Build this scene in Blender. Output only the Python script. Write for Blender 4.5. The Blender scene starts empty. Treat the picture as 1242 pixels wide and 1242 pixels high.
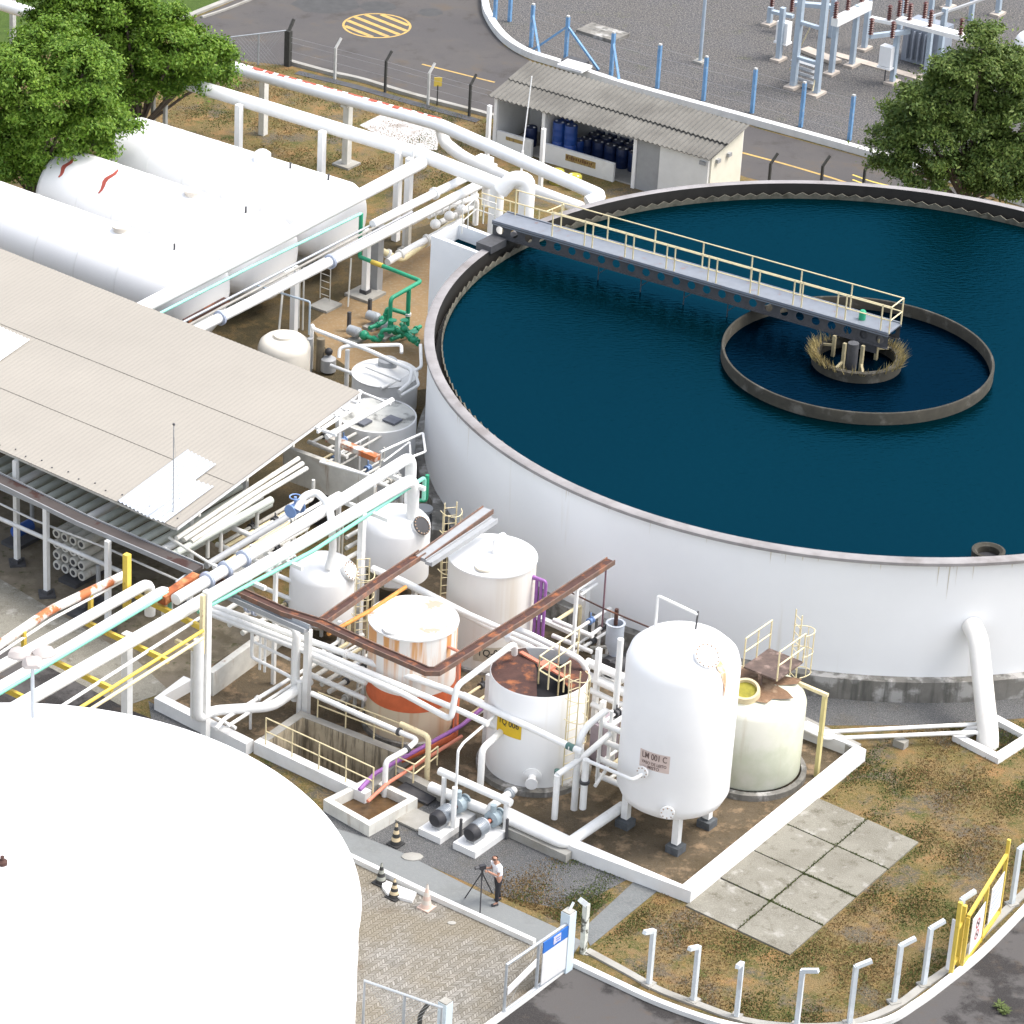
import bpy, bmesh, math, random
import numpy as np
from mathutils import Vector, Matrix
random.seed(7)
scene = bpy.context.scene
R = math.radians
COL = scene.collection
# ---------------------------------------------------------------- camera, sky, sun, exposure
F, PITCH, CX, CY, H = 4351.978, .498173, 148.584, 621.0, 61.7     # lens in photo pixels, tilt, principal point, height
cam = bpy.data.cameras.new("camera"); cam_o = bpy.data.objects.new("camera", cam); COL.objects.link(cam_o)
cam_o.location = (0, 0, H); cam_o.rotation_euler = (math.pi/2-PITCH, 0, 0)
cam.sensor_width = 36; cam.lens = F/1242*36; cam.shift_x = (621-CX)/1242
cam.clip_start = 1; cam.clip_end = 6000
scene.camera = cam_o
SUN_EL, SUN_AZ = 60, 92      # azimuth clockwise from +Y
w = bpy.data.worlds.new("World"); scene.world = w; w.use_nodes = True
nt = w.node_tree; bg = nt.nodes["Background"]; sky = nt.nodes.new("ShaderNodeTexSky")
sky.sky_type = 'NISHITA'; sky.sun_disc = False; sky.sun_elevation = R(SUN_EL); sky.sun_rotation = R(SUN_AZ)
sky.air_density = 1.0; sky.dust_density = 3.0; sky.ozone_density = 1.0
hs = nt.nodes.new('ShaderNodeHueSaturation'); hs.inputs['Saturation'].default_value = .42; nt.links.new(sky.outputs[0], hs.inputs['Color']); nt.links.new(hs.outputs[0], bg.inputs[0]); bg.inputs[1].default_value = .15
sl = bpy.data.lights.new("sun", 'SUN'); sl.energy = 1.05; sl.angle = R(24); sl.color = (1, .93, .84)
so = bpy.data.objects.new("sun", sl); COL.objects.link(so)
d = Vector((math.sin(R(SUN_AZ))*math.cos(R(SUN_EL)), math.cos(R(SUN_AZ))*math.cos(R(SUN_EL)), math.sin(R(SUN_EL))))
so.rotation_euler = d.to_track_quat('Z', 'Y').to_euler(); so.location = d*100
scene.view_settings.view_transform = 'Standard'; scene.view_settings.look = 'None'
scene.view_settings.exposure = 1.42; scene.view_settings.gamma = 1
scene.render.engine = 'CYCLES'

# ---------------------------------------------------------------- where a photo pixel lies at a known height
cp, sp = math.cos(PITCH), math.sin(PITCH)
def at(u, v, z=0.0):
    a = (u-CX)/F; b = (v-CY)/F
    dx, dy, dz = a, cp-b*sp, -sp-b*cp
    t = (z-H)/dz
    return Vector((dx*t, dy*t, z))
def W(pts):
    out = []; last = None
    for p in pts:
        if isinstance(p, tuple) and last and p[:2] == last[:2]: p = p[2]          # same pixel again: straight up or down
        if isinstance(p, tuple): last = p
        if isinstance(p, (int, float)): out.append(Vector((out[-1].x, out[-1].y, p)))
        elif isinstance(p, Vector): out.append(p)
        else: out.append(at(*p))
    return out
E1 = Vector((math.cos(R(48.5)), math.sin(R(48.5)), 0)); E2 = Vector((math.cos(R(-42)), math.sin(R(-42)), 0)); UP = Vector((0, 0, 1))

# ---------------------------------------------------------------- materials
MATS = {}
def rand_coord(n):
    """object coordinates shifted by a different amount on every object, so no two share their stains"""
    tc = n.nodes.new("ShaderNodeTexCoord"); oi = n.nodes.new("ShaderNodeObjectInfo"); m = n.nodes.new("ShaderNodeMath"); m.operation = 'MULTIPLY'; m.inputs[1].default_value = 61.7
    c = n.nodes.new("ShaderNodeCombineXYZ"); a = n.nodes.new("ShaderNodeVectorMath"); n.links.new(oi.outputs['Random'], m.inputs[0]); n.links.new(m.outputs[0], c.inputs[0]); n.links.new(m.outputs[0], c.inputs[1])
    n.links.new(tc.outputs['Object'], a.inputs[0]); n.links.new(c.outputs[0], a.inputs[1]); return a.outputs[0]
def mat(name, col, rough=.6, metal=0, var=.25, vs=2.0, col2=None, th=(.45, .75), amt=1.0, fine=None, bump=0, bs=20, streak=None, scol=(.35, .12, .04), sth=(.55, .7), spots=None, spc=(.25, .08, .04), spth=(.62, .68), sps=3, spec=.5):
    """paint or stone: base colour, broad mottling, a second colour in patches, drips running down, rust spots"""
    if name in MATS: return MATS[name]
    m = bpy.data.materials.new(name); m.use_nodes = True; n = m.node_tree; b = n.nodes["Principled BSDF"]; L = n.links.new
    tc = rand_coord(n)
    def noise(s, det=5, mp=None):
        t = n.nodes.new("ShaderNodeTexNoise"); t.inputs['Scale'].default_value = s; t.inputs['Detail'].default_value = det; t.inputs['Roughness'].default_value = .6
        if mp:
            q = n.nodes.new("ShaderNodeMapping"); q.inputs['Scale'].default_value = mp; L(tc, q.inputs[0]); L(q.outputs[0], t.inputs['Vector'])
        else: L(tc, t.inputs['Vector'])
        return t.outputs['Fac']
    def ramp(src, lo, hi):
        r = n.nodes.new("ShaderNodeMapRange"); r.inputs[1].default_value = lo; r.inputs[2].default_value = hi; L(src, r.inputs[0]); return r.outputs[0]
    def mix(a, bb, fac, mul=1.0):
        x = n.nodes.new("ShaderNodeMix"); x.data_type = 'RGBA'
        if mul != 1:
            q = n.nodes.new("ShaderNodeMath"); q.operation = 'MULTIPLY'; q.inputs[1].default_value = mul; L(fac, q.inputs[0]); fac = q.outputs[0]
        L(fac, x.inputs[0])
        for s, i in ((a, 6), (bb, 7)):
            if isinstance(s, tuple): x.inputs[i].default_value = (*s, 1)
            else: L(s, x.inputs[i])
        return x.outputs[2]
    dark = tuple(c*(1-var) for c in col)
    c = mix(tuple(col), dark, ramp(noise(vs), .35, .7))
    if fine: c = mix(c, tuple(fine[1]), ramp(noise(fine[0], 3), .45, .65), fine[2])
    if col2: c = mix(c, tuple(col2), ramp(noise(vs*.6, 6), *th), amt)
    if streak: c = mix(c, scol, ramp(noise(streak, 4, (1, 1, .08)), *sth), .8)
    if spots: c = mix(c, spc, ramp(noise(sps, 6), *spth), spots)
    L(c, b.inputs['Base Color']); b.inputs['Roughness'].default_value = rough; b.inputs['Metallic'].default_value = metal
    b.inputs['Specular IOR Level'].default_value = spec
    if bump:
        bp = n.nodes.new("ShaderNodeBump"); bp.inputs['Strength'].default_value = bump; bp.inputs['Distance'].default_value = .03
        L(noise(bs, 4), bp.inputs['Height']); L(bp.outputs[0], b.inputs['Normal'])
    MATS[name] = m; return m
RUST = (.22, .07, .03)
WHITE = mat('white_paint', (.80, .80, .79), .45, var=.06, vs=1.5, streak=6, scol=(.55, .42, .3), sth=(.66, .85))
WCLEAN = mat('fresh_white_paint', (.86, .86, .86), .5, var=.03, vs=.6)
WPIPE = mat('white_pipe_paint', (.80, .80, .78), .4, var=.10, vs=3, spots=.7, spc=(.42, .22, .12), spth=(.70, .78), sps=5)
WDIRTY = mat('dirty_white_paint', (.66, .65, .60), .6, var=.2, vs=2, col2=(.38, .30, .2), th=(.55, .75), amt=.6, streak=5, scol=(.3, .2, .12), sth=(.6, .75))
WALLW = mat('clarifier_white', (.80, .81, .82), .6, var=.04, vs=.4, streak=1.2, scol=(.6, .55, .45), sth=(.64, .85))
CREAM = mat('cream_paint', (.72, .62, .38), .5, var=.12, vs=4, spots=.6, sps=8, spth=(.62, .7))
YEL = mat('yellow_paint', (.68, .50, .08), .5, var=.15, vs=4, spots=.6, sps=7, spth=(.64, .7))
GREEN = mat('green_paint', (.02, .30, .16), .4, var=.15, vs=3)
LGREEN = mat('light_green_paint', (.22, .58, .44), .4, var=.1, vs=3)
RUSTY = mat('rusty_steel', (.075, .032, .024), .8, var=.4, vs=3, col2=(.36, .12, .04), th=(.53, .68), amt=.8, bump=.3, bs=12)
RUSTW = mat('rust_peeling_white', (.70, .67, .62), .7, var=.1, vs=2, col2=(.42, .13, .04), th=(.47, .55))
REDPEEL = mat('white_with_red_primer', (.78, .80, .82), .5, var=.05, vs=2)
CONC = mat('concrete', (.36, .35, .32), .9, var=.25, vs=1.2, col2=(.22, .20, .16), th=(.5, .75), amt=.7, fine=(30, (.28, .27, .24), .5), bump=.2)
CONCD = mat('dark_concrete', (.20, .19, .17), .9, var=.3, vs=2, col2=(.45, .44, .42), th=(.5, .6), amt=.7, streak=3, scol=(.08, .08, .07), sth=(.5, .65), bump=.3)
RIM = mat('rim_concrete', (.30, .285, .285), .85, var=.25, vs=1.5, col2=(.15, .13, .12), th=(.5, .68), amt=.6, bump=.2, bs=8)
BLACK = mat('black_rubber', (.03, .03, .035), .6, var=.3)
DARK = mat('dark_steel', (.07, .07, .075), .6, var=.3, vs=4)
DECK = mat('grey_steel', (.19, .21, .245), .5, var=.15, vs=3, spots=.4)
GREY = mat('grey_paint', (.33, .34, .35), .5, var=.12, vs=3)
GALV = mat('galvanised_steel', (.42, .45, .48), .4, metal=.3, var=.15, vs=5)
BLUE = mat('blue_paint', (.03, .10, .38), .45, var=.15, vs=3)
BLUEPOST = mat('blue_post_paint', (.14, .30, .52), .6, var=.2, vs=4, spots=.5, spc=(.4, .45, .5), sps=6, spth=(.55, .65))
STEELB = mat('blue_grey_steel', (.36, .43, .50), .5, var=.12, vs=4)
BROWN = mat('insulator_brown', (.10, .03, .025), .3, var=.2)
PURPLE = mat('purple_paint', (.33, .13, .40), .5, var=.2, vs=5)
ORANGE = mat('orange_red_paint', (.62, .14, .05), .6, var=.2, vs=3)
PINK = mat('salmon_paint', (.62, .22, .14), .6, var=.2, vs=3)

# ---------------------------------------------------------------- mesh builder
class MB:
    def __init__(s): s.v = []; s.f = []
    def add(s, vs, fs):
        o = len(s.v); s.v += [tuple(v) for v in vs]; s.f += [tuple(i+o for i in f) for f in fs]; return s
    def prism(s, poly, z0, z1):
        n = len(poly); vs = [(p[0], p[1], z0) for p in poly]+[(p[0], p[1], z1) for p in poly]
        A = sum(poly[i][0]*poly[(i+1) % n][1]-poly[(i+1) % n][0]*poly[i][1] for i in range(n))
        fs = [tuple(range(n, 2*n)), tuple(range(n-1, -1, -1))]+[(i, (i+1) % n, (i+1) % n+n, i+n) for i in range(n)]
        if A < 0: fs = [tuple(reversed(f)) for f in fs]
        return s.add(vs, fs)
    def box(s, c, ux, uy, uz=None, sx=1, sy=1, sz=1):
        uz = uz or UP; c = Vector(c); vs = []
        for k in (-1, 1):
            for j in (-1, 1):
                for i in (-1, 1): vs.append(c+ux*(i*sx/2)+uy*(j*sy/2)+uz*(k*sz/2))
        return s.add(vs, [(0, 2, 3, 1), (4, 5, 7, 6), (0, 1, 5, 4), (2, 6, 7, 3), (0, 4, 6, 2), (1, 3, 7, 5)])
    def bx(s, c, sx, sy, sz, ux=E1, uy=None):     # stands on c
        uy = uy or UP.cross(ux); c = Vector(c)
        return s.box(c+UP*sz/2, ux, uy, UP, sx, sy, sz)
    def beam(s, p, q, w, h):
        p = Vector(p); q = Vector(q); u = (q-p); l = u.length; u.normalize()
        side = u.cross(UP)
        if side.length < .05: side = E1.copy(); 
        side = (side-u*side.dot(u)).normalized(); up = side.cross(u)
        return s.box((p+q)/2, u, side, up, l, w, h)
    def tube(s, pts, r, seg=10, round_=True, caps=True):
        pts = [Vector(p) for p in pts]; P = [pts[0]]
        for i in range(1, len(pts)-1):
            a, b, c = pts[i-1], pts[i], pts[i+1]; da = (a-b); dc = (c-b)
            if da.length < 1e-6 or dc.length < 1e-6: continue
            if round_ and da.normalized().dot(dc.normalized()) > -.995:
                k = min(r*2.2, da.length*.45, dc.length*.45); A = b+da.normalized()*k; Cc = b+dc.normalized()*k
                for t in (0, .25, .5, .75, 1): P.append(A*(1-t)**2+b*2*t*(1-t)+Cc*t*t)
            else: P.append(b)
        P.append(pts[-1]); n = len(P); T = []
        for i in range(n):
            t = (P[min(i+1, n-1)]-P[max(i-1, 0)]); T.append(t.normalized() if t.length > 1e-9 else UP)
        ref = UP if abs(T[0].z) < .9 else E1; nrm = (ref-T[0]*ref.dot(T[0])).normalized(); vs = []
        for i in range(n):
            nrm = (nrm-T[i]*nrm.dot(T[i])).normalized(); bi = T[i].cross(nrm)
            rr = r[i] if isinstance(r, list) else r
            for k in range(seg):
                a = 2*math.pi*k/seg; vs.append(P[i]+nrm*(math.cos(a)*rr)+bi*(math.sin(a)*rr))
        fs = [(i*seg+k, i*seg+(k+1) % seg, (i+1)*seg+(k+1) % seg, (i+1)*seg+k) for i in range(n-1) for k in range(seg)]
        if caps: fs += [tuple(range(seg-1, -1, -1)), tuple((n-1)*seg+k for k in range(seg))]
        return s.add(vs, fs)
    def lathe(s, c, prof, seg=48, axis=UP, a0=0, a1=2*math.pi):
        c = Vector(c); axis = axis.normalized(); ref = UP if abs(axis.z) < .9 else Vector((1, 0, 0)); x = (ref-axis*ref.dot(axis)).normalized(); y = axis.cross(x)
        full = abs(a1-a0-2*math.pi) < 1e-6; m = seg if full else seg+1; vs = []
        for r, z in prof:
            for k in range(m):
                a = a0+(a1-a0)*k/seg; vs.append(c+axis*z+x*(math.cos(a)*r)+y*(math.sin(a)*r))
        fs = []
        for i in range(len(prof)-1):
            for k in range(seg):
                k2 = (k+1) % m
                if prof[i][0] < 1e-6 and prof[i+1][0] < 1e-6: continue
                fs.append((i*m+k, i*m+k2, (i+1)*m+k2, (i+1)*m+k))
        return s.add(vs, fs)
    def disc(s, c, r, th, seg=20, axis=UP):
        return s.lathe(c, [(0, 0), (r, 0), (r, th), (0, th)], seg, axis)
    def sphere(s, c, r, seg=12, rings=8, sc=(1, 1, 1)):
        c = Vector(c); vs = []; fs = []
        for i in range(rings+1):
            th = math.pi*i/rings
            for k in range(seg):
                a = 2*math.pi*k/seg; vs.append(c+Vector((math.sin(th)*math.cos(a)*r*sc[0], math.sin(th)*math.sin(a)*r*sc[1], -math.cos(th)*r*sc[2])))
        for i in range(rings):
            for k in range(seg): fs.append((i*seg+k, i*seg+(k+1) % seg, (i+1)*seg+(k+1) % seg, (i+1)*seg+k))
        return s.add(vs, fs)
    def build(s, name, m, parent=None, loc=None, smooth=True, **props):
        if parent is not None: org = ORG[parent.as_pointer()]
        elif loc is not None: org = Vector(loc)
        else:
            xs = [v[0] for v in s.v]; ys = [v[1] for v in s.v]; zs = [v[2] for v in s.v]; org = Vector(((min(xs)+max(xs))/2, (min(ys)+max(ys))/2, min(zs)))
        me = bpy.data.meshes.new(name); me.from_pydata([(v[0]-org.x, v[1]-org.y, v[2]-org.z) for v in s.v], [], s.f)
        bm = bmesh.new(); bm.from_mesh(me); bmesh.ops.remove_doubles(bm, verts=bm.verts, dist=1e-5); bm.to_mesh(me); bm.free()
        if smooth:
            me.polygons.foreach_set('use_smooth', [True]*len(me.polygons)); me.set_sharp_from_angle(angle=R(38))
        me.materials.append(m); me.update()
        o = bpy.data.objects.new(name, me); COL.objects.link(o)
        if parent is None: o.location = org
        else: o.parent = parent
        ORG[o.as_pointer()] = org
        for k, v in props.items(): o[k] = v
        KEEP.append(o)
        return o
ORG = {}; KEEP = []
def tag(o, label=None, cat=None, group=None, kind=None):
    for k, v in (('label', label), ('category', cat), ('group', group), ('kind', kind)):
        if v: o[k] = v
    return o
def thing(name, label, cat, loc, group=None):
    o = bpy.data.objects.new(name, None); COL.objects.link(o); o.location = loc; o.empty_display_size = .3
    ORG[o.as_pointer()] = Vector(loc); KEEP.append(o); return tag(o, label, cat, group)
def copy_tree(o, delta=None, parent=None, label=None, rot=None):
    c = o.copy(); COL.objects.link(c); KEEP.append(c)
    if parent is not None: c.parent = parent; c.matrix_parent_inverse = o.matrix_parent_inverse
    if delta is not None: c.location = o.location+Vector(delta)
    if rot is not None: c.rotation_euler.z = rot
    if label: c['label'] = label
    for ch in list(KIDS(o)): copy_tree(ch, parent=c)
    return c
def KIDS(o): return [k for k in KEEP if k.parent == o]
def poly_sheet(name, m, polys, z, label=None, kind='structure', cat=None, holes=()):
    bm = bmesh.new()
    for poly in list(polys)+list(holes):
        vs = [bm.verts.new((p[0], p[1], z)) for p in poly]
        for i in range(len(vs)): bm.edges.new((vs[i], vs[(i+1) % len(vs)]))
    bmesh.ops.triangle_fill(bm, use_beauty=True, use_dissolve=False, edges=bm.edges[:], normal=(0, 0, 1))
    for f in bm.faces:
        if f.normal.z < 0: f.normal_flip()
    me = bpy.data.meshes.new(name); bm.to_mesh(me); bm.free(); me.materials.append(m)
    o = bpy.data.objects.new(name, me); COL.objects.link(o); KEEP.append(o); ORG[o.as_pointer()] = Vector((0, 0, 0))
    if kind: o['kind'] = kind
    if label: o['label'] = label
    if cat: o['category'] = cat
    return o
def GP(pts, z=0): return [tuple(at(u, v, z))[:2] for u, v in pts]
def smooth_line(pts, n=6):
    P = [Vector(p) for p in pts]; out = []
    for i in range(len(P)-1):
        a, b, c, d_ = P[max(i-1, 0)], P[i], P[i+1], P[min(i+2, len(P)-1)]
        for k in range(n):
            t = k/n; out.append(.5*((2*b)+(c-a)*t+(2*a-5*b+4*c-d_)*t*t+(3*b-a-3*c+d_)*t**3))
    out.append(P[-1]); return out
def strip(mb, line, w, z0, z1):
    """kerb: a solid band along a ground line"""
    P = [Vector((p[0], p[1], 0)) for p in line]; L_, R_ = [], []
    for i in range(len(P)):
        t = (P[min(i+1, len(P)-1)]-P[max(i-1, 0)]).normalized(); s = Vector((-t.y, t.x, 0))*w/2; L_.append(P[i]+s); R_.append(P[i]-s)
    n = len(P); vs = [(*p.xy, z0) for p in L_]+[(*p.xy, z0) for p in R_]+[(*p.xy, z1) for p in L_]+[(*p.xy, z1) for p in R_]; fs = []
    for i in range(n-1):
        fs += [(2*n+i, 3*n+i, 3*n+i+1, 2*n+i+1), (i, 2*n+i, 2*n+i+1, i+1), (n+i+1, 3*n+i+1, 3*n+i, n+i), (i, i+1, n+i+1, n+i)]
    fs += [(0, n, 3*n, 2*n), (n-1, 3*n-1, 4*n-1, 2*n-1)]
    return mb.add(vs, fs)
def kerb(name, label, pts, w, h, m, z0=0.0, cat='kerb', smooth=False, n=6):
    line = W([(u, v, z0) for u, v in pts]); line = smooth_line(line, n) if smooth else line
    mb = MB(); strip(mb, line, w, z0, z0+h)
    o = mb.build(name, m, smooth=False); return tag(o, label, cat)
def pipe(label, pts, r, m=None, name='pipe', cat='pipe', flanges=(), fm=None, seg=12, group=None):
    P = W(pts); o = MB().tube(P, r, seg).build(name, m or WPIPE); tag(o, label, cat, group)
    for i, t in flanges:
        a, b = P[i], P[i+1]; c = a.lerp(b, t); dd = (b-a).normalized(); f = MB()
        f.disc(c-dd*.05, r*1.5, .04, 16, dd); f.disc(c+dd*.01, r*1.5, .04, 16, dd); f.build('flange', fm or WPIPE, o)
    return o
def rail(name, label, pts, h=1.05, n=4, m=None, r=.025, levels=(1, .5), group=None, ends=True, seg=6):
    """railing along base points: each post its own part, each rail its own part"""
    m = m or CREAM; P = W(pts); t = thing(name, label, 'railing', P[0], group)
    for lv in levels: MB().tube([p+UP*h*lv for p in P], r, seg).build('rail', m, t)
    tot = sum((P[i+1]-P[i]).length for i in range(len(P)-1))
    for k in range(n+1):
        s = tot*k/n; i = 0
        while i < len(P)-2 and s > (P[i+1]-P[i]).length: s -= (P[i+1]-P[i]).length; i += 1
        q = P[i]+(P[i+1]-P[i]).normalized()*s
        MB().tube([q, q+UP*h*levels[0]], r, seg).build('post', m, t)
    return t
def ladder(label, base, out, z0, z1, m=None, w=.42, cage=True, cz0=None, name='caged_ladder', group=None, step=.3):
    m = m or CREAM; out = Vector(out).normalized(); side = UP.cross(out); b = Vector((base[0], base[1], 0))
    t = thing(name, label, 'ladder', b+UP*z0, group)
    for s in (-1, 1): MB().tube([b+side*s*w/2+UP*z0, b+side*s*w/2+UP*z1], .022, 6).build('stile', m, t)
    z = z0+.2
    while z < z1: MB().tube([b-side*w/2+UP*z, b+side*w/2+UP*z], .014, 5).build('rung', m, t); z += step
    if cage:
        z = cz0 if cz0 is not None else z0+2.2; hoops = []
        while z <= z1+.01:
            hp = [b+side*(math.cos(a)*.36)+out*(math.sin(a)*.36*1.5+.05)+UP*z for a in [math.pi*k/8 for k in range(9)]]
            MB().tube(hp, .016, 5, round_=False).build('cage_hoop', m, t); hoops.append(z); z += .75
        for k in (1, 2.5, 4, 5.5, 7):
            a = math.pi*k/8; q = b+side*(math.cos(a)*.36)+out*(math.sin(a)*.36*1.5+.05)
            MB().tube([q+UP*hoops[0], q+UP*hoops[-1]], .013, 5).build('cage_bar', m, t)
    return t
def post(label, u, v, z1, w=.16, m=None, name='steel_post', foot=True, z0=0, group=None, cat='post', fm=None):
    b = at(u, v, z0); t = thing(name, label, cat, b, group)
    MB().bx(b, w, w, z1-z0).build('column', m or WPIPE, t)
    if foot: MB().bx(b, w*3, w*3, .15).build('footing', fm or CONC, t)
    return t
def text_mesh(name, txt, size, m, parent, place, extrude=0, sx=1.0):
    cu = bpy.data.curves.new(name, 'FONT'); cu.body = txt; cu.size = size; cu.align_x = 'CENTER'; cu.align_y = 'CENTER'; cu.offset = size*.012
    to = bpy.data.objects.new('tmp', cu); COL.objects.link(to); bpy.context.view_layer.update()
    me = bpy.data.meshes.new_from_object(to.evaluated_get(bpy.context.evaluated_depsgraph_get())); bpy.data.objects.remove(to)
    org = ORG[parent.as_pointer()]
    for v in me.vertices: v.co = Vector(place(v.co.x*sx, v.co.y))-org
    me.name = name; me.materials.clear(); me.materials.append(m)
    o = bpy.data.objects.new(name, me); COL.objects.link(o); o.parent = parent; ORG[o.as_pointer()] = org; KEEP.append(o); return o
# ---------------------------------------------------------------- ground materials
def ground_mat(name, layers, base, rough=.95, bump=.5, bs=25):
    m = bpy.data.materials.new(name); m.use_nodes = True; n = m.node_tree; b = n.nodes["Principled BSDF"]; L = n.links.new
    tc = rand_coord(n); cur = base
    for (s, det, lo, hi, col, amt) in layers:
        t = n.nodes.new("ShaderNodeTexNoise"); t.inputs['Scale'].default_value = s; t.inputs['Detail'].default_value = det; t.inputs['Roughness'].default_value = .65; L(tc, t.inputs['Vector'])
        r = n.nodes.new("ShaderNodeMapRange"); r.inputs[1].default_value = lo; r.inputs[2].default_value = hi; r.inputs[4].default_value = amt; L(t.outputs[0], r.inputs[0])
        x = n.nodes.new("ShaderNodeMix"); x.data_type = 'RGBA'; L(r.outputs[0], x.inputs[0])
        if isinstance(cur, tuple): x.inputs[6].default_value = (*cur, 1)
        else: L(cur, x.inputs[6])
        x.inputs[7].default_value = (*col, 1); cur = x.outputs[2]
    L(cur, b.inputs['Base Color']); b.inputs['Roughness'].default_value = rough; b.inputs['Specular IOR Level'].default_value = .2
    bp = n.nodes.new("ShaderNodeBump"); bp.inputs['Strength'].default_value = bump; bp.inputs['Distance'].default_value = .06
    t = n.nodes.new("ShaderNodeTexNoise"); t.inputs['Scale'].default_value = bs; t.inputs['Detail'].default_value = 5; L(tc, t.inputs['Vector']); L(t.outputs[0], bp.inputs['Height']); L(bp.outputs[0], b.inputs['Normal'])
    return m
M_GRASS = ground_mat('dry_grass', [(.35, 5, .42, .58, (.12, .10, .03), .85), (1.1, 6, .5, .64, (.055, .075, .015), .85), (.8, 6, .53, .66, (.28, .155, .065), .85), (.5, 6, .52, .60, (.10, .088, .075), .85), (3.5, 6, .52, .64, (.24, .15, .05), .6), (3.1, 6, .54, .66, (.05, .06, .015), .6), (14, 4, .5, .62, (.30, .22, .12), .5), (25, 4, .48, .62, (.05, .05, .02), .5)], (.20, .14, .065), bump=.8)
M_LAWN = ground_mat('green_grass', [(2, 6, .45, .6, (.03, .065, .01), .8), (18, 4, .45, .6, (.09, .11, .03), .5)], (.05, .09, .015))
M_ASPH = ground_mat('asphalt', [(.25, 5, .45, .6, (.095, .088, .082), .7), (.7, 6, .55, .68, (.05, .045, .04), .7), (.5, 5, .58, .7, (.11, .08, .05), .5), (40, 3, .5, .6, (.11, .10, .098), .5)], (.078, .074, .074), bump=.2, bs=60)
M_ASPH2 = ground_mat('asphalt_patchy', [(.3, 6, .47, .53, (.022, .02, .02), .85), (1.5, 6, .55, .7, (.10, .075, .055), .6), (45, 3, .5, .6, (.11, .105, .10), .4)], (.085, .08, .078), bump=.2, bs=60)
M_GRAVEL = ground_mat('gravel', [(.3, 5, .45, .6, (.11, .11, .115), .6), (.7, 6, .58, .7, (.085, .095, .04), .6), (9, 6, .42, .58, (.05, .053, .06), .9), (16, 4, .52, .6, (.24, .22, .20), .8)], (.115, .108, .10), bump=1, bs=14)
M_GRAVEL2 = ground_mat('fine_gravel', [(.6, 5, .5, .65, (.13, .115, .09), .7), (22, 4, .42, .58, (.07, .075, .08), .8), (35, 4, .55, .62, (.3, .29, .28), .7)], (.14, .14, .14), bump=1, bs=30)
M_DIRT = ground_mat('stained_dike_floor', [(.5, 5, .45, .6, (.08, .06, .035), .9), (1.2, 6, .52, .64, (.30, .21, .13), .8), (4, 6, .55, .7, (.05, .04, .03), .6), (20, 4, .5, .6, (.14, .12, .09), .4)], (.11, .085, .055), bump=.4)
M_YARD = ground_mat('tank_yard_ground', [(.4, 5, .45, .58, (.055, .045, .022), .85), (1.3, 6, .5, .62, (.13, .09, .04), .8), (12, 5, .5, .62, (.04, .035, .02), .6)], (.09, .07, .04), bump=.6)
M_TAN = ground_mat('tan_concrete', [(.8, 6, .5, .66, (.20, .15, .09), .7), (6, 5, .5, .65, (.30, .25, .18), .5)], (.25, .17, .09), bump=.2)
M_WORK = ground_mat('workshop_concrete', [(.4, 5, .45, .6, (.10, .085, .055), .8), (1.5, 6, .5, .62, (.22, .19, .14), .7), (2.5, 6, .58, .66, (.05, .06, .02), .7)], (.17, .145, .11), bump=.2)
M_PATH = ground_mat('grey_concrete_path', [(.7, 6, .48, .65, (.15, .155, .15), .7), (8, 5, .5, .65, (.22, .225, .22), .5)], (.19, .20, .20), bump=.15)
M_PAD = ground_mat('weathered_slab', [(.5, 6, .45, .6, (.17, .16, .13), .9), (1.6, 7, .57, .66, (.33, .32, .29), .8), (1.9, 7, .54, .68, (.10, .09, .065), .85), (30, 3, .5, .6, (.34, .32, .28), .4)], (.215, .205, .17), bump=.3)

# ---------------------------------------------------------------- ground and roads
# the basin sits below ground: corners from its visible top edge
PIT = [at(367, 870, .45), at(481, 914, .45), at(441, 954, .45), at(325, 899, .45)]
PIT2 = [at(1181, 890), at(1204, 878), at(1233, 896), at(1212, 910)]
hole = [[tuple(p)[:2] for p in PIT]]; hole2 = [[tuple(p)[:2] for p in PIT2]]
big = [(-1500, -400), (1500, -400), (1500, 3000), (-1500, 3000)]
poly_sheet('ground', M_GRASS, [big], 0, 'dry patchy grass and bare soil round the plant', holes=hole+hole2)
ROAD = GP([(232, 24), (300, -6), (345, -24), (470, -60), (590, -60), (583, 0), (590, 28), (612, 56), (660, 84), (720, 102), (905, 152), (1045, 191), (1300, 275), (1300, 330), (1100, 262), (905, 215), (850, 195), (600, 141), (500, 118), (440, 100), (352, 80), (278, 72), (252, 50)])
poly_sheet('road', M_ASPH, [ROAD], .004, 'grey asphalt service road curving behind the clarifier')
poly_sheet('gravel_yard', M_GRAVEL, [GP([(592, -80), (594, 5), (600, 28), (622, 52), (660, 72), (720, 92), (905, 143), (1045, 182), (1400, 300), (1400, -200), (700, -200)])], .004, 'grey gravel of the substation yard')
poly_sheet('lawn', M_LAWN, [GP([(-900, -200), (330, -200), (330, -30), (290, -4), (215, 24), (180, 60), (-900, 60)])], .004, 'bright green lawn at the top left')
poly_sheet('lower_road', M_ASPH2, [GP([(575, 1260), (694, 1172), (745, 1196), (800, 1222), (870, 1246), (930, 1256), (990, 1260), (1070, 1246), (1115, 1222), (1150, 1196), (1185, 1167), (1216, 1137), (1260, 1092), (1500, 900), (1600, 1500), (500, 1500)])], .004, 'patched dark asphalt road along the lower kerb')
poly_sheet('tank_yard', M_YARD, [GP([(-120, 300), (180, 160), (300, 215), (430, 300), (560, 260), (600, 300), (530, 600), (440, 640), (200, 640), (-100, 560)])], .004, 'dark damp ground round the horizontal tanks')
poly_sheet('tan_walk', M_TAN, [GP([(375, 393), (520, 285), (560, 300), (545, 350), (525, 470), (470, 480), (400, 430)])], .008, 'tan stained concrete beside the clarifier')
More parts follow.
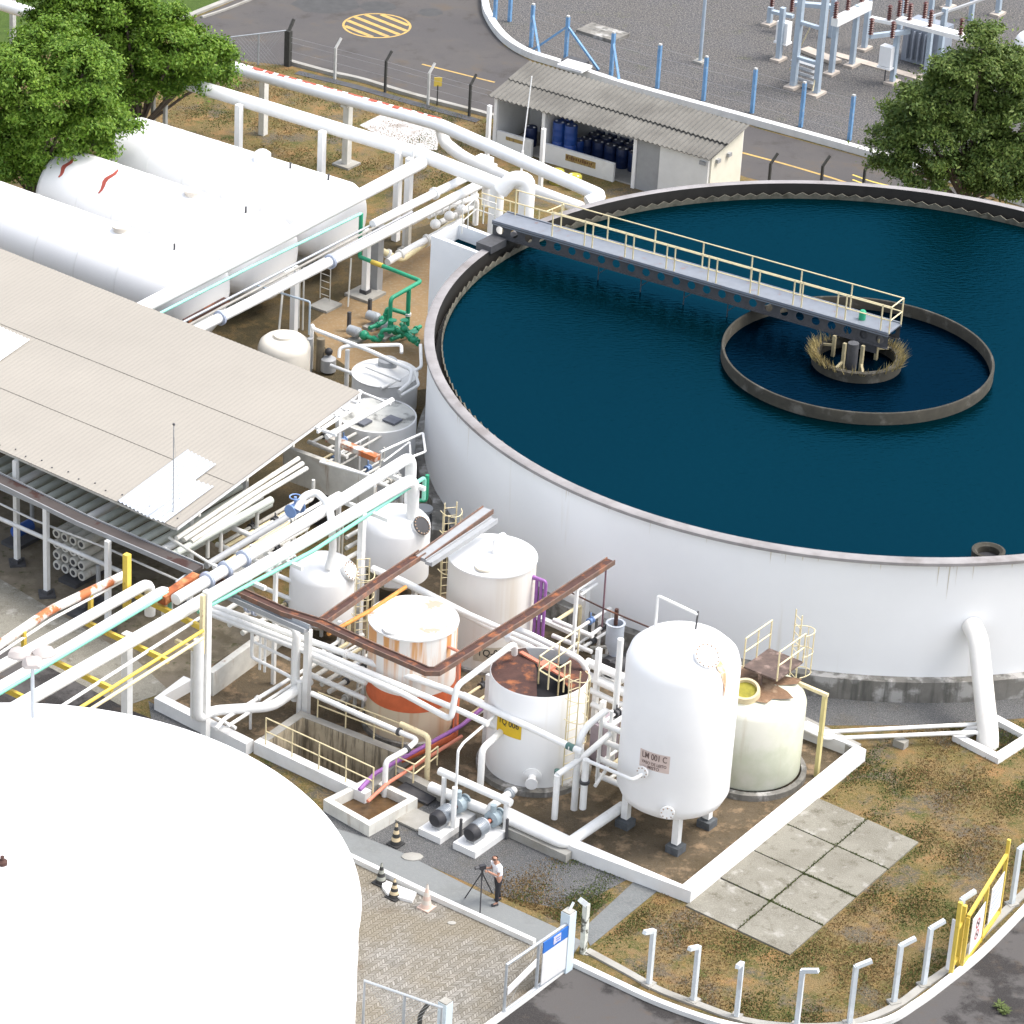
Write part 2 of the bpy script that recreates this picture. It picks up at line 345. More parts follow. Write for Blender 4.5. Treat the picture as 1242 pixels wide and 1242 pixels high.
poly_sheet('gravel_floor', M_GRAVEL2, [GP([(180, 850), (330, 935), (392, 985), (480, 940), (520, 950), (560, 955), (690, 1030), (770, 1062), (690, 1105), (600, 1085), (520, 1050), (415, 1010), (200, 980)])], .006, 'dark loose gravel between the basin and the path')
DIKE = GP([(182, 850), (225, 825), (300, 775), (440, 690), (530, 640), (700, 760), (850, 865), (975, 880), (1045, 912), (830, 1085), (700, 1033), (545, 960), (500, 985), (440, 978), (310, 915)])
poly_sheet('dike_floor', M_DIRT, [DIKE], .010, 'brown stained concrete floor inside the tank dike', holes=hole)
poly_sheet('back_gravel', M_GRAVEL2, [GP([(850, 790), (1260, 770), (1260, 870), (1110, 880), (1000, 880), (975, 878), (860, 850), (640, 740)])], .007, 'dark gravel at the foot of the clarifier')
poly_sheet('workshop_floor', M_WORK, [GP([(-80, 520), (240, 640), (300, 700), (330, 760), (205, 840), (-80, 690)])], .012, 'stained concrete floor under the canopy')
poly_sheet('concrete_walk', M_PAD, [GP([(-80, 655), (165, 800), (205, 838), (150, 858), (-80, 735)])], .016, 'pale concrete walkway under the pipe rack')
poly_sheet('asphalt_patch', M_ASPH2, [GP([(-80, 730), (150, 858), (330, 930), (250, 1000), (-80, 900)])], .005, 'brown ground strip beside the large white tank')
poly_sheet('pale_slab', ground_mat('whitish_slab', [(.8, 6, .52, .62, (.25, .22, .19), .8), (2, 5, .5, .65, (.38, .36, .34), .6)], (.50, .49, .48)), [GP([(436, 152), (468, 136), (535, 152), (530, 182), (490, 180)])], .008, 'whitish stained slab on the grass beneath the pipes')
poly_sheet('path', M_PATH, [GP([(400, 1003), (440, 1015), (485, 1033), (529, 1055), (593, 1088), (672, 1124), (706, 1142), (690, 1166), (645, 1142), (520, 1087), (425, 1042), (395, 1030)])], .014, 'grey concrete footpath with a person on it')
poly_sheet('cross_path', ground_mat('ribbed_grey', [(1, 5, .45, .6, (.12, .125, .125), .7), (12, 4, .5, .6, (.2, .2, .2), .5)], (.16, .17, .17)), [GP([(706, 1128), (772, 1067), (800, 1079), (716, 1148)])], .018, 'narrow grey slabs leading up to the dike wall')
# herringbone yard
def paver_mat():
    m = bpy.data.materials.new('herringbone_pavers'); m.use_nodes = True; n = m.node_tree; b = n.nodes["Principled BSDF"]; L = n.links.new
    tc = n.nodes.new("ShaderNodeTexCoord").outputs['Object']
    def mp(rot, sc):
        q = n.nodes.new("ShaderNodeMapping"); q.inputs['Rotation'].default_value = (0, 0, rot); q.inputs['Scale'].default_value = sc; L(tc, q.inputs[0]); return q.outputs[0]
    # zig-zag rows: brick pattern sheared by a triangle wave
    sep = n.nodes.new("ShaderNodeSeparateXYZ"); L(mp(R(42), (1, 1, 1)), sep.inputs[0])
    def mth(op, a, bb=None):
        q = n.nodes.new("ShaderNodeMath"); q.operation = op
        for i, s in enumerate((a, bb)):
            if s is None: continue
            if isinstance(s, (int, float)): q.inputs[i].default_value = s
            else: L(s, q.inputs[i])
        return q.outputs[0]
    tri = mth('PINGPONG', sep.outputs[0], .15)
    y = mth('ADD', sep.outputs[1], tri)
    row = mth('FRACT', mth('MULTIPLY', y, 1/.11)); col = mth('FRACT', mth('MULTIPLY', sep.outputs[0], 1/.15))
    g1 = mth('LESS_THAN', row, .16); g2 = mth('LESS_THAN', col, .08); g = mth('MAXIMUM', g1, g2)
    cell = n.nodes.new("ShaderNodeCombineXYZ"); L(mth('FLOOR', mth('MULTIPLY', y, 1/.11)), cell.inputs[0]); L(mth('FLOOR', mth('MULTIPLY', sep.outputs[0], 1/.15)), cell.inputs[1])
    wn = n.nodes.new("ShaderNodeTexWhiteNoise"); L(cell.outputs[0], wn.inputs['Vector'])
    def nz(s, lo, hi):
        t = n.nodes.new("ShaderNodeTexNoise"); t.inputs['Scale'].default_value = s; t.inputs['Detail'].default_value = 6; L(tc, t.inputs['Vector'])
        r = n.nodes.new("ShaderNodeMapRange"); r.inputs[1].default_value = lo; r.inputs[2].default_value = hi; L(t.outputs[0], r.inputs[0]); return r.outputs[0]
    def mix(a, bb, f):
        x = n.nodes.new("ShaderNodeMix"); x.data_type = 'RGBA'
        for s, i in ((f, 0), (a, 6), (bb, 7)):
            if isinstance(s, tuple): x.inputs[i].default_value = (*s, 1)
            elif isinstance(s, float): x.inputs[i].default_value = s
            else: L(s, x.inputs[i])
        return x.outputs[2]
    c = mix((.16, .15, .13), (.30, .285, .26), wn.outputs[0])
    c = mix(c, (.20, .17, .12), mth('MULTIPLY', nz(.35, .42, .6), .75))
    c = mix(c, (.11, .08, .05), mth('MULTIPLY', nz(.55, .58, .68), .8))
    c = mix(c, (.07, .06, .04), mth('MULTIPLY', g, .85))
    L(c, b.inputs['Base Color']); b.inputs['Roughness'].default_value = .9
    bp = n.nodes.new("ShaderNodeBump"); bp.inputs['Distance'].default_value = -.02; L(g, bp.inputs['Height']); L(bp.outputs[0], b.inputs['Normal']); return m
poly_sheet('paved_yard', paver_mat(), [GP([(300, 990), (425, 1040), (520, 1083), (648, 1142), (692, 1168), (585, 1245), (470, 1400), (300, 1400)])], .010, 'herringbone paver yard with rusty stains')
# road markings
mk = mat('worn_yellow_marking', (.50, .33, .10), .8, var=.3, vs=4, col2=(.2, .17, .13), th=(.55, .7), amt=.7)
c0 = at(457, 31, .008); r0 = (at(499, 31)-at(415, 31)).length/2; mb = MB(); n = 48
mb.add([(c0.x+math.cos(2*math.pi*k/n)*rr, c0.y+math.sin(2*math.pi*k/n)*rr, .008) for rr in (r0*.93, r0) for k in range(n)], [(k, (k+1) % n, (k+1) % n+n, k+n) for k in range(n)])
ux = Vector((math.cos(R(-50)), math.sin(R(-50)), 0)); uy = UP.cross(ux)
for k in range(-2, 3):
    o_ = k*r0*.36; hl = math.sqrt(max(0, (r0*.92)**2-o_*o_)); wd = r0*.075
    if hl > .2:
        q = [c0+uy*(o_-wd)-ux*hl, c0+uy*(o_-wd)+ux*hl, c0+uy*(o_+wd)+ux*hl, c0+uy*(o_+wd)-ux*hl]; mb.add([(v.x, v.y, .0085) for v in q], [(0, 1, 2, 3)])
o = mb.build('road_marking', mk, smooth=False); o['kind'] = 'structure'
mb = MB(); strip(mb, W([(512, 78, 0), (560, 90, 0), (600, 100, 0)]), .12, .006, .009)
o = mb.build('road_marking', mk, smooth=False); o['kind'] = 'structure'
mb = MB(); strip(mb, smooth_line(W([(895, 184, 0), (955, 200, 0), (1025, 221, 0), (1100, 246, 0)])), .14, .006, .009)
o = mb.build('road_marking', mk, smooth=False); o['kind'] = 'structure'
for k in range(2):
    mb = MB(); strip(mb, smooth_line(W([(1034, 212+k*6, 0), (1060, 221+k*6, 0), (1095, 229+k*5, 0)])), .10, .006, .009+k*.0003)
    o = mb.build('road_marking', YEL, smooth=False); o['kind'] = 'structure'
for u, v, a, b in ((395, 5, 1.6, .8), (458, 8, .9, .45), (522, 15, .6, .35)):
    c = at(u, v); mb = MB(); mb.add([(c.x+a*math.cos(k*.4488)*(1+.1*math.sin(k*3)), c.y+b*1.6*math.sin(k*.4488), .008) for k in range(14)], [tuple(range(14))])
    o = mb.build('asphalt_patch', mat('fresh_patch', (.06, .06, .06), .9), smooth=False); o['kind'] = 'structure'

# ---------------------------------------------------------------- kerbs
kw = mat('painted_kerb', (.72, .72, .70), .7, var=.15, vs=2, col2=(.4, .38, .33), th=(.58, .75), amt=.6)
kerb('kerb', 'long curved white kerb between the substation gravel and the road', [(588, -40), (588, 5), (594, 26), (612, 50), (640, 68), (682, 82), (760, 108), (905, 148), (1045, 187), (1160, 222), (1300, 268)], .34, .32, kw, smooth=True)
kerb('kerb', 'white kerb curving round the road at the bottom right', [(694, 1170), (745, 1194), (800, 1219), (870, 1243), (930, 1254), (990, 1257), (1070, 1243), (1113, 1219), (1148, 1193), (1184, 1164), (1216, 1133), (1260, 1087)], .2, .16, kw, smooth=True)
kerb('kerb', 'low rough concrete footing under the white fence posts', [(712, 1154), (760, 1180), (800, 1202), (850, 1221), (900, 1238), (960, 1246), (1030, 1243), (1085, 1222), (1120, 1197), (1160, 1168), (1200, 1125), (1260, 1068)], .24, .07, CONC, smooth=True)
kerb('kerb', 'white kerb between the grey footpath and the paver yard', [(395, 1029), (430, 1045), (520, 1088), (648, 1146)], .16, .18, kw)
kerb('kerb', 'white threshold kerb under the sliding gate', [(692, 1170), (640, 1210), (575, 1258)], .2, .08, kw)
kerb('kerb', 'pale kerb along the near side of the upper road', [(352, 77), (400, 90), (440, 99), (500, 117), (600, 143)], .25, .16, CONC, smooth=True)
kerb('kerb', 'pale kerb beside the lawn at the top left', [(215, 26), (260, 8), (300, -8), (345, -24)], .3, .12, CONC, smooth=True)
kerb('kerb', 'thin inner kerb line beside the lawn', [(245, 22), (275, 12), (310, -2), (350, -18)], .12, .1, CONC, smooth=True)
kerb('drain_channel', 'dark drainage channel beside the upper road', [(360, 88), (430, 105), (500, 125), (580, 147)], .45, .02, DARK, cat='drain')
# ---------------------------------------------------------------- dike walls
DW = mat('dike_wall_white', (.76, .76, .75), .6, var=.12, vs=1.5, col2=(.5, .46, .4), th=(.6, .8), amt=.6)
def wall(label, pts, w, h, m=DW, z0=0, name='dike_wall'):
    line = W([(u, v, h) for u, v in pts]); line = [Vector((p.x, p.y, 0)) for p in line]; mb = MB(); strip(mb, line, w, z0, h)
    return tag(mb.build(name, m, smooth=False), label, 'wall')
wall('white dike wall running down from the corner beside the concrete slab', [(975, 877), (1043, 907), (833, 1077), (700, 1024), (612, 982)], .42, .45)
wall('grey inner dike wall behind the greenish tank', [(1040, 905), (975, 873), (925, 852)], .4, .4, CONC)
wall('white dike wall at the left beside the large white tank', [(228, 822), (193, 845), (303, 900)], .36, .45)
wall('low pale wall behind the dark dike floor', [(255, 815), (310, 775), (345, 750)], .25, .9, WDIRTY)
wall('stained wall between the pumps and the yellow-labelled tank', [(482, 932), (540, 962), (620, 1003), (690, 1035)], .3, .3, CONC)
# ---------------------------------------------------------------- basin
BR = mat('stained_brick', (.50, .43, .31), .9, var=.25, vs=1.5, col2=(.30, .25, .17), th=(.48, .7), amt=.8, streak=8, scol=(.12, .10, .07), sth=(.48, .6), bump=.5, bs=14)
t = thing('basin', 'sunken brick basin with stained walls between the tanks', 'basin', PIT[0])
zb = -2.6; mb = MB()
P4 = [Vector((p.x, p.y, 0)) for p in PIT]; cc = sum(P4, Vector())/4
for i in range(4):
    a, b = P4[i], P4[(i+1) % 4]; mb.add([(a.x, a.y, zb), (b.x, b.y, zb), (b.x, b.y, .44), (a.x, a.y, .44)], [(0, 1, 2, 3)])
mb.build('inner_wall', BR, t, smooth=False)
mb = MB(); mb.add([(p.x, p.y, zb) for p in P4], [(0, 1, 2, 3)]); mb.build('floor', M_DIRT, t, smooth=False)
for i, (m_, wd) in enumerate(((CONC, .3), (CONC, .3), (DW, .32), (CONC, .3))):
    a, b = P4[i], P4[(i+1) % 4]; dd = (b-a).normalized(); out = (a+b)/2-cc; nn = Vector((dd.y, -dd.x, 0)); nn = nn if nn.dot(out) > 0 else -nn
    ext = wd if i % 2 == 0 else 0
    mb = MB(); strip(mb, [a+nn*(wd/2+.002)-dd*ext, b+nn*(wd/2+.002)+dd*ext], wd, 0, .452+.003*i); mb.build('curb', m_, t, smooth=False)
rail('railing', 'cream railing along the near edge of the brick basin', [(322, 903, .45), (378, 929, .45), (452, 964, .45)], 1.0, 4)
rail('railing', 'cream railing along the far edge of the brick basin', [(385, 870, .45), (488, 910, .45)], .95, 3)
t = thing('sump', 'small white-rimmed sump box with pipe ends in front of the basin', 'sump', at(440, 985))
q = W([(438, 965, 0), (487, 975, 0), (497, 985, 0), (440, 1018, 0), (400, 985, 0)])
Q = [at(450, 958), at(500, 982), at(447, 1012), at(398, 984)]
for i in range(4):
    a, b = Q[i], Q[(i+1) % 4]; mb = MB(); dd = (b-a).normalized(); e = .11 if i % 2 else -.11; strip(mb, [a-dd*e, b+dd*e], .22, .0, .42+.003*i); mb.build('wall', WDIRTY, t, smooth=False)
mb = MB(); mb.add([(p.x, p.y, .10) for p in Q], [(0, 1, 2, 3)]); mb.build('water', mat('rusty_water', (.12, .07, .03), .25, var=.4, vs=6), t, smooth=False)

# ---------------------------------------------------------------- concrete slabs
o = [at(830, 1100), at(990, 968), at(1115, 1023), at(958, 1160)]
cols, rows = 4, 2
for i in range(cols):
    for j in range(rows):
        def bl(s, t_): return (o[0]*(1-s)+o[1]*s)*(1-t_)+(o[3]*(1-s)+o[2]*s)*t_
        s0, s1 = i/cols, (i+1)/cols; t0, t1 = j/rows, (j+1)/rows; g = .004; gy = .006
        q = [bl(s0+g, t0+gy), bl(s1-g, t0+gy), bl(s1-g, t1-gy), bl(s0+g, t1-gy)]
        ob = MB().prism([(p.x, p.y) for p in q], 0, .05+.006*((i*3+j*5) % 4)).build('slab', M_PAD, smooth=False)
        tag(ob, 'weathered concrete slab, number %d from the dike corner in the %s row' % (i+1, 'upper' if j == 0 else 'lower'), 'slab', 'concrete slabs beside the dike')

# ---------------------------------------------------------------- clarifier
cx_, cy_, RC, ZR = 26.400, 115.975, 15.20, 5.2
C0 = Vector((cx_, cy_, 0))
t = thing('clarifier', 'huge round white clarifier tank full of dark teal water', 'water tank', C0)
RB = RC+.28
MB().lathe(C0, [(RB+.18, -.2), (RB+.18, .78), (RB-.12, .82)], 160).build('plinth', CONCD, t)
MB().lathe(C0, [(RB-.12, .8), (RB-.12, ZR-.12)], 160).build('wall', WALLW, t)
MB().lathe(C0, [(RB-.10, ZR-.16), (RB+.05, ZR-.14), (RB+.05, ZR-.03), (RB+.0, ZR), (RC-.04, ZR)], 160).build('rim', RIM, t)
MB().lathe(C0, [(RC-.04, ZR-.002), (RC-.06, ZR-.8)], 160).build('inner_face', mat('wet_black_wall', (.018, .016, .013), .7, var=.4, vs=3), t)
# small rust runs below the rim
sm_ = MB(); rs = random.Random(8)
for k in range(55):
    a = math.pi+math.pi*rs.random(); w2 = rs.uniform(.008, .03)/RB; h2 = min(2.2, rs.expovariate(3)+.08); r2 = RB-.113
    sm_.add([(cx_+math.cos(a-w2)*r2, cy_+math.sin(a-w2)*r2, ZR-.15), (cx_+math.cos(a+w2)*r2, cy_+math.sin(a+w2)*r2, ZR-.15), (cx_+math.cos(a)*r2, cy_+math.sin(a)*r2, ZR-.15-h2)], [(0, 2, 1)])
sm_.build('rust_runs', mat('pale_rust_run', (.66, .61, .52), .8, var=.2, vs=3), t)
# launder: a channel wall inside the rim with V-notches
RL = RC-.36; mb = MB(); n = 720; vs = []; fs = []
for k in range(n):
    a = 2*math.pi*k/n; zt = ZR-.26-(.13 if k % 4 in (2,) else (.065 if k % 4 in (1, 3) else 0)); x, y = math.cos(a), math.sin(a)
    vs += [(cx_+x*RL, cy_+y*RL, ZR-1.2), (cx_+x*RL, cy_+y*RL, zt), (cx_+x*(RL+.05), cy_+y*(RL+.05), zt), (cx_+x*(RL+.05), cy_+y*(RL+.05), ZR-1.2)]
for k in range(n):
    b0, b1 = k*4, ((k+1) % n)*4; fs += [(b0, b1, b1+1, b0+1), (b0+1, b1+1, b1+2, b0+2), (b0+2, b1+2, b1+3, b0+3)]
mb.add(vs, fs); mb.build('weir', mat('weir_plate', (.13, .12, .09), .8, var=.4, vs=4, col2=(.05, .045, .03), th=(.5, .65)), t, smooth=False)
MB().lathe(C0, [(RL+.05, ZR-.7), (RC-.13, ZR-.7)], 120).build('channel', mat('dark_algae', (.025, .022, .015), .6), t)
# water
def water_mat(name, c1, c2, rough=.05, tint=(.003, .030, .050)):
    m = bpy.data.materials.new(name); m.use_nodes = True; n = m.node_tree; b = n.nodes["Principled BSDF"]; L = n.links.new
    tc = n.nodes.new("ShaderNodeTexCoord").outputs['Object']
    t = n.nodes.new("ShaderNodeTexNoise"); t.inputs['Scale'].default_value = .06; t.inputs['Detail'].default_value = 3; L(tc, t.inputs['Vector'])
    r = n.nodes.new("ShaderNodeMapRange"); r.inputs[1].default_value = .4; r.inputs[2].default_value = .62; L(t.outputs[0], r.inputs[0])
    x = n.nodes.new("ShaderNodeMix"); x.data_type = 'RGBA'; L(r.outputs[0], x.inputs[0]); x.inputs[6].default_value = (*c1, 1); x.inputs[7].default_value = (*c2, 1); L(x.outputs[2], b.inputs['Base Color'])
    b.inputs['Roughness'].default_value = rough; b.inputs['IOR'].default_value = 1.33; b.inputs['Specular IOR Level'].default_value = .07
    q = n.nodes.new("ShaderNodeMapping"); q.inputs['Scale'].default_value = (1, 2.2, 1); L(tc, q.inputs[0])
    w = n.nodes.new("ShaderNodeTexNoise"); w.inputs['Scale'].default_value = 3.6; w.inputs['Detail'].default_value = 7; L(q.outputs[0], w.inputs['Vector'])
    bp = n.nodes.new("ShaderNodeBump"); bp.inputs['Strength'].default_value = .55; bp.inputs['Distance'].default_value = .05; L(w.outputs[0], bp.inputs['Height']); L(bp.outputs[0], b.inputs['Normal'])
    b.inputs['Specular IOR Level'].default_value = 0; b.inputs['IOR'].default_value = 1.0; gl = n.nodes.new('ShaderNodeBsdfGlossy'); gl.inputs['Color'].default_value = (*tint, 1); gl.inputs['Roughness'].default_value = rough; L(bp.outputs[0], gl.inputs['Normal'])
    ad = n.nodes.new('ShaderNodeAddShader'); L(b.outputs[0], ad.inputs[0]); L(gl.outputs[0], ad.inputs[1]); L(ad.outputs[0], n.nodes['Material Output'].inputs[0]); return m
WZ = ZR-.52
M_WATER = water_mat('clarifier_water', (.0001, .0044, .0062), (.0001, .0056, .0076))
M_WATER2 = water_mat('well_water', (.0001, .0020, .0050), (.0001, .003, .0062), .03, (.002, .016, .032))
MB().lathe(C0, [(4.72, WZ), (RL, WZ)], 96).build('water', M_WATER, t, smooth=False)
MB().lathe(C0, [(.0, WZ+.004), (4.74, WZ+.004)], 96).build('water', M_WATER2, t, smooth=False)
RR = 4.83; tr = mat('trough_concrete', (.045, .04, .028), .85, var=.35, vs=3, col2=(.14, .13, .11), th=(.55, .7), amt=.6)
MB().lathe(C0, [(RR, WZ-.5), (RR, ZR-.10), (RR-.02, ZR-.07), (RR-.09, ZR-.07), (RR-.11, ZR-.1), (RR-.11, WZ-.5)], 128).build('feed_well', tr, t)
# centre drive column with weeds on a small ring
MB().lathe(C0, [(1.60, WZ-.3), (1.60, WZ+.38), (1.38, WZ+.38), (1.36, WZ-.3)], 40).build('inner_ring', tr, t)
DCR = mat('dull_cream', (.34, .29, .17), .7, var=.3, vs=4)
for u_0, v_0, z1_ in ((1021, 452, 5.85), (1043, 455, 5.85), (1010, 432, 5.5), (1062, 436, 5.5)):
    p = at(u_0, v_0, WZ); p = Vector((p.x, p.y, 0)); MB().beam(p+UP*(WZ-.2), p+UP*z1_, .11, .11).build('centre_post', DCR, t, smooth=False)
    dv = (p-C0).normalized(); MB().beam(p+UP*(WZ+.45), C0+dv*1.4+UP*(WZ+.34), .08, .08).build('strut', DCR, t, smooth=False)
p = at(1032, 447, WZ); p = Vector((p.x, p.y, 0)); MB().tube([p+UP*(WZ-.3), p+UP*5.7], .2, 12).build('drive_column', DARK, t)
mb = MB(); rnd = random.Random(3)
for k in range(700):
    a = rnd.gauss(math.pi*.06, .75) if k % 2 else rnd.gauss(math.pi*1.0, .55)
    if k % 5 == 0: a = rnd.uniform(0, 6.28)
    rr = rnd.uniform(1.36, 1.66); b = C0+Vector((math.cos(a)*rr, math.sin(a)*rr, WZ+.3)); l = rnd.uniform(.18, .5)
    tip = b+Vector((math.cos(a)*.18+rnd.uniform(-.15, .15), math.sin(a)*.18+rnd.uniform(-.15, .15), l)); s = Vector((rnd.uniform(-1, 1), rnd.uniform(-1, 1), 0)).normalized()*.02
    mb.add([b-s, b+s, tip], [(0, 1, 2)])
o = tag(mb.build('weeds', mat('straw_weeds', (.38, .30, .12), .8, var=.5, vs=9), smooth=False), 'dry straw-coloured weeds growing round the centre ring', 'weeds', kind='stuff')
# scum pipe near the front rim
pc = at(1199, 668, WZ+.25)
o = tag(MB().lathe(Vector((pc.x, pc.y, 0)), [(.52, WZ-.3), (.54, WZ+.28), (.46, WZ+.30), (.36, WZ+.22), (.34, WZ-.3)], 28).build('overflow_funnel', tr), 'round overflow funnel poking out of the water by the front rim', 'overflow pipe')
MB().disc((pc.x, pc.y, WZ+.01), .34, .01, 20).build('dark_water', BLACK, o)
# outlet pipe
zz = ZR-2.9; b = at(1199, 905); an = math.atan2(b.y-cy_, b.x-cx_); ex = C0+Vector((math.cos(an)*(RB-.1), math.sin(an)*(RB-.1), 0)); zt = 3.3
pipe('fat white outlet pipe bending down from the clarifier wall into a sump', [ex+UP*2.75, ex+Vector((math.cos(an), math.sin(an), 0))*.75+UP*2.7, Vector((b.x, b.y, 0)).lerp(ex+UP*2.7, .38)+Vector((math.cos(an), math.sin(an), 0))*.35, Vector((b.x, b.y, .2)), Vector((b.x, b.y, -1.0))], .33, mat('outlet_pipe_white', (.76, .74, .70), .45, var=.1, vs=2, col2=(.62, .45, .33), th=(.6, .8), amt=.6), cat='pipe', seg=24)
t2 = thing('outlet_sump', 'square white kerbed sump round the foot of the outlet pipe', 'sump', b)
Q = [at(1162, 899), at(1203, 874), at(1248, 898), at(1209, 923)]
for i in range(4):
    a, b_ = Q[i], Q[(i+1) % 4]; m_ = MB(); dd = (b_-a).normalized(); e = .14 if i % 2 else -.14; strip(m_, [a-dd*e, b_+dd*e], .28, 0, .2+.003*i); m_.build('kerb', DW, t2, smooth=False)
m_ = MB()
for i in range(4):
    a, b_ = PIT2[i], PIT2[(i+1) % 4]; m_.add([(a.x, a.y, -1.4), (b_.x, b_.y, -1.4), (b_.x, b_.y, .01), (a.x, a.y, .01)], [(0, 1, 2, 3)])
m_.add([(p.x, p.y, -1.4) for p in PIT2], [(0, 1, 2, 3)]); m_.build('pit', CONCD, t2, smooth=False)

# ---------------------------------------------------------------- bridge
A = at(598, 268, 5.9); B = at(1078, 405, 5.9); ang = math.atan2(cy_-A.y, cx_-A.x)
U = Vector((B.x-A.x, B.y-A.y, 0)).normalized(); V = UP.cross(U); LB = (Vector((B.x, B.y, 0))-Vector((A.x, A.y, 0))).length
t = thing('walkway_bridge', 'steel walkway bridge with cream railings crossing the clarifier', 'bridge', (A.x, A.y, 5.0))
zd = 5.9; A0 = Vector((A.x, A.y, 0)); hw = .48
mb = MB(); mb.box(A0+U*LB/2+UP*zd+V*hw, U, V, UP, LB, hw*2, .05); mb.build('deck', DECK, t, smooth=False)
for side in (0, 1):
    off = V*(side*hw*2); g = MB(); Hh = .55; nh = 26; p0 = A0+off; yy = V*.03
    # web with round openings: build as strips around each hole
    seg = LB/nh; N = 16
    for k in range(nh):
        c = p0+U*(seg*(k+.5))+UP*(zd-.03-Hh/2)
        outer = []
        for j in range(N):
            a = 2*math.pi*j/N; ca, sa = math.cos(a), math.sin(a); sc = 1/max(abs(ca)/(seg/2), abs(sa)/(Hh/2)); outer.append(c+U*(ca*sc)+UP*(sa*sc))
        # square corners
        for jj, (sx_, sz_) in zip((2, 6, 10, 14), ((1, 1), (-1, 1), (-1, -1), (1, -1))): outer[jj] = c+U*(sx_*seg/2)+UP*(sz_*Hh/2)
        inner = [c+U*(math.cos(2*math.pi*j/N)*.16)+UP*(math.sin(2*math.pi*j/N)*.16) for j in range(N)]
        g.add(outer+inner, [(j, (j+1) % N, (j+1) % N+N, j+N) for j in range(N)])
    g.box(p0+U*LB/2+UP*(zd-.03-Hh), U, V, UP, LB, .16, .03); g.box(p0+U*LB/2+UP*(zd-.04), U, V, UP, LB, .16, .028)
    g.build('girder', DARK, t, smooth=False)
    e = MB(); e.box(p0-V*(.05 if side == 0 else -.05)+U*LB/2+UP*(zd-.02), U, V, UP, LB, .05, .17); e.build('edge_beam', DECK, t, smooth=False)
for side in (0, 1):
    off = A0+V*(side*hw*2)
    s0 = 2.6 if side == 0 else .4
    for lv in (1.05, .52): MB().tube([off+U*s0+UP*(zd+lv), off+U*LB+UP*(zd+lv)], .026, 6).build('rail', CREAM, t)
    nn = 8
    for k in range(nn+1):
        s_ = s0+(LB-s0)*k/nn
        for dx in ((0,) if side else (0, .34)):
            if s_-dx < s0: continue
            MB().tube([off+U*(s_-dx)+UP*zd, off+U*(s_-dx)+UP*(zd+1.05)], .028, 6).build('post', CREAM, t)
m_ = MB()
for lv in (1.05, .52): m_.tube([A0+U*LB+UP*(zd+lv), A0+U*LB+V*hw*2+UP*(zd+lv)], .026, 6)
m_.build('end_rail', CREAM, t)
MB().bx(A0+U*(LB-.9)+V*hw+UP*(zd-.95), .9, .8, .75, U).build('gearbox', DARK, t)
dm = MB(); dm.lathe(A0+U*(LB-1.3)+V*hw+UP*(zd+.03), [(0, 0), (.13, 0), (.13, .3), (.08, .36), (0, .36)], 14); dm.build('drive_motor', GREEN, t)
for k in range(4):   # hanging scraper rods
    s_ = LB*(.28+.11*k); m_ = MB(); q = A0+U*s_+V*.1; m_.tube([q+UP*(zd-.5), q+UP*(WZ-.3)], .02, 5); m_.tube([q+U*.5+UP*(zd-.5), q+UP*(WZ+.25)], .015, 5); m_.build('scraper_rod', DARK, t)
# ---------------------------------------------------------------- vertical tanks
def rust_tank_mat():
    return mat('tank_with_rust_runs', (.78, .78, .76), .5, var=.06, vs=1.5)
def streak_mat(name, base, scale, col, lo, hi, amt=.9, zlo=None, zhi=None):
    """runs of rust that start at the top edge and thin out downwards"""
    m = bpy.data.materials.new(name); m.use_nodes = True; n = m.node_tree; b = n.nodes["Principled BSDF"]; L = n.links.new
    tc = n.nodes.new("ShaderNodeTexCoord").outputs['Object']
    q = n.nodes.new("ShaderNodeMapping"); q.inputs['Scale'].default_value = (1, 1, .05); L(tc, q.inputs[0])
    t = n.nodes.new("ShaderNodeTexNoise"); t.inputs['Scale'].default_value = scale; t.inputs['Detail'].default_value = 5; L(q.outputs[0], t.inputs['Vector'])
    r = n.nodes.new("ShaderNodeMapRange"); r.inputs[1].default_value = lo; r.inputs[2].default_value = hi; r.inputs[4].default_value = amt; L(t.outputs[0], r.inputs[0]); f = r.outputs[0]
    if zlo is not None:
        s = n.nodes.new("ShaderNodeSeparateXYZ"); L(tc, s.inputs[0]); z = n.nodes.new("ShaderNodeMapRange"); z.inputs[1].default_value = zlo; z.inputs[2].default_value = zhi; L(s.outputs[2], z.inputs[0])
        mu = n.nodes.new("ShaderNodeMath"); mu.operation = 'MULTIPLY'; L(f, mu.inputs[0]); L(z.outputs[0], mu.inputs[1]); f = mu.outputs[0]
    x = n.nodes.new("ShaderNodeMix"); x.data_type = 'RGBA'; L(f, x.inputs[0]); x.inputs[6].default_value = (*base, 1); x.inputs[7].default_value = (*col, 1); L(x.outputs[2], b.inputs['Base Color']); b.inputs['Roughness'].default_value = .55
    return m
def label_plate(t, c, r, az, z, w, h, m, lines, tm, tilt=0):
    """painted sign wrapped round the tank: plate bent to the shell, lettering just proud of it"""
    vs = []; n = 12
    for k in range(n+1):
        for zz in (-h/2, h/2):
            a = az+(k/n-.5)*w/r; vs.append((c.x+math.cos(a)*(r+.006), c.y+math.sin(a)*(r+.006), z+zz))
    MB().add(vs, [(2*k, 2*k+2, 2*k+3, 2*k+1) for k in range(n)]).build('sign_plate', m, t, smooth=False)
    for txt, size, dy, sx in lines:
        text_mesh('lettering', txt, size, tm, t, lambda x, y: (c.x+math.cos(az+x/r)*(r+.018), c.y+math.sin(az+x/r)*(r+.018), z+dy+y), sx=sx)
INK = mat('black_lettering', (.03, .03, .03), .6, var=0)
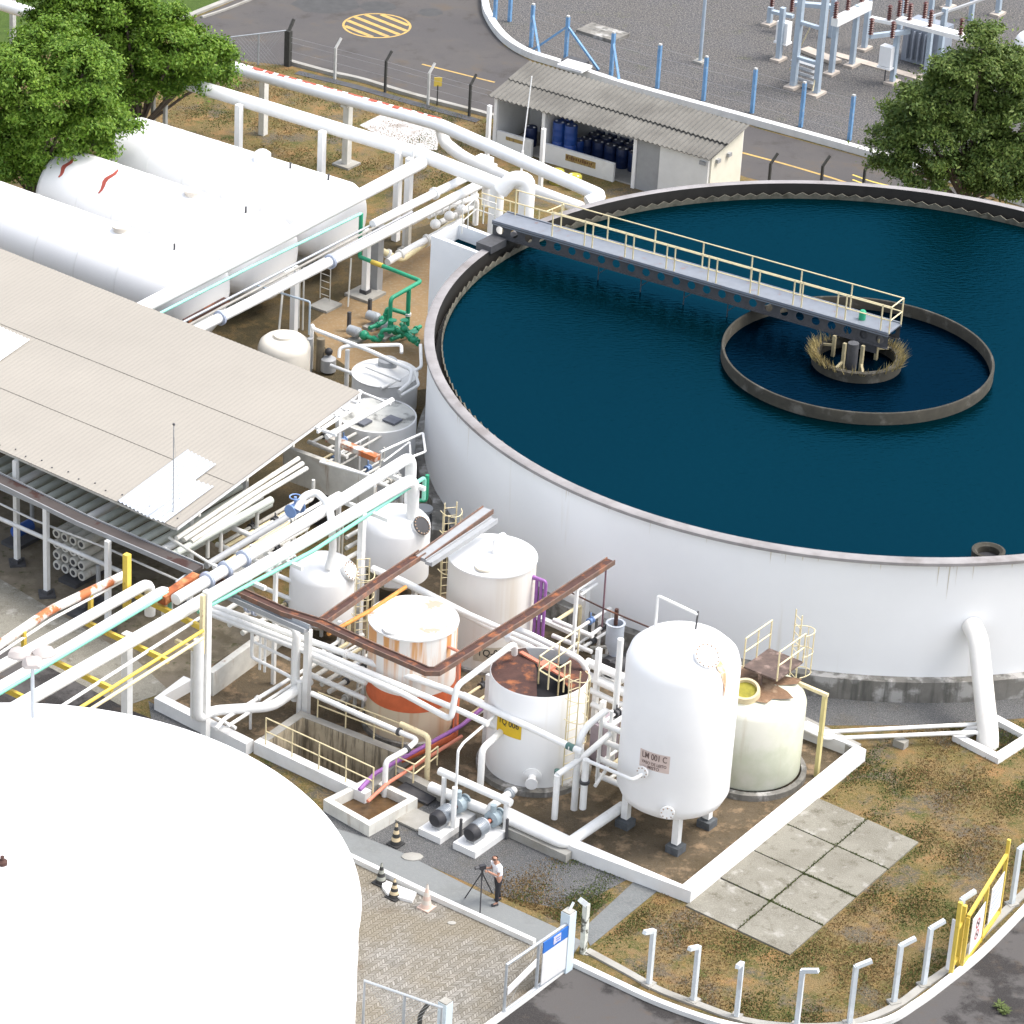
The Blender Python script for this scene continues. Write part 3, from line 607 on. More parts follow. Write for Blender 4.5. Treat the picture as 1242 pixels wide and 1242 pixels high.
def manway(t, p, ax, r, h, m, lid, bolts=16):
    g = MB(); g.lathe(p, [(r*.8, -.2), (r*.8, h*.6), (r, h*.6), (r, h)], 28, ax); g.build('manway', m, t)
    l = MB(); l.lathe(p+ax.normalized()*h, [(r, 0), (r*1.0, .035), (0, .05)], 28, ax); lo = l.build('manway_lid', lid, t)
    a = ax.normalized(); ref = UP if abs(a.z) < .9 else Vector((1, 0, 0)); x = (ref-a*ref.dot(a)).normalized(); y = a.cross(x)
    for k in range(bolts):
        q = p+a*(h+.03)+(x*math.cos(6.283*k/bolts)+y*math.sin(6.283*k/bolts))*r*.9; MB().disc(q, .028, .04, 6, a).build('bolt', mat('rusty_bolts', (.35, .25, .18), .7), lo)

# 1 the tall white pressure vessel
c = at(812, 1008); c = Vector((16.90, 92.80, 0)); r = 1.72
t = thing('pressure_vessel', 'tall white pressure vessel on blocked legs reading LM 001 C', 'tank', c)
prof = [(0, 1.0), (.7, 1.05), (1.25, 1.22), (1.57, 1.45), (r, 1.78), (r, 6.15), (1.62, 6.48), (1.35, 6.73), (.9, 6.96), (.4, 7.08), (0, 7.1)]
MB().lathe(c, prof, 64).build('shell', mat('vessel_white', (.82, .82, .82), .4, var=.04, vs=.8), t)
for u, v in ((758, 1002), (819, 1033), (857, 1002), (815, 985)):
    p = at(u, v); l = MB(); l.bx(p+UP*.32, .22, .22, 1.5); l.build('leg', WPIPE, t, smooth=False)
    k = MB(); k.bx(p+UP*.25, .2, .2, .14); k.bx(p, .46, .46, .27); k.build('block', mat('dark_block', (.10, .11, .12), .8, var=.4, vs=6), t, smooth=False)
az = math.atan2(-1, .9); az = -1.12
nrm = Vector((math.cos(az)*.8, math.sin(az)*.8, 1)).normalized()
manway(t, c+Vector((math.cos(az)*1.05, math.sin(az)*1.05, 6.78)), nrm, .40, .16, WHITE, WHITE)
# rust run under the manway
rr = MB(); a0 = -.93; vs = []
for i, (rad, z, wd) in enumerate(((1.36, 6.73, .16), (1.53, 6.6, .2), (1.65, 6.40, .12), (1.727, 6.1, .06), (1.727, 5.7, .02))):
    for s in (-1, 1): vs.append((c.x+math.cos(a0+s*wd/rad/1.3)*(rad+.012), c.y+math.sin(a0+s*wd/rad/1.3)*(rad+.012), z+.012))
rr.add(vs, [(2*i, 2*i+1, 2*i+3, 2*i+2) for i in range(4)]).build('rust_stain', mat('faint_rust', (.58, .33, .18), .7, var=.1, vs=8, col2=(.70, .58, .47), th=(.45, .65)), t)
label_plate(t, c, r, -2.12, 3.45, .98, .62, mat('faded_pink_plate', (.62, .50, .45), .7, var=.15, vs=5), [('LM 001 C', .30, .15, .68), ('VASO DE LEITO', .145, -.09, .8), ('MISTO', .145, -.23, .9)], mat('faded_ink', (.12, .08, .07), .7, var=0))
for azn, zn, rn in ((-2.28, 3.05, .2), (-1.8, 1.85, .22)):
    ax = Vector((math.cos(azn), math.sin(azn), 0)); p = c+ax*(r-.05 if zn > 1.7 else r-.28)+UP*zn
    n_ = MB(); n_.lathe(p, [(rn*.6, 0), (rn*.6, .16), (rn, .16), (rn, .21), (0, .21)], 20, ax); n_.build('nozzle', WHITE, t)
    for k in range(8):
        q = p+ax*.21+(UP*math.cos(k*.785)+UP.cross(ax)*math.sin(k*.785))*rn*.78; MB().disc(q, .022, .02, 6, ax).build('bolt', mat('rusty_bolts', (.35, .25, .18), .7), t)
v1 = [c+Vector((-.85, .5, 6.7)), c+Vector((-.85, .5, 8.1)), c+Vector((.35, .25, 7.6))]
MB().tube(v1, .045, 8).build('vent_pipe', WPIPE, t)
MB().tube([v1[2]+Vector((0, 0, .1)), v1[2], c+Vector((.32, .25, 7.0))], .03, 6).build('vent_valve', DARK, t)

# 2 greenish plastic tank with broken rusty top
c = Vector((19.86, 96.25, 0)); r = 1.62
t = thing('plastic_tank', 'pale greenish plastic tank with rusty broken platform on top', 'tank', c)
MB().lathe(c, [(r+.22, 0), (r+.22, .22), (r+.05, .25)], 48).build('plinth', CONCD, t)
FRP = mat('translucent_plastic', (.62, .64, .50), .45, var=.12, vs=.8, col2=(.70, .69, .60), th=(.45, .6), streak=3, scol=(.55, .5, .38), sth=(.62, .8))
MB().lathe(c, [(r-.05, .22), (r, .3), (r, 2.75), (r-.08, 2.95), (r-.25, 3.08), (.6, 3.25), (0, 3.28)], 56).build('shell', FRP, t)
br = mat('brown_encrusted', (.22, .13, .075), .9, var=.5, vs=3, col2=(.40, .29, .19), th=(.5, .7), bump=.6, bs=12)
rnd = random.Random(4)
m_ = MB(); vs = [c+Vector((0, .15, 3.335))]; n = 26
for k in range(n):
    a = 2*math.pi*k/n; q = 1.12+.25*math.sin(k*1.7)+.2*math.sin(k*.9+1); vs.append(c+Vector((math.cos(a)*q, math.sin(a)*q*.9, 3.27-.05*q)))
m_.add(vs, [(0, 1+k, 1+(k+1) % n) for k in range(n)]).build('crust', br, t)
w_ = c+Vector((-.42, -.62, 3.15)); ax = Vector((-.12, -.35, 1)).normalized()
m_ = MB(); m_.lathe(w_, [(.46, -.05), (.46, .30), (.44, .36), (.36, .36), (.35, .1)], 30, ax); m_.build('hatch_collar', mat('cream_collar', (.62, .52, .33), .7, var=.2, vs=4), t)
m_ = MB(); m_.lathe(w_, [(0, .24), (.355, .24)], 30, ax); m_.build('hatch_fill', mat('mustard_fill', (.30, .27, .03), .8, var=.3, vs=8), t)
# rusty platform and its railings
pl = c+Vector((.55, .35, 3.7)); m_ = MB(); m_.box(pl, E1, E2, UP, 1.5, 1.25, .06); m_.beam(pl-E1*.7, pl-E1*.7-UP*.45, .1, .1); m_.build('platform', mat('brown_grey_plate', (.13, .09, .075), .8, var=.4, vs=4, col2=(.25, .18, .15), th=(.55, .65)), t, smooth=False)
for s in (-1, 1):
    q = pl+E2*s*.62
    for lv in (.55, 1.05): MB().tube([q-E1*.75+UP*lv, q+E1*.75+UP*lv], .026, 6).build('rail', CREAM, t)
    for k in (-.75, 0, .75): MB().tube([q+E1*k, q+E1*k+UP*1.05], .026, 6).build('post', CREAM, t)
lb = pl+E1*1.05+E2*.15
ladder('yellow caged ladder rising behind the greenish plastic tank', (lb.x, lb.y), E1*.8+E2*.5, 1.2, 5.2, CREAM, cage=True, cz0=3.0)
PYEL = mat('pale_yellow', (.60, .52, .24), .55, var=.15, vs=4)
t = thing('pipe_support', 'yellow goalpost frame standing right of the greenish tank', 'support', at(990, 942))
a = at(990, 942); b = at(972, 905); q = a+UP*3.0; q2 = Vector((a.x, a.y, 3.0))-E2*1.05+UP*.02
MB().beam(a, q, .13, .13).build('post', PYEL, t, smooth=False); MB().beam(q+E2*.1+UP*.05, q2+UP*.05, .11, .11).build('crossbar', CREAM, t, smooth=False); MB().beam(Vector((q2.x, q2.y, 0)), q2, .13, .13).build('post', PYEL, t, smooth=False)

# 3 white tank with the yellow plate
c = Vector((13.08, 96.46, 0)); r = 1.55; ZT = 3.5
t = thing('storage_tank', 'white storage tank with yellow plate and rusty open lid', 'tank', c)
MB().lathe(c, [(r+.28, 0), (r+.28, .2), (r-.1, .2)], 48).build('plinth', CONCD, t)
sm = streak_mat('white_with_base_stain', (.78, .78, .77), 2.0, (.60, .54, .42), .58, .8, .6)
MB().lathe(c, [(r, .2), (r, ZT), (r-.02, ZT+.03), (r-.05, ZT), (r-.05, ZT-.5)], 64).build('shell', sm, t)
# half of the lid lies rusty, the rest is open and dark
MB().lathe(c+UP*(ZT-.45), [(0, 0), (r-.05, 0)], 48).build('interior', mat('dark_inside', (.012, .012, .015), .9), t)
m_ = MB(); N = 40; vs = []
def chord(a): return Vector((math.cos(a)*(r-.03), math.sin(a)*(r-.03), 0))
a0, a1 = math.pi*.56, math.pi*1.45
vs = [c+chord(a0+(a1-a0)*k/N)+UP*(ZT+.02) for k in range(N+1)]+[c+UP*(ZT+.16)+Vector((-.1, 0, 0))]
m_.add(vs, [(k, k+1, N+1) for k in range(N)]); lid = m_.build('lid', RUSTY, t)
m_ = MB(); a0, a1 = -.95, .75; vs = [c+chord(a0+(a1-a0)*k/N)+UP*(ZT+.02) for k in range(N+1)]+[c+UP*(ZT+.02)+Vector((.55, -.12, 0))]
m_.add(vs, [(k, k+1, N+1) for k in range(N)]).build('lid', RUSTY, t)
MB().beam(c+Vector((-.5, 1.0, ZT+.15)), c+Vector((.75, -.55, ZT+.15)), .14, .06).build('mixer_beam', PINK, t)
MB().box(c+Vector((.25, .1, ZT+.2)), E1, E2, UP, .4, .5, .1).build('mixer_base', PINK, t)
label_plate(t, c, r, -2.3, 2.2, .95, .62, mat('yellow_plate', (.72, .48, .02), .5, var=.1, vs=4), [('TQ 006', .30, .14, .82)], INK)
ax = Vector((math.cos(-1.72), math.sin(-1.72), 0)); p = c+ax*(r-.1)+UP*.62
MB().lathe(p, [(.30, 0), (.30, .14), (.13, .18), (.13, .5), (.2, .5), (.2, .56), (0, .56)], 24, ax).build('nozzle', WHITE, t)
lb = c+Vector((math.cos(-1.02), math.sin(-1.02), 0))*(r+.18)
ladder('cream caged ladder on the front of the white tank with the yellow plate', (lb.x, lb.y), (math.cos(-1.02), math.sin(-1.02), 0), .3, 4.35, CREAM, cz0=2.1)
t = thing('railing', 'cream guard railing on top of the tank with the yellow plate', 'railing', c+UP*ZT)
Q = [at(650, 820, ZT), at(669, 832, ZT), at(710, 812, ZT), at(712, 790, ZT)]
Q = [c+Vector((math.cos(a), math.sin(a), 0))*(r-.1)+UP*(ZT+.02) for a in (-1.45, -1.25)]+[c+Vector((.25, .55, ZT+.02)), c+Vector((1.3, .75, ZT+.02))]
Q = [c+Vector((-.15, -.75, ZT+.03)), c+Vector((.25, -1.45, ZT+.03))]
Q2 = [c+Vector((.25, -1.45, ZT+.03)), c+Vector((1.15, -.62, ZT+.03))]
for pts in ((c+Vector((-.12, -.72, ZT+.03)), c+Vector((.42, -1.42, ZT+.03))), (c+Vector((-.12, -.72, ZT+.03)), c+Vector((1.3, 1.0, ZT+.03))), (c+Vector((.42, -1.42, ZT+.03)), c+Vector((.8, -1.02, ZT+.03)))):
    a, b = pts
    for lv in (.5, 1.0): MB().tube([a+UP*lv, b+UP*lv], .026, 6).build('rail', CREAM, t)
    for s in (0, .5, 1): MB().tube([a.lerp(b, s), a.lerp(b, s)+UP*1.0], .026, 6).build('post', CREAM, t)

# 4 rust-stained tank
c = Vector((9.30, 99.1, 0)); r = 1.43; ZT = 3.95
t = thing('storage_tank', 'white tank with orange rust runs and red lower band', 'tank', c)
top = mat('peeling_lid', (.78, .78, .76), .6, var=.05, vs=2, col2=(.45, .26, .18), th=(.58, .62), amt=.9)
MB().lathe(c, [(r+.12, 0), (r+.12, .15), (r-.1, .15)], 40).build('plinth', CONCD, t)
MB().lathe(c, [(r, .15), (r, 1.25)], 56).build('lower_shell', streak_mat('buff_lower', (.62, .52, .38), 2.4, (.50, .22, .08), .55, .75, .7), t)
MB().lathe(c, [(r+.004, 1.25), (r+.004, 1.85)], 56).build('red_band', ORANGE, t)
MB().lathe(c, [(r+.002, 1.85), (r+.002, ZT-.02)], 56).build('shell', streak_mat('rust_runs', (.76, .74, .70), 3.4, (.62, .27, .05), .45, .57, .9, 1.7, 3.4), t)
MB().lathe(c, [(r+.03, ZT-.06), (r+.03, ZT), (r*.5, ZT+.11), (0, ZT+.16)], 56).build('roof', top, t)
hp = c+Vector((-.72, -.82, ZT+.04)); MB().lathe(hp, [(.33, 0), (.33, .07), (.27, .09), (0, .09)], 24).build('hatch', top, t)
ax = Vector((math.cos(-.75), math.sin(-.75), 0)); MB().tube([c+ax*(r-.05)+UP*3.45, c+ax*(r+.45)+UP*3.45, c+ax*(r+.45)+UP*.2], .05, 8).build('red_pipe', PINK, t)

# 5 white tank behind, grey lettering
c = Vector((12.25, 103.6, 0)); r = 1.46; ZT = 3.72
t = thing('storage_tank', 'white flat-topped tank with a small vent bend and grey lettering', 'tank', c)
MB().lathe(c, [(r+.1, 0), (r+.1, .12), (r-.1, .12)], 40).build('plinth', CONCD, t)
MB().lathe(c, [(r, .12), (r, ZT-.02)], 56).build('shell', streak_mat('white_buff_low', (.74, .72, .68), 2.0, (.6, .52, .42), .5, .7, .6), t)
MB().lathe(c, [(r+.03, ZT-.06), (r+.03, ZT), (r*.5, ZT+.13), (0, ZT+.18)], 56).build('roof', WHITE, t)
MB().lathe(c+Vector((-.35, -.95, ZT+.06)), [(.33, 0), (.33, .08), (0, .1)], 24).build('hatch', mat('cream_hatch', (.72, .66, .55), .6), t)
v = c+Vector((.05, -.15, ZT+.1)); MB().tube([v, v+UP*.6, v+UP*.62+Vector((.28, .25, 0)), v+UP*.45+Vector((.3, .27, 0))], .1, 12).build('vent_bend', WHITE, t)
label_plate(t, c, r, -1.58, .75, 1.25, .55, mat('pale_plate', (.55, .50, .40), .7, var=.2, vs=5), [('TQ-007', .36, .06, .85)], INK)
ax = Vector((math.cos(-.5), math.sin(-.5), 0))
for k in range(3): MB().tube([c+ax*(r-.05)+UP*(3.3-.02*k), c+ax*(r+.15+.16*k)+UP*(3.3-.02*k), c+ax*(r+.15+.16*k)+UP*.3], .06, 8).build('purple_pipe', PURPLE, t)

# 6, 7 dome-topped vessels
def dome_tank(label, c, r, z0, z1, mdir, lidm, text=None, extra=None):
    t = thing('pressure_vessel', label, 'tank', c)
    h = r*.42; prof = [(0, z0-.2), (r*.7, z0-.1), (r, z0+.2), (r, z1-h), (r*.97, z1-h*.72), (r*.86, z1-h*.42), (r*.65, z1-h*.2), (r*.35, z1-h*.05), (0, z1)]
    MB().lathe(c, prof, 48).build('shell', mat('vessel_white', (.82, .82, .82), .4), t)
    for k in range(4):
        a = k*math.pi/2+.78; p = c+Vector((math.cos(a), math.sin(a), 0))*r*.8; MB().bx(p, .15, .15, z0+.3).build('leg', WPIPE, t, smooth=False)
    d_ = Vector((math.cos(mdir), math.sin(mdir), 0)); manway(t, c+d_*r*.80+UP*(z1-h*.55), (d_*.9+UP*.8).normalized(), .34, .18, WHITE, lidm)
    if text: label_plate(t, c, r, text[0], text[1], .8, .55, mat('dull_olive_plate', (.30, .29, .20), .8, var=.3, vs=6), [(text[2], .34, 0, .72)], mat('olive_ink', (.07, .06, .03), .7, var=0))
    return t
A_ = at(477, 715); dome_tank('white dome-topped vessel with a black bolted manway lid', Vector((9.35, 107.3, 0)), 1.16, .8, 3.35, -.75, mat('black_lid', (.04, .04, .045), .6), (-2.30, 1.25, 'TQ 009'))
dome_tank('white dome-topped vessel with a white manway near the gooseneck pipe', Vector((6.72, 104.6, 0)), 1.13, .8, 3.0, -.55, WHITE, (-2.30, 1.0, 'TQ 010'))
lb = Vector((11.05, 106.2, 0)); ladder('cream caged ladder beside the dome-topped vessel with the black lid', lb, (.2, -1, 0), .3, 4.3, CREAM, cz0=1.8)
lb = Vector((7.95, 103.2, 0)); ladder('cream caged ladder beside the dome-topped vessel with the white manway', lb, (.2, -1, 0), .3, 3.8, CREAM, cz0=1.8)

# 8, 9 tanks right of the canopy
c = Vector((9.28, 116.3, 0)); r = 1.42; ZT = 2.45
t = thing('storage_tank', 'white open-topped tank with mouldy lid slabs by the canopy corner', 'tank', c)
MB().lathe(c, [(r, 0), (r, ZT), (r-.05, ZT+.02), (r-.08, ZT-.3)], 48).build('shell', WHITE, t)
md = mat('mouldy_lid', (.55, .55, .51), .8, var=.2, vs=2, col2=(.16, .16, .15), th=(.52, .62), amt=.9)
MB().lathe(c, [(0, ZT+.02), (r-.02, ZT-.02)], 20).build('lid', md, t)
for a, b in (((-.6, -.6), (.35, .35)), ((.5, -.5), (.4, .4))):
    MB().box(c+Vector((a[0], a[1], ZT+.06)), E1, E2, UP, .5, .55, .07).build('hatch_cover', mat('slate_cover', (.16, .17, .20), .8, var=.3), t)
c = Vector((9.95, 122.0, 0)); r = 1.25; ZT = 1.35
t = thing('storage_tank', 'low grey-white round tank crossed by thin white pipes', 'tank', c)
MB().lathe(c, [(r, 0), (r, ZT)], 40).build('shell', WHITE, t)
MB().lathe(c, [(r+.02, ZT-.04), (r+.02, ZT), (0, ZT+.3)], 40).build('roof', mat('grey_lid', (.72, .72, .70), .6, var=.15, vs=2), t)
MB().lathe(c+Vector((.1, .2, ZT+.15)), [(.36, 0), (.36, .3), (.30, .34), (0, .34)], 24).build('hatch', GREY, t)
c = Vector((6.0, 122.6, 0)); r = 1.02; ZT = 1.55
c = at(344, 452); t = thing('plastic_tank', 'cream-white plastic water tank half hidden behind the canopy roof', 'tank', c)
MB().lathe(c, [(r, 0), (r, ZT-.45), (r*.93, ZT-.22), (r*.75, ZT-.06), (.42, ZT), (.42, ZT+.1), (0, ZT+.12)], 40).build('shell', mat('milky_plastic', (.74, .70, .62), .5, var=.1, vs=1.5, col2=(.6, .5, .38), th=(.6, .75), amt=.6), t)

# big foreground tank
c = Vector((-3.337, 80.82, 0)); r = 9.773
t = thing('storage_tank', 'enormous white flat-roofed tank cut off by the lower left corner', 'tank', c)
MB().lathe(c, [(r+.15, 0), (r+.15, .3), (r, .3)], 128).build('plinth', CONC, t)
for zz in (1.7, 3.1, 4.5): MB().lathe(c, [(r+.001, zz-.03), (r+.012, zz), (r+.001, zz+.03)], 128).build('weld_seam', WCLEAN, t)
MB().lathe(c, [(r-.0, .3), (r, 5.94)], 160).build('shell', WCLEAN, t)
MB().lathe(c, [(r+.02, 5.9), (r+.05, 5.97), (r, 6.0), (r*.6, 6.22), (r*.3, 6.32), (0, 6.36)], 160).build('roof', WCLEAN, t)
p = at(3, 1048, 6.36); MB().lathe(p, [(.14, 0), (.14, .1), (.06, .14), (.06, .25), (0, .27)], 14).build('vent', RUSTY, t)
MB().tube([at(8, 1050, 6.45), at(52, 1064, 6.5)], .012, 5).build('cable', GREY, t)
MB().tube(smooth_line([at(u, v, 6.36) for u, v in ((100, 862), (72, 895), (52, 930), (46, 985), (28, 1015), (8, 1028))], 4), .012, 4, round_=False).build('hose', mat('faint_grey', (.62, .62, .61), .6, var=.05), t)
p = at(58, 1003, 6.28); MB().add([(p.x+.55*math.cos(k*.524)*(1+.15*math.sin(2*k)), p.y+.42*math.sin(k*.524), 6.315) for k in range(12)], [tuple(range(12))]).build('dent_stain', mat('faint_grey', (.62, .62, .61), .6, var=.05), t)

# ---------------------------------------------------------------- horizontal tanks
def htank(label, ua, ub, r=1.72, z=2.4, extras=()):
    a, b = at(*ua, z), at(*ub, z); u = (b-a).normalized(); L_ = (b-a).length; t = thing('horizontal_tank', label, 'tank', Vector(((a.x+b.x)/2, (a.y+b.y)/2, 0)), 'long white horizontal tanks')
    e = .55; prof = [(0, 0), (r*.45, .06), (r*.75, .2), (r*.93, .38), (r, e+.1), (r, L_-e-.1), (r*.93, L_-.38), (r*.75, L_-.2), (r*.45, L_-.06), (0, L_)]
    MB().lathe(a, prof, 56, u).build('shell', WCLEAN, t)
    s = UP.cross(u)
    for f in (.2, .5, .8):
        q = a+u*L_*f; MB().box(Vector((q.x, q.y, .55)), u, s, UP, .35, 2.4, 1.1).build('saddle', WDIRTY, t, smooth=False)
    for f in (.22, .38, .55, .72): 
        q = a+u*L_*f; MB().lathe(q, [(r+.006, -.035), (r+.014, 0), (r+.006, .035)], 56, u).build('weld_seam', WHITE, t)
    for kind, f, side in extras:
        q = a+u*L_*f
        if kind == 'hatch': MB().lathe(q+UP*(r-.05), [(.3, 0), (.3, .2), (.36, .2), (.36, .26), (0, .3)], 20).build('hatch', mat('stained_hatch', (.66, .6, .52), .6, col2=(.4, .2, .12), th=(.55, .65)), t)
        if kind == 'vent': MB().lathe(q+UP*(r-.05), [(.05, 0), (.05, .3), (0, .32)], 8).build('vent', DARK, t)
        if kind == 'knob': MB().lathe(q+UP*(r-.05), [(.36, 0), (.36, .32), (.2, .45), (0, .48)], 20).build('manhole', WHITE, t)
        if kind == 'rust':
            m_ = MB(); vs = []
            for i in range(9):
                for k in (-1, 1):
                    an = side[0]+(side[1]-side[0])*i/8; ww = .09*math.sin(math.pi*(i+.6)/9.2)+.02; off = u*(k*ww+.06*math.sin(i*1.3))
                    vs.append(q+off+(s*math.cos(an)+UP*math.sin(an))*(r+.012))
            m_.add(vs, [(2*i, 2*i+1, 2*i+3, 2*i+2) for i in range(8)]).build('rust_patch', mat('red_primer', (.35, .07, .05), .7), t)
    return t
htank('rear long white horizontal tank, the farthest from the canopy', (147, 186), (426, 275), extras=(('knob', .62, 0), ('vent', .74, 0), ('vent', .9, 0)))
htank('middle long white horizontal tank with two dark red primer patches', (66, 225), (340, 321), extras=(('hatch', .62, 0), ('vent', .85, 0), ('rust', .115, (1.5+.9, 1.5+.25)), ('rust', .30, (1.5+.95, 1.5+.1))))
htank('front long white horizontal tank with a stained hatch, next to the canopy', (-30, 263), (256, 368), extras=(('hatch', .63, 0), ('vent', .85, 0), ('knob', .05, 0)))
# ================================================================ foreground rack (runs up to the right)
ZP = 4.8
def under(u, v, z): p = at(u, v, z); return Vector((p.x, p.y, 0))
def post_under(label, u, v, z, w=.18, m=None, name='rack_post', foot=False, zt=None, zb=0):
    b = under(u, v, z); t = thing(name, label, 'post', b+UP*zb, 'pipe rack posts'); MB().bx(b+UP*zb, w, w, (zt or z)-zb).build('column', m or WPIPE, t, smooth=False)
    if foot: MB().bx(b, w*2.6, w*2.6, .14).build('footing', CONC, t, smooth=False)
    return t
def beam(label, a, b, w=.14, h=.16, m=None, name='cross_beam', cat='beam', group=None):
    P = W([a, b]); return tag(MB().beam(P[0], P[1], w, h).build(name, m or WPIPE, smooth=False), label, cat, group)
pipe('fat white pipe nearest the large tank, running to the bend by the black-lidded vessel', [(-60, 903, ZP), (258, 721, ZP), (502, 580, ZP), 2.6], .21)
pipe('fat white flanged pipe above it, ending in a drop by the clarifier wall', [(213, 727, ZP), (258, 700, ZP), (380, 627, ZP), (499, 553, ZP), 3.0], .20, flanges=[(0, .85), (1, .12), (1, .3)], fm=mat('blue_grey_flange', (.45, .50, .62), .5))
pipe('white pipe at the left ending in a downward bend beside the green pipe', [(-60, 868, ZP), (92, 781, ZP), (203, 714, ZP), 3.6], .19)
pipe('white pipe between the rusty pipe and the green pipe', [(-60, 843, ZP), (32, 790, ZP), (182, 706, ZP), 3.6], .18)
pipe('thin light green pipe dropping beside the yellow beams', [(-60, 872, ZP), (0, 841, ZP), (206, 718, ZP), 4.2], .065, LGREEN)
pipe('thin light green pipe under the fat pipes ending in a darker drop', [(240, 742, ZP-.25), (380, 668, ZP-.25), (515, 579, ZP-.25), (515, 579, 3.7)], .07, LGREEN)
pipe('thin white pipe beside the yellow pair', [(60, 866, 4.4), (246, 747, 4.4)], .055)
pipe('outer yellow pipe of the pair above the large tank', [(85, 866, 4.4), (246, 765, 4.4)], .06, YEL)
pipe('inner cream pipe of the pair above the large tank', [(96, 869, 4.4), (246, 774, 4.4)], .06, CREAM)
pipe('rust-blotched pipe at the left edge ending at the yellow post', [(-60, 822, ZP+.1), (61, 740, ZP+.1), (150, 698, ZP+.1)], .15, RUSTW)
pipe('thin white pipe just below the rusty pipe', [(-60, 832, ZP-.1), (61, 752, ZP-.1), (150, 704, ZP-.1)], .05)
for i, (a, b) in enumerate((((165, 722), (246, 762)), ((98, 752), (204, 802)), ((38, 789), (136, 836)), ((-10, 828), (36, 850)))):
    beam(('yellow cross beam under the green pipe bend', 'yellow cross beam left of the white rack post', 'yellow cross beam above the rim of the large tank', 'short yellow cross beam at the left edge by the lamp')[i], (*a, ZP-.45), (*b, ZP-.45), .12, .18, YEL, group='yellow cross beams of the rack')
for i, (u, v, zz) in enumerate(((110, 733, ZP-.1), (29, 781, ZP-.1))): 
    b = at(u, v, ZP-.35); tag(MB().bx(b-UP*.3, .13, .13, .75).build('yellow_bracket', YEL, smooth=False), ('yellow bracket holding the rusty pipe near the yellow post', 'yellow bracket holding the rusty pipe at the left edge')[i], 'bracket')
post_under('tall yellow post standing above the rack where the rusty pipe ends', 154, 712, ZP, .2, YEL, 'yellow_post', zt=6.0, zb=3.9)
post_under('white rack post with yellow beam behind the large tank', 154, 768, ZP-.5, .26)
b = at(249, 900); t = thing('rack_post', 'tall white rack post rising in front of the dike wall with a beige bracket', 'post', b, 'pipe rack posts')
MB().bx(b, .22, .22, 5.6).build('column', WPIPE, t, smooth=False); q = b-E1*.22
MB().beam(q+UP*3.4, q+UP*5.55, .13, .13).build('bracket', CREAM, t, smooth=False); MB().beam(q+UP*3.45-E2*1.1, q+UP*3.45, .12, .12).build('bracket', CREAM, t, smooth=False)
post_under('white rack post left of the white-lidded vessel', 335, 676, ZP, .12)
post_under('white rack post behind the two dome-topped vessels', 440, 618, ZP, .2)
for i, (u, v, w_) in enumerate(((290, 700, 1.1), (335, 676, 1.1), (440, 618, 1.1), (487, 582, 1.0))):
    c = at(u, v, ZP-.3); tag(MB().beam(c-E2*w_, c+E2*w_, .12, .14).build('cross_beam', WPIPE, smooth=False), ('white cross beam beside the grey cable trays', 'white cross beam left of the gooseneck', 'white cross beam behind the black-lidded vessel', 'white cross beam near the clarifier end of the rack')[i], 'beam', 'white cross beams of the rack')
beam('rusty orange beam end between the green pipe bend and the flanged pipe', (196, 728, ZP-.1), (238, 700, ZP-.1), .3, .3, mat('orange_rust_plate', (.36, .10, .03), .8, var=.4, vs=4, col2=(.55, .25, .10), th=(.5, .65)), 'rusty_beam')
# gooseneck with blue valve
pipe('curved white gooseneck pipe dropping onto the dome-topped vessel', [(360, 618, 4.6), (369, 601, 5.0), (384, 597, 5.1), (399, 612, 5.0), (403, 640, 4.6), (404, 668, 3.6), (398, 690, 3.0)], .13)
t = thing('valve', 'blue valve on the pipe beside the gooseneck', 'valve', at(358, 617, 4.5)); p = at(358, 617, 4.5)
VB = mat('valve_blue', (.20, .32, .58), .5, var=.2, vs=5)
m_ = MB(); m_.sphere(p, .2, 12, 8); m_.disc(p-E1*.28, .24, .07, 14, E1); m_.disc(p+E1*.2, .24, .07, 14, E1); m_.tube([p, p+UP*.45], .05, 8); m_.build('body', VB, t); MB().tube([p+UP*.45+E1*.2*math.cos(a)+E2*.2*math.sin(a) for a in [k*.6283 for k in range(11)]], .025, 6, round_=False).build('handwheel', VB, t)

# ================================================================ rusty gantry trays (run down to the right)
ZG = 4.5
def tray(label, pts, w, m, h=.12, name='cable_tray', lip=None):
    P = W(pts); t = thing(name, label, 'cable tray', P[0]); mb = MB()
    line = [Vector((p.x, p.y, 0)) for p in P]; strip(mb, line, w, P[0].z-h, P[0].z); mb.build('bottom', m, t, smooth=False)
    for s in (-1, 1):
        off = []
        for i in range(len(line)):
            tt = (line[min(i+1, len(line)-1)]-line[max(i-1, 0)]).normalized(); off.append(line[i]+Vector((-tt.y, tt.x, 0))*s*(w/2+.021))
        mb = MB(); strip(mb, off, .04, P[0].z-h, P[0].z+.05); mb.build('side', lip or m, t, smooth=False)
    return t
TL = mat('tray_lip', (.16, .10, .075), .6, var=.3, vs=4, col2=(.25, .12, .07), th=(.5, .65))
tray('long rusty brown tray running past the rust-stained tank and up to the clarifier wall', [(258, 702, ZG), (345, 741, ZG), (390, 755, ZG), (450, 783, ZG), (505, 807, ZG), (518, 813, ZG), (530, 813, ZG), (541, 806, ZG), (640, 745, ZG), (741, 679, ZG)], .26, RUSTY, lip=TL)
tray('rusty brown tray branching up between the dome-topped vessels', [(392, 752, ZG+.02), (450, 711, ZG+.02), (512, 670, ZG+.02)], .24, RUSTY, lip=TL)
tray('grey galvanised tray continuing past the caged ladder', [(510, 676, ZG+.03), (592, 617, ZG+.03)], .36, GREY, lip=TL)
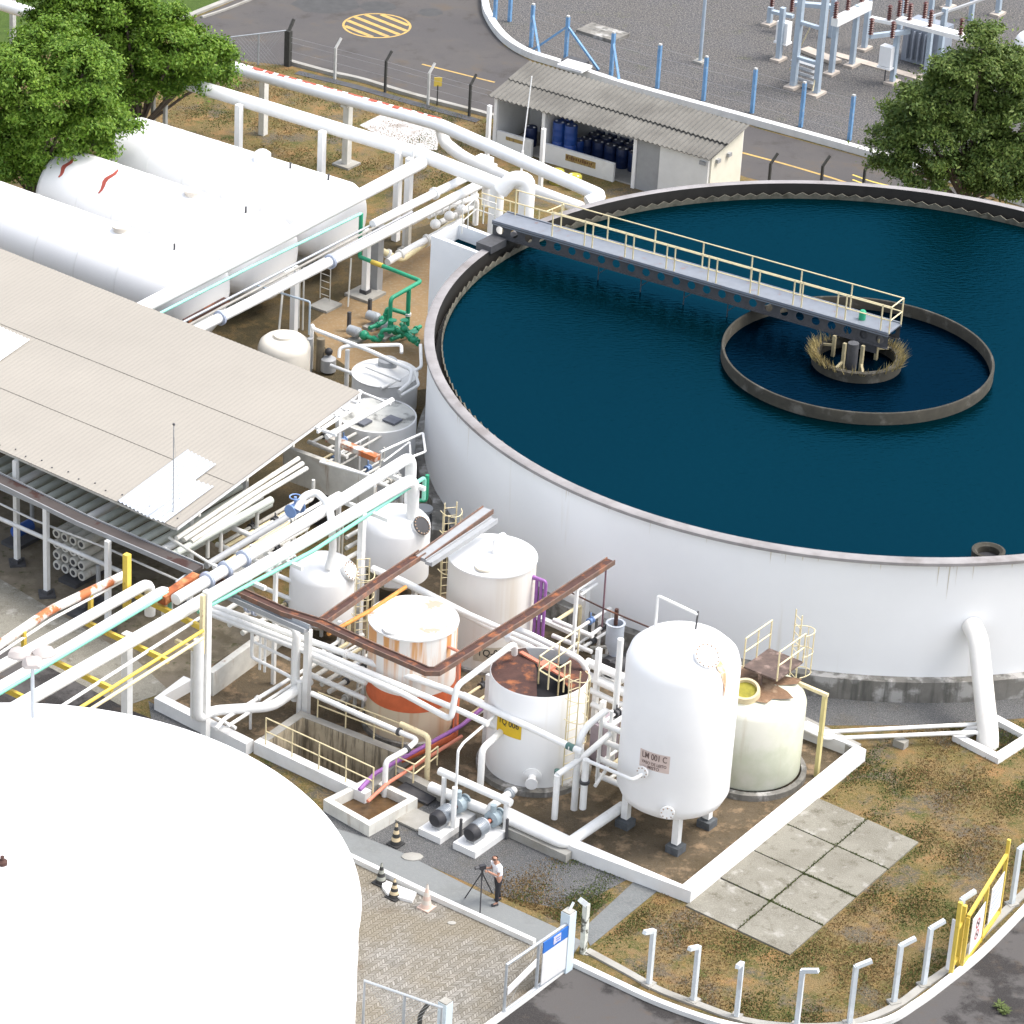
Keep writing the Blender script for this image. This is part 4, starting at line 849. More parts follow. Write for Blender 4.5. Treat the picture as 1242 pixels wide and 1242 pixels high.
tray('second grey galvanised tray beside it above the flat-topped tank', [(520, 682, ZG), (600, 629, ZG)], .2, GREY)
pipe('orange rusty pipe below the branching tray', [(398, 769, ZG-.5), (450, 740, ZG-.5), (492, 712, ZG-.5)], .07, mat('orange_rust', (.62, .27, .06), .7, var=.4, vs=6))
tray('grey cable tray beside the rusty tray, front one', [(268, 717, ZG-.2), (372, 763, ZG-.2)], .18, GREY)
tray('grey cable tray beside the rusty tray, back one', [(278, 716, ZG-.1), (378, 758, ZG-.1)], .16, GALV)
post_under('slim white post carrying the gantry tray behind the yellow-labelled tank', 700, 712, ZG-.1, .1)
# long brown tray over the workshop edge
ZT1 = 3.5
tray('wide brown-grey tray running along the canopy edge above the walkway', [(-60, 551, ZT1), (0, 581, ZT1), (100, 630, ZT1), (240, 690, ZT1)], .52, mat('brown_grey_tray', (.075, .062, .058), .8, var=.25, vs=1.2, col2=(.04, .014, .01), th=(.56, .6)), lip=GREY)
pipe('thin grey conduit under the wide tray', [(-60, 562, 3.3), (0, 593, 3.3), (225, 694, 3.3), (232, 692, 3.3), (213, 706, 3.3)], .035, GALV)
pipe('white pipe running level below the wide tray', [(-60, 601, 2.2), (0, 629, 2.2), (146, 693, 2.2)], .08, mat('pale_pipe', (.66, .66, .64), .5))
pipe('thin pale pipe with blue unions below the wide tray', [(0, 611, 2.6), (42, 631, 2.6), (130, 665, 2.6), (225, 708, 2.6)], .04, mat('pale_pipe', (.66, .66, .64), .5))
for i, (u, v, zt) in enumerate(((21, 684, 4.1), (57, 722, 3.4), (131, 762, 3.4), (230, 735, 4.1))):
    b = at(u, v); t = thing('canopy_post', ('white canopy post at the far left with a dark footing', 'white post with a dark footing left of the yellow post', 'white post just left of the yellow post', 'white canopy post at the lower roof corner')[i], 'post', b, 'posts along the canopy edge')
    MB().bx(b, .17, .17, zt).build('column', WPIPE, t, smooth=False)
    m_ = MB(); m_.prism([(b.x+.4*math.cos(k*1.5708+.9), b.y+.4*math.sin(k*1.5708+.9)) for k in range(4)], 0, .1); m_.bx(b+UP*.1, .3, .3, .12); m_.build('footing', DARK, t, smooth=False)
for i in range(3):
    for j in range(2):
        b = under(300, 470, 4.2)-E2*(i*5.5)-E1*(j*4.0); t = thing('canopy_post', 'white canopy post standing deep in the shade of the roof', 'post', b, 'inner canopy posts in the shade'); MB().bx(b, .17, .17, 4.15).build('column', WPIPE, t, smooth=False)
# membrane tubes in the shade of the canopy
TUBE = mat('grey_green_tube', (.50, .53, .48), .5, var=.15, vs=3)
rnd = random.Random(11)
for k in range(19):
    u = -14+k*12.6; v = 556+k*5.75
    for lv, zz in ((0, 3.15), (1, 2.4)):
        a = at(u-4, v+14+lv*4, zz); b_ = a+E1*5.2
        wh = (k % 7 == 3)
        if lv and k % 2: continue
        o = MB().tube([a-E1*.2, b_], .14, 14).build('membrane_tube', WPIPE if wh else TUBE)
        tag(o, 'whitish membrane tube resting in the rack under the canopy edge' if wh else 'grey-green membrane tube lying in the rack under the canopy edge', 'tube', 'membrane tubes under the canopy')
        MB().disc(a-E1*.24, .16, .07, 14, E1).build('end_cap', GREY, o)
        if not lv:
            q = a+E1*.1; MB().tube([q, q-UP*.25+E1*.02, q-UP*.4-E1*.1], .03, 6).build('hose', DARK, o)
for k in range(4):
    for j in range(4):
        p = at(63+k*11, 640+k*4.6+j*13.5, 1.0) if False else at(64+k*10, 702+k*4.5, 0)
        p = Vector((p.x, p.y, .45+j*.42))+E1*.3
        o = MB().lathe(p-E1*.1, [(0, 0), (.17, 0), (.18, .08), (.18, 1.4), (0, 1.4)], 14, E1).build('membrane_tube', WDIRTY); tag(o, 'dirty white membrane tube with its round end facing the walkway', 'tube', 'stacked tube ends by the walkway')
        MB().lathe(p-E1*.105, [(0, -.004), (.09, -.004), (.1, 0)], 10, E1).build('port', DARK, o)
for k, (u, v) in enumerate(((100, 700), (110, 740), (30, 655))):
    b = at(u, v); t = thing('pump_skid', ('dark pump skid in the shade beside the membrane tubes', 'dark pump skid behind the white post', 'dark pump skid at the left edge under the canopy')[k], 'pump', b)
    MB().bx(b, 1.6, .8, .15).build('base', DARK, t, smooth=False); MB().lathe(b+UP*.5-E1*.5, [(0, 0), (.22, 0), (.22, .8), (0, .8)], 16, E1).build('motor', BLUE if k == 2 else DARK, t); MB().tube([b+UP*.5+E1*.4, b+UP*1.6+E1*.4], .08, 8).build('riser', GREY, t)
# ================================================================ canopy roof
ZC = 4.3
def corr(name, u0, v0, u1, v1, u2, v2, z, m, pitch=.19, amp=.022, parent=None, th=.03, z2=None):
    """corrugated sheet: corner o, along the ridges to p1, across the ridges to p2"""
    o_, p1, p2 = at(u0, v0, z), at(u1, v1, z2 if z2 else z), at(u2, v2, z); a = p1-o_; c = p2-o_; n = int(c.length/pitch*6); vs = []
    for k in range(n+1):
        zz = UP*(amp*math.sin(2*math.pi*k/6)); q = o_+c*(k/n); vs += [q+zz, q+a+zz, q+zz-UP*th, q+a+zz-UP*th]
    fs = []
    for k in range(n): b = 4*k; fs += [(b, b+1, b+5, b+4), (b+2, b+6, b+7, b+3), (b, b+4, b+6, b+2), (b+1, b+3, b+7, b+5)]
    return MB().add(vs, fs).build(name, m, parent, smooth=False)
ROOF = mat('beige_roof_sheet', (.295, .272, .236), .85, var=.07, vs=.3, col2=(.265, .245, .213), th=(.5, .7), amt=.6)
t = thing('canopy', 'wide beige corrugated canopy roof over the membrane workshop', 'canopy', under(213, 640, ZC))
R0 = at(213, 640, ZC); R1 = at(437, 475, ZC); R2_ = at(-90, 505, ZC)
corr('roof', 213, 640, 437, 475, -420, 358, ZC, ROOF, .19, .0045, t)
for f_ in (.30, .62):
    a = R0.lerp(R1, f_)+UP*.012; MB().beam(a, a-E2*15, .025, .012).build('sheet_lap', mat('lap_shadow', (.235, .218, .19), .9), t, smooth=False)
for k in range(26):
    a = R0-E2*(.35+k*.62)+E1*(.35 if k % 2 else .5)+UP*.02; MB().disc(a, .03, .02, 6).build('roof_screw', DARK, t)
sk = mat('translucent_sheet', (.40, .43, .47), .5, var=.08, vs=2)
def onroof(u, v): return at(u, v, ZC+.035)
corr('skylight', 199, 634, 259, 590, 175, 625, ZC+.05, sk, .19, .03, t, .01)
corr('skylight', 176, 625, 237, 543, 142, 606, ZC+.055, sk, .19, .03, t, .01) if False else corr('skylight', 178, 626, 262, 563, 142, 607, ZC+.055, sk, .19, .03, t, .01)
corr('skylight', -4, 440, 36, 412, -40, 424, ZC+.05, mat('white_sheet', (.78, .78, .78), .5), .19, .03, t, .01)
fr = MB(); e = [at(213, 640, ZC-.12), at(437, 475, ZC-.12)]; fr.beam(e[0]+E2*.03, e[1]+E2*.03, .1, .16); fr.build('edge_beam', WHITE, t, smooth=False)
m_ = MB(); m_.beam(at(213, 640, ZC-.12), at(-300, 411, ZC-.12), .1, .14); m_.build('edge_beam', WDIRTY, t, smooth=False)
for k in range(4):
    q = R0.lerp(R1, (k+.5)/4)-UP*.2; m_ = MB(); m_.beam(q, q-E2*16, .08, .14); m_.build('purlin', WDIRTY, t, smooth=False)
t = thing('antenna_mast', 'thin grey lightning mast rising above the translucent roof sheets', 'mast', at(210, 620, ZC)); a = at(210, 622, ZC)
MB().tube([a-UP*.1, a+UP*3.3], .018, 6).build('mast', GREY, t); MB().sphere(a+UP*3.33, .05, 8, 6).build('tip', DARK, t); MB().tube([a+UP*3.0, a+E2*.35+UP*.05], .006, 4).build('guy_wire', GREY, t)
# frame at the canopy's right corner
t = thing('roof_truss', 'white open truss sticking out past the canopy corner', 'truss', under(411, 505, ZC)); q = under(411, 505, 4.15)
MB().bx(q, .16, .16, 4.2).build('column', WPIPE, t, smooth=False)
pts = [(385, 524), (411, 506), (436, 486)]
for i, (a, b) in enumerate((((376, 516), (408, 528)), ((385, 524), (436, 490)), ((398, 501), (412, 507)), ((411, 494), (424, 500)), ((424, 486), (437, 490)), ((380, 513), (402, 500)), ((384, 518), (414, 498)), ((436, 474), (436, 490)))):
    MB().beam(at(*a, 4.15), at(*b, 4.15), .08, .1).build('strut', WHITE, t, smooth=False)
pipe('white pipe running diagonally over the mouldy-lidded tank', [(396, 530, 3.9), (476, 485, 3.9)], .10)
pipe('thin white pipe meeting it from the roof edge', [(436, 475, 3.9), (474, 490, 3.9)], .05)
for i in range(3):
    pipe(('upper', 'middle', 'lower')[i]+' pale pipe of the three running under the right canopy eave', [(214+i*9, 653+i*2, 3.6-i*.15), (300+i*9, 596+i*2, 3.6-i*.15), (362+i*5, 556+i*6, 3.6-i*.15)], .085, WDIRTY)
for i, (u, v) in enumerate(((268, 648), (252, 655), (312, 622))):
    pipe(('white', 'cream', 'pale')[i]+' pipe loop hanging below the canopy eave, '+('middle', 'left', 'right')[i]+' one', [(u-12, v-8, 3.0), (u, v-4, 3.0), (u, v-4, 2.2)], .07, WDIRTY)
pipe('grey trough pipe along the shaded floor behind the fat pipes', [(250, 686, 3.2), (350, 626, 3.2), (360, 617, 3.2)], .12, GREY)
pipe('beige pipe parallel to the grey trough pipe', [(262, 690, 3.0), (350, 634, 3.0)], .07, CREAM)
pipe('thin pale rail pipe at the end of the wide tray', [(205, 652, 3.5), (262, 688, 3.5), (262, 704, 3.5)], .05, WDIRTY)
beam('rusty topped beam left of the rack bend', (398, 531, 3.0), (458, 556, 3.0), .3, .2, RUSTW, 'rusty_beam')
tag(MB().beam(at(345, 560, 2.3), at(455, 600, 2.3), .2, 1.3).build('pump_house_wall', WDIRTY, smooth=False), 'cream low wall under the rusty beam beside the canopy', 'wall')
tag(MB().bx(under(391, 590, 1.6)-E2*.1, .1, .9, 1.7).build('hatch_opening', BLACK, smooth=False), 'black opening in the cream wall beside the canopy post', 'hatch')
pipe('thin white handrail pipe over the white tank near the rack bend', [(388, 560, 3.4), (452, 578, 3.4), (455, 590, 3.4)], .05)
pipe('upper white handrail loop beside the clarifier wall', [(462, 548, 3.6), (513, 525, 3.6), (516, 548, 3.6), (478, 562, 3.6)], .045)
pipe('lower white handrail loop beside the clarifier wall', [(465, 560, 3.3), (497, 536, 3.3), (498, 556, 3.3)], .035)

# ================================================================ piping in the dike
ZB = 2.6
pipe('white pipe along the dike, uppermost of the three', [(257, 735, ZB), (560, 843, ZB), (692, 906, ZB), (706, 912, ZB)], .11, flanges=[(0, .55)])
pipe('white pipe along the dike, middle one of the three parallel ones', [(257, 741, ZB-.1), (400, 796, ZB-.1), (560, 863, ZB-.1), (592, 878, ZB-.1)], .10)
pipe('white pipe that turns up into a loop and rises over the yellow-labelled tank', [(257, 745, ZB-.2), (363, 787, ZB-.2), (488, 841, ZB-.2), (547, 873, ZB-.2), (554, 832, ZB+.9), (624, 780, ZB+1.7), (624, 793, ZB+1.2)], .10)
pipe('white flanged pipe ending at the square post by the rusty tray', [(277, 722, ZB+.6), (305, 737, ZB+.6), (360, 762, ZB+.6), (360, 762, .5)], .14, flanges=[(0, .9), (1, .1)], fm=mat('blue_grey_flange', (.45, .50, .62), .5))
pipe('slim white pipe dropping and running low over the dark dike floor', [(306, 762, 2.4), (306, 762, 1.3), (347, 818, 1.3), (364, 829, 1.3)], .06)
pipe('slim white horizontal pipe with two droppers over the dark dike floor', [(309, 779, 1.9), (352, 800, 1.9)], .05)
for i, u in enumerate((316, 322)): pipe(('left', 'right')[i]+' vertical dropper above the dark dike floor', [(u, 764+i*3, 2.4), .9], .045)
pipe('fat white pipe lying low from the rack post towards the basin corner', [(241, 775, 4.0), (241, 775, 1.0), (256, 862, 1.0), (330, 857, 1.0), (375, 826, 1.0)], .17)
pipe('thin white pipe beside the tall rack post', [(234, 790, 3.4), (234, 790, .9)], .07)
pipe('upper slanting white pipe over the left end of the basin', [(262, 884, .9), (272, 872, .9), (372, 811, .9)], .07, flanges=[(1, .4)])
pipe('lower slanting white pipe over the left end of the basin', [(276, 881, .9), (372, 819, .9)], .06)
pipe('short white pipe end by the basin corner', [(256, 868, .8), (286, 883, .8)], .06)
pipe('white pipe leaning down into the left end of the basin', [(364, 826, 1.4), (364, 826, -.9)], .1)
pipe('thin vertical white pipe at the near corner of the basin', [(304, 862, .7), (304, 862, .0)], .045)
pipe('white pipe crossing above the basin and dipping into its right end', [(378, 841, 1.5), (432, 865, 1.5), (490, 890, 1.5), (507, 897, 1.5), (492, 910, 1.4), (468, 923, 1.4), (468, 923, .0)], .09, flanges=[(1, .9), (3, .9)], fm=DARK)
for i, (u, v, z) in enumerate(((371, 873, 3.4), (503, 890, ZB), (588, 902, ZB))):
    post(('square white post behind the basin where many pipes meet', 'white post standing before the rust-stained tank', 'white post between the basin and the yellow-labelled tank')[i], u, v, z, .2 if i == 0 else .14, foot=False, name='pipe_post', group='posts carrying the dike pipes')
post('short white post beside the post where the pipes meet', 357, 840, 2.9, .2, foot=False, name='pipe_post', group='posts carrying the dike pipes')
# manifolds behind the basin
for i in range(4):
    pipe(('first', 'second', 'third', 'fourth')[i]+' pipe of the manifold behind the basin, counted from the dome vessels', [(372+i*9, 812+i*9, 1.0), (440+i*9, 770+i*9, 1.0)], .085, WDIRTY, flanges=[(0, .3)], fm=DARK if i % 2 else None)
for i in range(3):
    pipe(('upper', 'middle', 'lower')[i]+' cream pipe stub between the white-lidded vessel and the rack', [(262+i*16, 748+i*10, 1.6), (300+i*16, 724+i*10, 1.6)], .09, WDIRTY)
for i in range(3):
    pipe(('upper', 'middle', 'lower')[i]+' short pipe between the two dome-topped vessels', [(420, 652+i*13, 2.0), (452, 634+i*13, 2.0)], .08, WDIRTY)
pipe('white pipe running behind the rust-stained tank', [(452, 690, 2.6), (490, 706, 2.6), (560, 742, 2.6), (650, 790, 2.6)], .13)
pipe('second white pipe behind the flat-topped tank', [(548, 736, 3.0), (612, 764, 3.0), (712, 806, 3.0)], .09)
pipe('white arch pipe joining over the yellow-labelled tank', [(616, 776, 3.9), (615, 759, 3.9), (640, 768, 3.9), (705, 800, 3.9), (712, 815, 3.4)], .1)
# orange and purple lines
pipe('orange pipe running under the rust-stained tank to the basin', [(556, 800, .9), (556, 800, .35), (552, 893, .35), (480, 925, .35)], .1, ORANGE)
pipe('upper purple pipe running diagonally behind the basin', [(600, 846, .7), (560, 880, .7), (455, 938, .7), (436, 958, .5)], .07, PURPLE)
pipe('lower salmon pipe running diagonally into the sump', [(560, 893, .6), (470, 950, .6), (446, 972, .45)], .06, PINK)
pipe('thick yellow bent pipe at the right end of the basin', [(486, 878, 1.7), (520, 893, 1.7), (520, 893, .1)], .09, CREAM)
rail('railing', 'small cream railing beside the thick yellow bent pipe', [(480, 940, .3), (502, 950, .3), (530, 928, .3)], .7, 3)

# ---- pipes by the pumps
pipe('thick white pipe on the ground from the pumps round the dike corner', [(522, 954, .45), (570, 975, .45), (624, 997, .45), (686, 1025, .45), (755, 978, .45)], .17)
pipe('white pipe raised above the pumps on short legs', [(533, 935, 1.2), (620, 974, 1.2)], .13)
for i, (u, v) in enumerate(((537, 980), (612, 1013))): pipe(('left', 'right')[i]+' leg of the raised pipe above the pumps', [(u, v, 0), 1.15], .08)
pipe('white riser with a round cap between the pumps', [(549, 1008, .1), (549, 1008, 1.7)], .085)
pipe('thin grey riser continuing to a slanting pipe', [(553, 960, .9), (553, 960, 2.4), (562, 901, 2.4), (622, 850, 2.4)], .045)
pipe('white elbow pipe in front of the yellow plate', [(590, 876, 1.9), (611, 885, 1.9), (585, 908, 1.9), (585, 908, .5)], .11)
pipe('white suction pipe from the yellow-labelled tank to the near pump', [(624, 958, .75), (594, 979, .75), (594, 990, .4)], .12, flanges=[(0, .2)], fm=GALV)
pipe('white standing pipe with a dark green band before the pressure vessel', [(676, 940, 1.9), (676, 940, .3)], .1)
m_ = MB(); p = at(676, 940, .95); tag(MB().tube([p-UP*.18, p+UP*.18], .106, 12).build('green_band', mat('dark_green_band', (.08, .17, .15), .6)), 'dark green band painted on the standing pipe', 'band')
p = at(697, 908, ZB); p2 = at(688, 904, ZB); tag(MB().tube([p2, p], .118, 12).build('green_band', mat('dark_green_band', (.08, .17, .15), .6)), 'dark green band on the long white pipe near its end', 'band')
pipe('white slanting pipe from the standing pipe up to the junction', [(676, 940, 1.9), (710, 916, 2.1), (740, 890, 2.4)], .1)
pipe('thick white vertical pipe bending over beside the yellow-labelled tank', [(735, 862, 3.4), (712, 880, 3.1), (702, 899, 2.7), (702, 899, .2)], .11)
pipe('white vertical pipe standing on the corner of the ground pipe', [(711, 921, 2.3), (711, 921, .5)], .11, flanges=[(0, .45)], fm=DARK)
pipe('slim white vertical pipe just right of it', [(730, 866, 3.0), (730, 866, .5)], .06)
pipe('slim white pipe curling back at its foot', [(742, 862, 3.1), (742, 862, 1.0), (722, 953, 1.0)], .06)
pipe('tall white pipe running down the left of the pressure vessel', [(753, 775, 5.2), (753, 775, .8)], .1)
pipe('slim white pipe from the junction to the vessel nozzle', [(711, 922, 2.3), (749, 938, 2.7), (767, 946, 2.9), (781, 938, 3.0)], .06)
for i in range(4):
    pipe(('topmost', 'second', 'third', 'lowest')[i]+' fat white pipe of the stack between the yellow-labelled tank and the pressure vessel', [(712+i*2, 803+i*17, 2.4-i*.4), (745, 817+i*17, 2.4-i*.4), (765, 826+i*17, 2.4-i*.4)], .15 if i < 2 else .1)
for i, (u, v, z) in enumerate(((715, 870, 3.2), (722, 905, 2.3))):
    post(('white square post behind the caged ladder of the yellow-labelled tank', 'white square post left of the tall vessel pipe')[i], u+4, v+20, z, .16, foot=False, name='pipe_post', group='posts carrying the dike pipes')
tag(MB().bx(under(735, 870, 1.6), .9, .5, 1.5).build('control_panel', mat('mauve_grey', (.32, .27, .30), .6), smooth=False), 'mauve-grey control panel between the yellow-labelled tank and the vessel', 'cabinet')
# rack behind flat-topped tank
post('white post of the frame by the clarifier plinth', 706, 775, 1.9, .24, foot=False, name='pipe_post', group='posts carrying the dike pipes')
beam('white upper beam of the frame by the clarifier plinth', (683, 716, 1.9), (708, 727, 1.9), .16, .1)
beam('white lower beam of the frame by the clarifier plinth', (645, 745, .9), (702, 771, .9), .2, .12)
pipe('slim white pipe leaning on the frame by the plinth', [(700, 716, 2.3), (722, 702, 2.3)], .05)
pipe('slim white pipe just below it', [(704, 722, 2.2), (724, 708, 2.2)], .05)
pipe('thin dark riser hanging from the end of the rusty tray', [(735, 690, 4.2), (732, 735, 3.0), (730, 760, 2.2)], .03, mat('plum_pipe', (.16, .08, .10), .6))
pipe('thin brown handrail pipe along the clarifier wall', [(683, 714, 2.9), (732, 738, 2.9), (790, 762, 2.9)], .028, RUSTY)
t = thing('hopper', 'pale grey-blue metal hopper with a rusty top beside the clarifier', 'hopper', under(745, 780, 1.2)); p = under(745, 780, 1.2)
MB().lathe(p, [(.08, .6), (.3, 1.2), (.3, 1.95), (.33, 1.98), (.25, 1.98), (.24, 1.4)], 20).build('body', mat('hopper_grey', (.50, .55, .62), .5, var=.2), t); MB().tube([p+UP*1.9, p+UP*2.5], .07, 8).build('shaft', RUSTY, t)
for k in range(2):
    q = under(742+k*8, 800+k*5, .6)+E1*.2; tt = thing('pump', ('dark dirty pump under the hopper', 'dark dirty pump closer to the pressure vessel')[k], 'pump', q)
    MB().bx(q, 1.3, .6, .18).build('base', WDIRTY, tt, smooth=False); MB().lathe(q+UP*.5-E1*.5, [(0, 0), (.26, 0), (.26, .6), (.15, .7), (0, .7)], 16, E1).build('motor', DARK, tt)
beam('pale timber plank by the dirty pumps', (716, 786, .6), (748, 784, .6), .12, .08, CONC, 'plank', 'plank')
beam('second pale timber plank by the dirty pumps', (718, 797, .6), (750, 795, .6), .16, .08, CONC, 'plank', 'plank')
# ---- tangled manifolds that fill the gaps between the tanks
def manifold(label, u, v, n, L_, Wd, zs, seed, r=.07, dark=.3):
    o_ = at(u, v); rr = random.Random(seed); t = thing('pipe_manifold', label, 'manifold', o_)
    for z in zs: MB().tube([o_+UP*z, o_+E2*Wd+UP*z], r*1.3, 10).build('header', WPIPE, t)
    for k in range(n):
        s_ = Wd*(k+.5)/n+rr.uniform(-.05, .05); z = rr.choice(zs); l = L_*rr.uniform(.5, 1); b_ = o_+E2*s_; z2 = rr.choice((.05, z+rr.uniform(.3, .8), .5))
        MB().tube([b_+UP*z, b_+E1*l+UP*z, b_+E1*l+UP*z2], r*rr.uniform(.6, 1.1), 8).build('branch', rr.choice((WPIPE, WPIPE, WDIRTY, CREAM)), t)
        if rr.random() < .6:
            q = b_+E1*l*.4+UP*z; f = MB(); f.disc(q-E1*.1, r*2, .05, 12, E1); f.disc(q+E1*.06, r*2, .05, 12, E1); f.tube([q-E1*.1, q+E1*.1], r*1.5, 10); f.tube([q, q+UP*.3], .025, 6); f.build('valve', DARK if rr.random() < dark else rr.choice((GREY, VB, WDIRTY)), t)
        if rr.random() < .5: MB().bx(b_+E1*l*.7, .09, .09, z).build('stand', WPIPE, t, smooth=False)
manifold('tangled white manifold of pipes and valves behind the left end of the basin', 372, 858, 9, 2.6, 2.4, (.6, 1.3, 1.9), 3)
manifold('white pipe manifold between the dome-topped vessels and the dark dike floor', 318, 762, 7, 2.2, 2.0, (.8, 1.6, 2.3), 5, .06)
manifold('dense white manifold between the yellow-labelled tank and the tall vessel', 722, 962, 9, 3.6, 1.2, (.7, 1.3, 2.0, 2.6), 8, .075)
manifold('small pipe manifold behind the black-lidded vessel under the rack', 428, 640, 7, 2.0, 1.6, (.8, 1.6, 2.2), 12, .06)
manifold('pipe and valve manifold in the shade beside the canopy corner', 262, 712, 10, 4.5, 2.2, (.8, 1.7, 2.6), 17, .07, .5)
manifold('dirty manifold and frames between the flat-topped tank and the clarifier plinth', 668, 802, 6, 2.0, 1.6, (.4, 1.0, 1.6), 21, .06, .5)
manifold('low pipe manifold between the rust-stained tank and the yellow-labelled tank', 560, 880, 6, 2.2, 1.0, (.5, 1.2), 23, .06)
manifold('pipework cluster above the cream wall beside the canopy post', 372, 604, 7, 2.4, 1.8, (1.6, 2.3), 29, .06)
# ---- pumps in front
def pump(label, u, v):
    c = at(u, v); t = thing('pump', label, 'pump', c, 'motor pumps on white bases')
    MB().bx(c, 1.9, .85, .24).build('base', DW, t, smooth=False)
    z = UP*.58; a = c-E1*.75+z
    mo = MB(); mo.lathe(a, [(0, 0), (.2, .02), (.26, .1), (.27, .3)], 18, E1); mo.build('fan_cover', BLACK, t)
    m2 = MB(); m2.lathe(a+E1*.3, [(.24, 0), (.25, .02), (.25, .5), (.18, .56), (.1, .6)], 18, E1)
    for k in range(8): m2.lathe(a+E1*(.33+k*.055), [(.25, 0), (.275, .01), (.25, .02)], 18, E1)
    m2.build('motor', GALV, t)
    MB().tube([a+E1*.8, a+E1*1.15], .06, 10).build('coupling', PINK, t)
    m3 = MB(); m3.lathe(a+E1*1.1, [(.1, 0), (.26, .05), (.28, .25), (.2, .32), (.12, .5), (.2, .5), (.2, .56), (0, .56)], 18, E1); m3.tube([a+E1*1.25, a+E1*1.25+UP*.5], .1, 10); m3.build('pump_casing', mat('pump_blue_grey', (.35, .43, .47), .5, var=.3, vs=6), t)
    MB().bx(c+UP*.24-E1*.4, .5, .3, .12).build('mount', GREY, t, smooth=False)
    return t
pump('motor pump on a white base, the left of the two beside the sump', 543, 1003)
pump('motor pump on a white base, the right one nearest the standing person', 585, 1020)
for i, (u, v) in enumerate(((558, 1018), (614, 1018))): post(('thin black-footed stake between the two front pumps', 'thin black-footed stake right of the front pumps')[i], u, v, .75, .07, DARK, 'stake', False)
for i, (u, v, m_, w_) in enumerate(((509, 962, DARK, .95), (496, 992, CONC, 1.0))):
    c = at(u, v); tag(MB().box(c+UP*.06, E1, E2, UP, w_*.95, w_*1.35, .07).build('cover_plate', m_, smooth=False), ('dark steel cover plate lying by the basin end', 'pale plywood cover plate lying beside the sump')[i], 'cover')
# outlet small pipes at right
for i in range(2):
    pipe(('upper', 'lower')[i]+' thin white pipe leading to the outlet sump', [(935+i*5, 858+i*10, .4), (1000, 888+i*8, .4), (1190-i*2, 878+i*10, .4), (1190-i*2, 878+i*10, -.5)], .07)
tag(MB().bx(at(1092, 905), .3, .4, .25).build('pipe_block', CONC, smooth=False), 'small concrete block under the two thin pipes', 'block')
# ================================================================ upper pipes by the horizontal tanks
ZU = 4.0
PW = mat('fresh_pipe_white', (.84, .84, .83), .45, var=.05, vs=2)
pipe('fat white pipe crossing above the ends of the horizontal tanks', [(140, 390, ZU-.05), (330, 293, ZU-.05), (512, 197, ZU-.05)], .27, PW, seg=18)
pipe('fat white pipe from the trees past the tanks to the bridge, ending in a bend', [(196, 92, ZU), (210, 96, ZU), (512, 188, ZU), (600, 223, ZU+.3), (603, 224, ZU+.3), 1.5], .30, PW, seg=18, flanges=[(1, .985)])
pipe('fat white arched pipe beside the bridge', [(607, 232, ZU+.3), (622, 216, ZU+.9), (640, 218, ZU+.9), 1.8], .32, PW, seg=18)
p = at(190, 90, ZU); t = thing('pipe_support', 'weathered grey frame carrying the pipe end among the tree leaves', 'support', under(190, 90, ZU))
for d_ in (0, .7): MB().bx(under(186, 92, ZU)+E2*d_, .16, .16, ZU-.2).build('post', WDIRTY, t, smooth=False)
MB().beam(at(186, 92, ZU-.3)-E2*.2, at(186, 92, ZU-.3)+E2*.9, .16, .2).build('crossbar', GREY, t, smooth=False)
for i, (u, v) in enumerate(((290, 127), (391, 159), (484, 184), (497, 192))):
    post_under('white post under the fat pipe, '+('nearest the trees', 'between the trees and the fork', 'left one at the fork', 'right one at the fork')[i], u, v, ZU, .26, PW, 'pipe_post')
# red-flaked pipe
RF = mat('white_flaked_red', (.78, .80, .82), .5, var=.05, vs=2)
a = at(300, 87, 3.2); b = at(530, 150, 3.2); b2 = at(735, 238, 3.2)
o = pipe('fat white pipe with flaked red paint along its top, ending behind the bridge', [(270, 78, 3.2), (300, 87, 3.2), (530, 150, 3.2), (730, 238, 3.2), (712, 246, 3.0)], .28, RF, seg=18)
rnd = random.Random(5); fl = MB(); u_ = (b-a).normalized(); s_ = UP.cross(u_)
L_ = (b-a).length; x = .3
while x < L_-.2:
    w_ = rnd.uniform(.25, .8); q = a+u_*x; A0_ = rnd.uniform(-.6, -.3); A1_ = A0_+rnd.uniform(.45, .9); vs = []; n = 7
    for i in range(n):
        f = i/(n-1); j0 = rnd.uniform(-.1, .1); j1 = rnd.uniform(-.1, .1)
        for g in range(5): an = (A0_+j0)*(1-g/4)+(A1_+j1)*g/4; vs.append(q+u_*(w_*f)+(s_*-math.sin(an)+UP*math.cos(an))*.287)
    fl.add(vs, [(5*i+g, 5*i+5+g, 5*i+6+g, 5*i+1+g) for i in range(n-1) for g in range(4)]); x += w_+rnd.uniform(.05, .35)
fl.build('red_primer', mat('red_primer2', (.42, .09, .05), .7, var=.3, vs=6), o, smooth=False)
for i, (u, v, vb) in enumerate(((319, 95, 163), (420, 122, 200))):
    b_ = at(u, vb); t = thing('pipe_post', ('rust-streaked white post under the red-flaked pipe, the left one', 'white post on a concrete footing under the red-flaked pipe')[i], 'post', b_, 'posts under the red-flaked pipe')
    MB().bx(b_, .3, .3, 2.9).build('column', WDIRTY, t, smooth=False); MB().bx(b_, .26, .26, .12).build('base_plate', DARK, t, smooth=False)
    if i: MB().bx(b_, .9, .9, .10).build('footing', CONC, t, smooth=False)
    MB().beam(b_+UP*2.85-E1*.35, b_+UP*2.85+E1*.35, .3, .1).build('saddle', WDIRTY, t, smooth=False)
pipe('fat white pipe dipping from the flaked pipe and running lower to the clarifier rim', [(534, 150, 3.0), (538, 172, 2.3), (560, 190, 2.1), (640, 228, 2.1), (705, 252, 2.1)], .26, PW, seg=16)
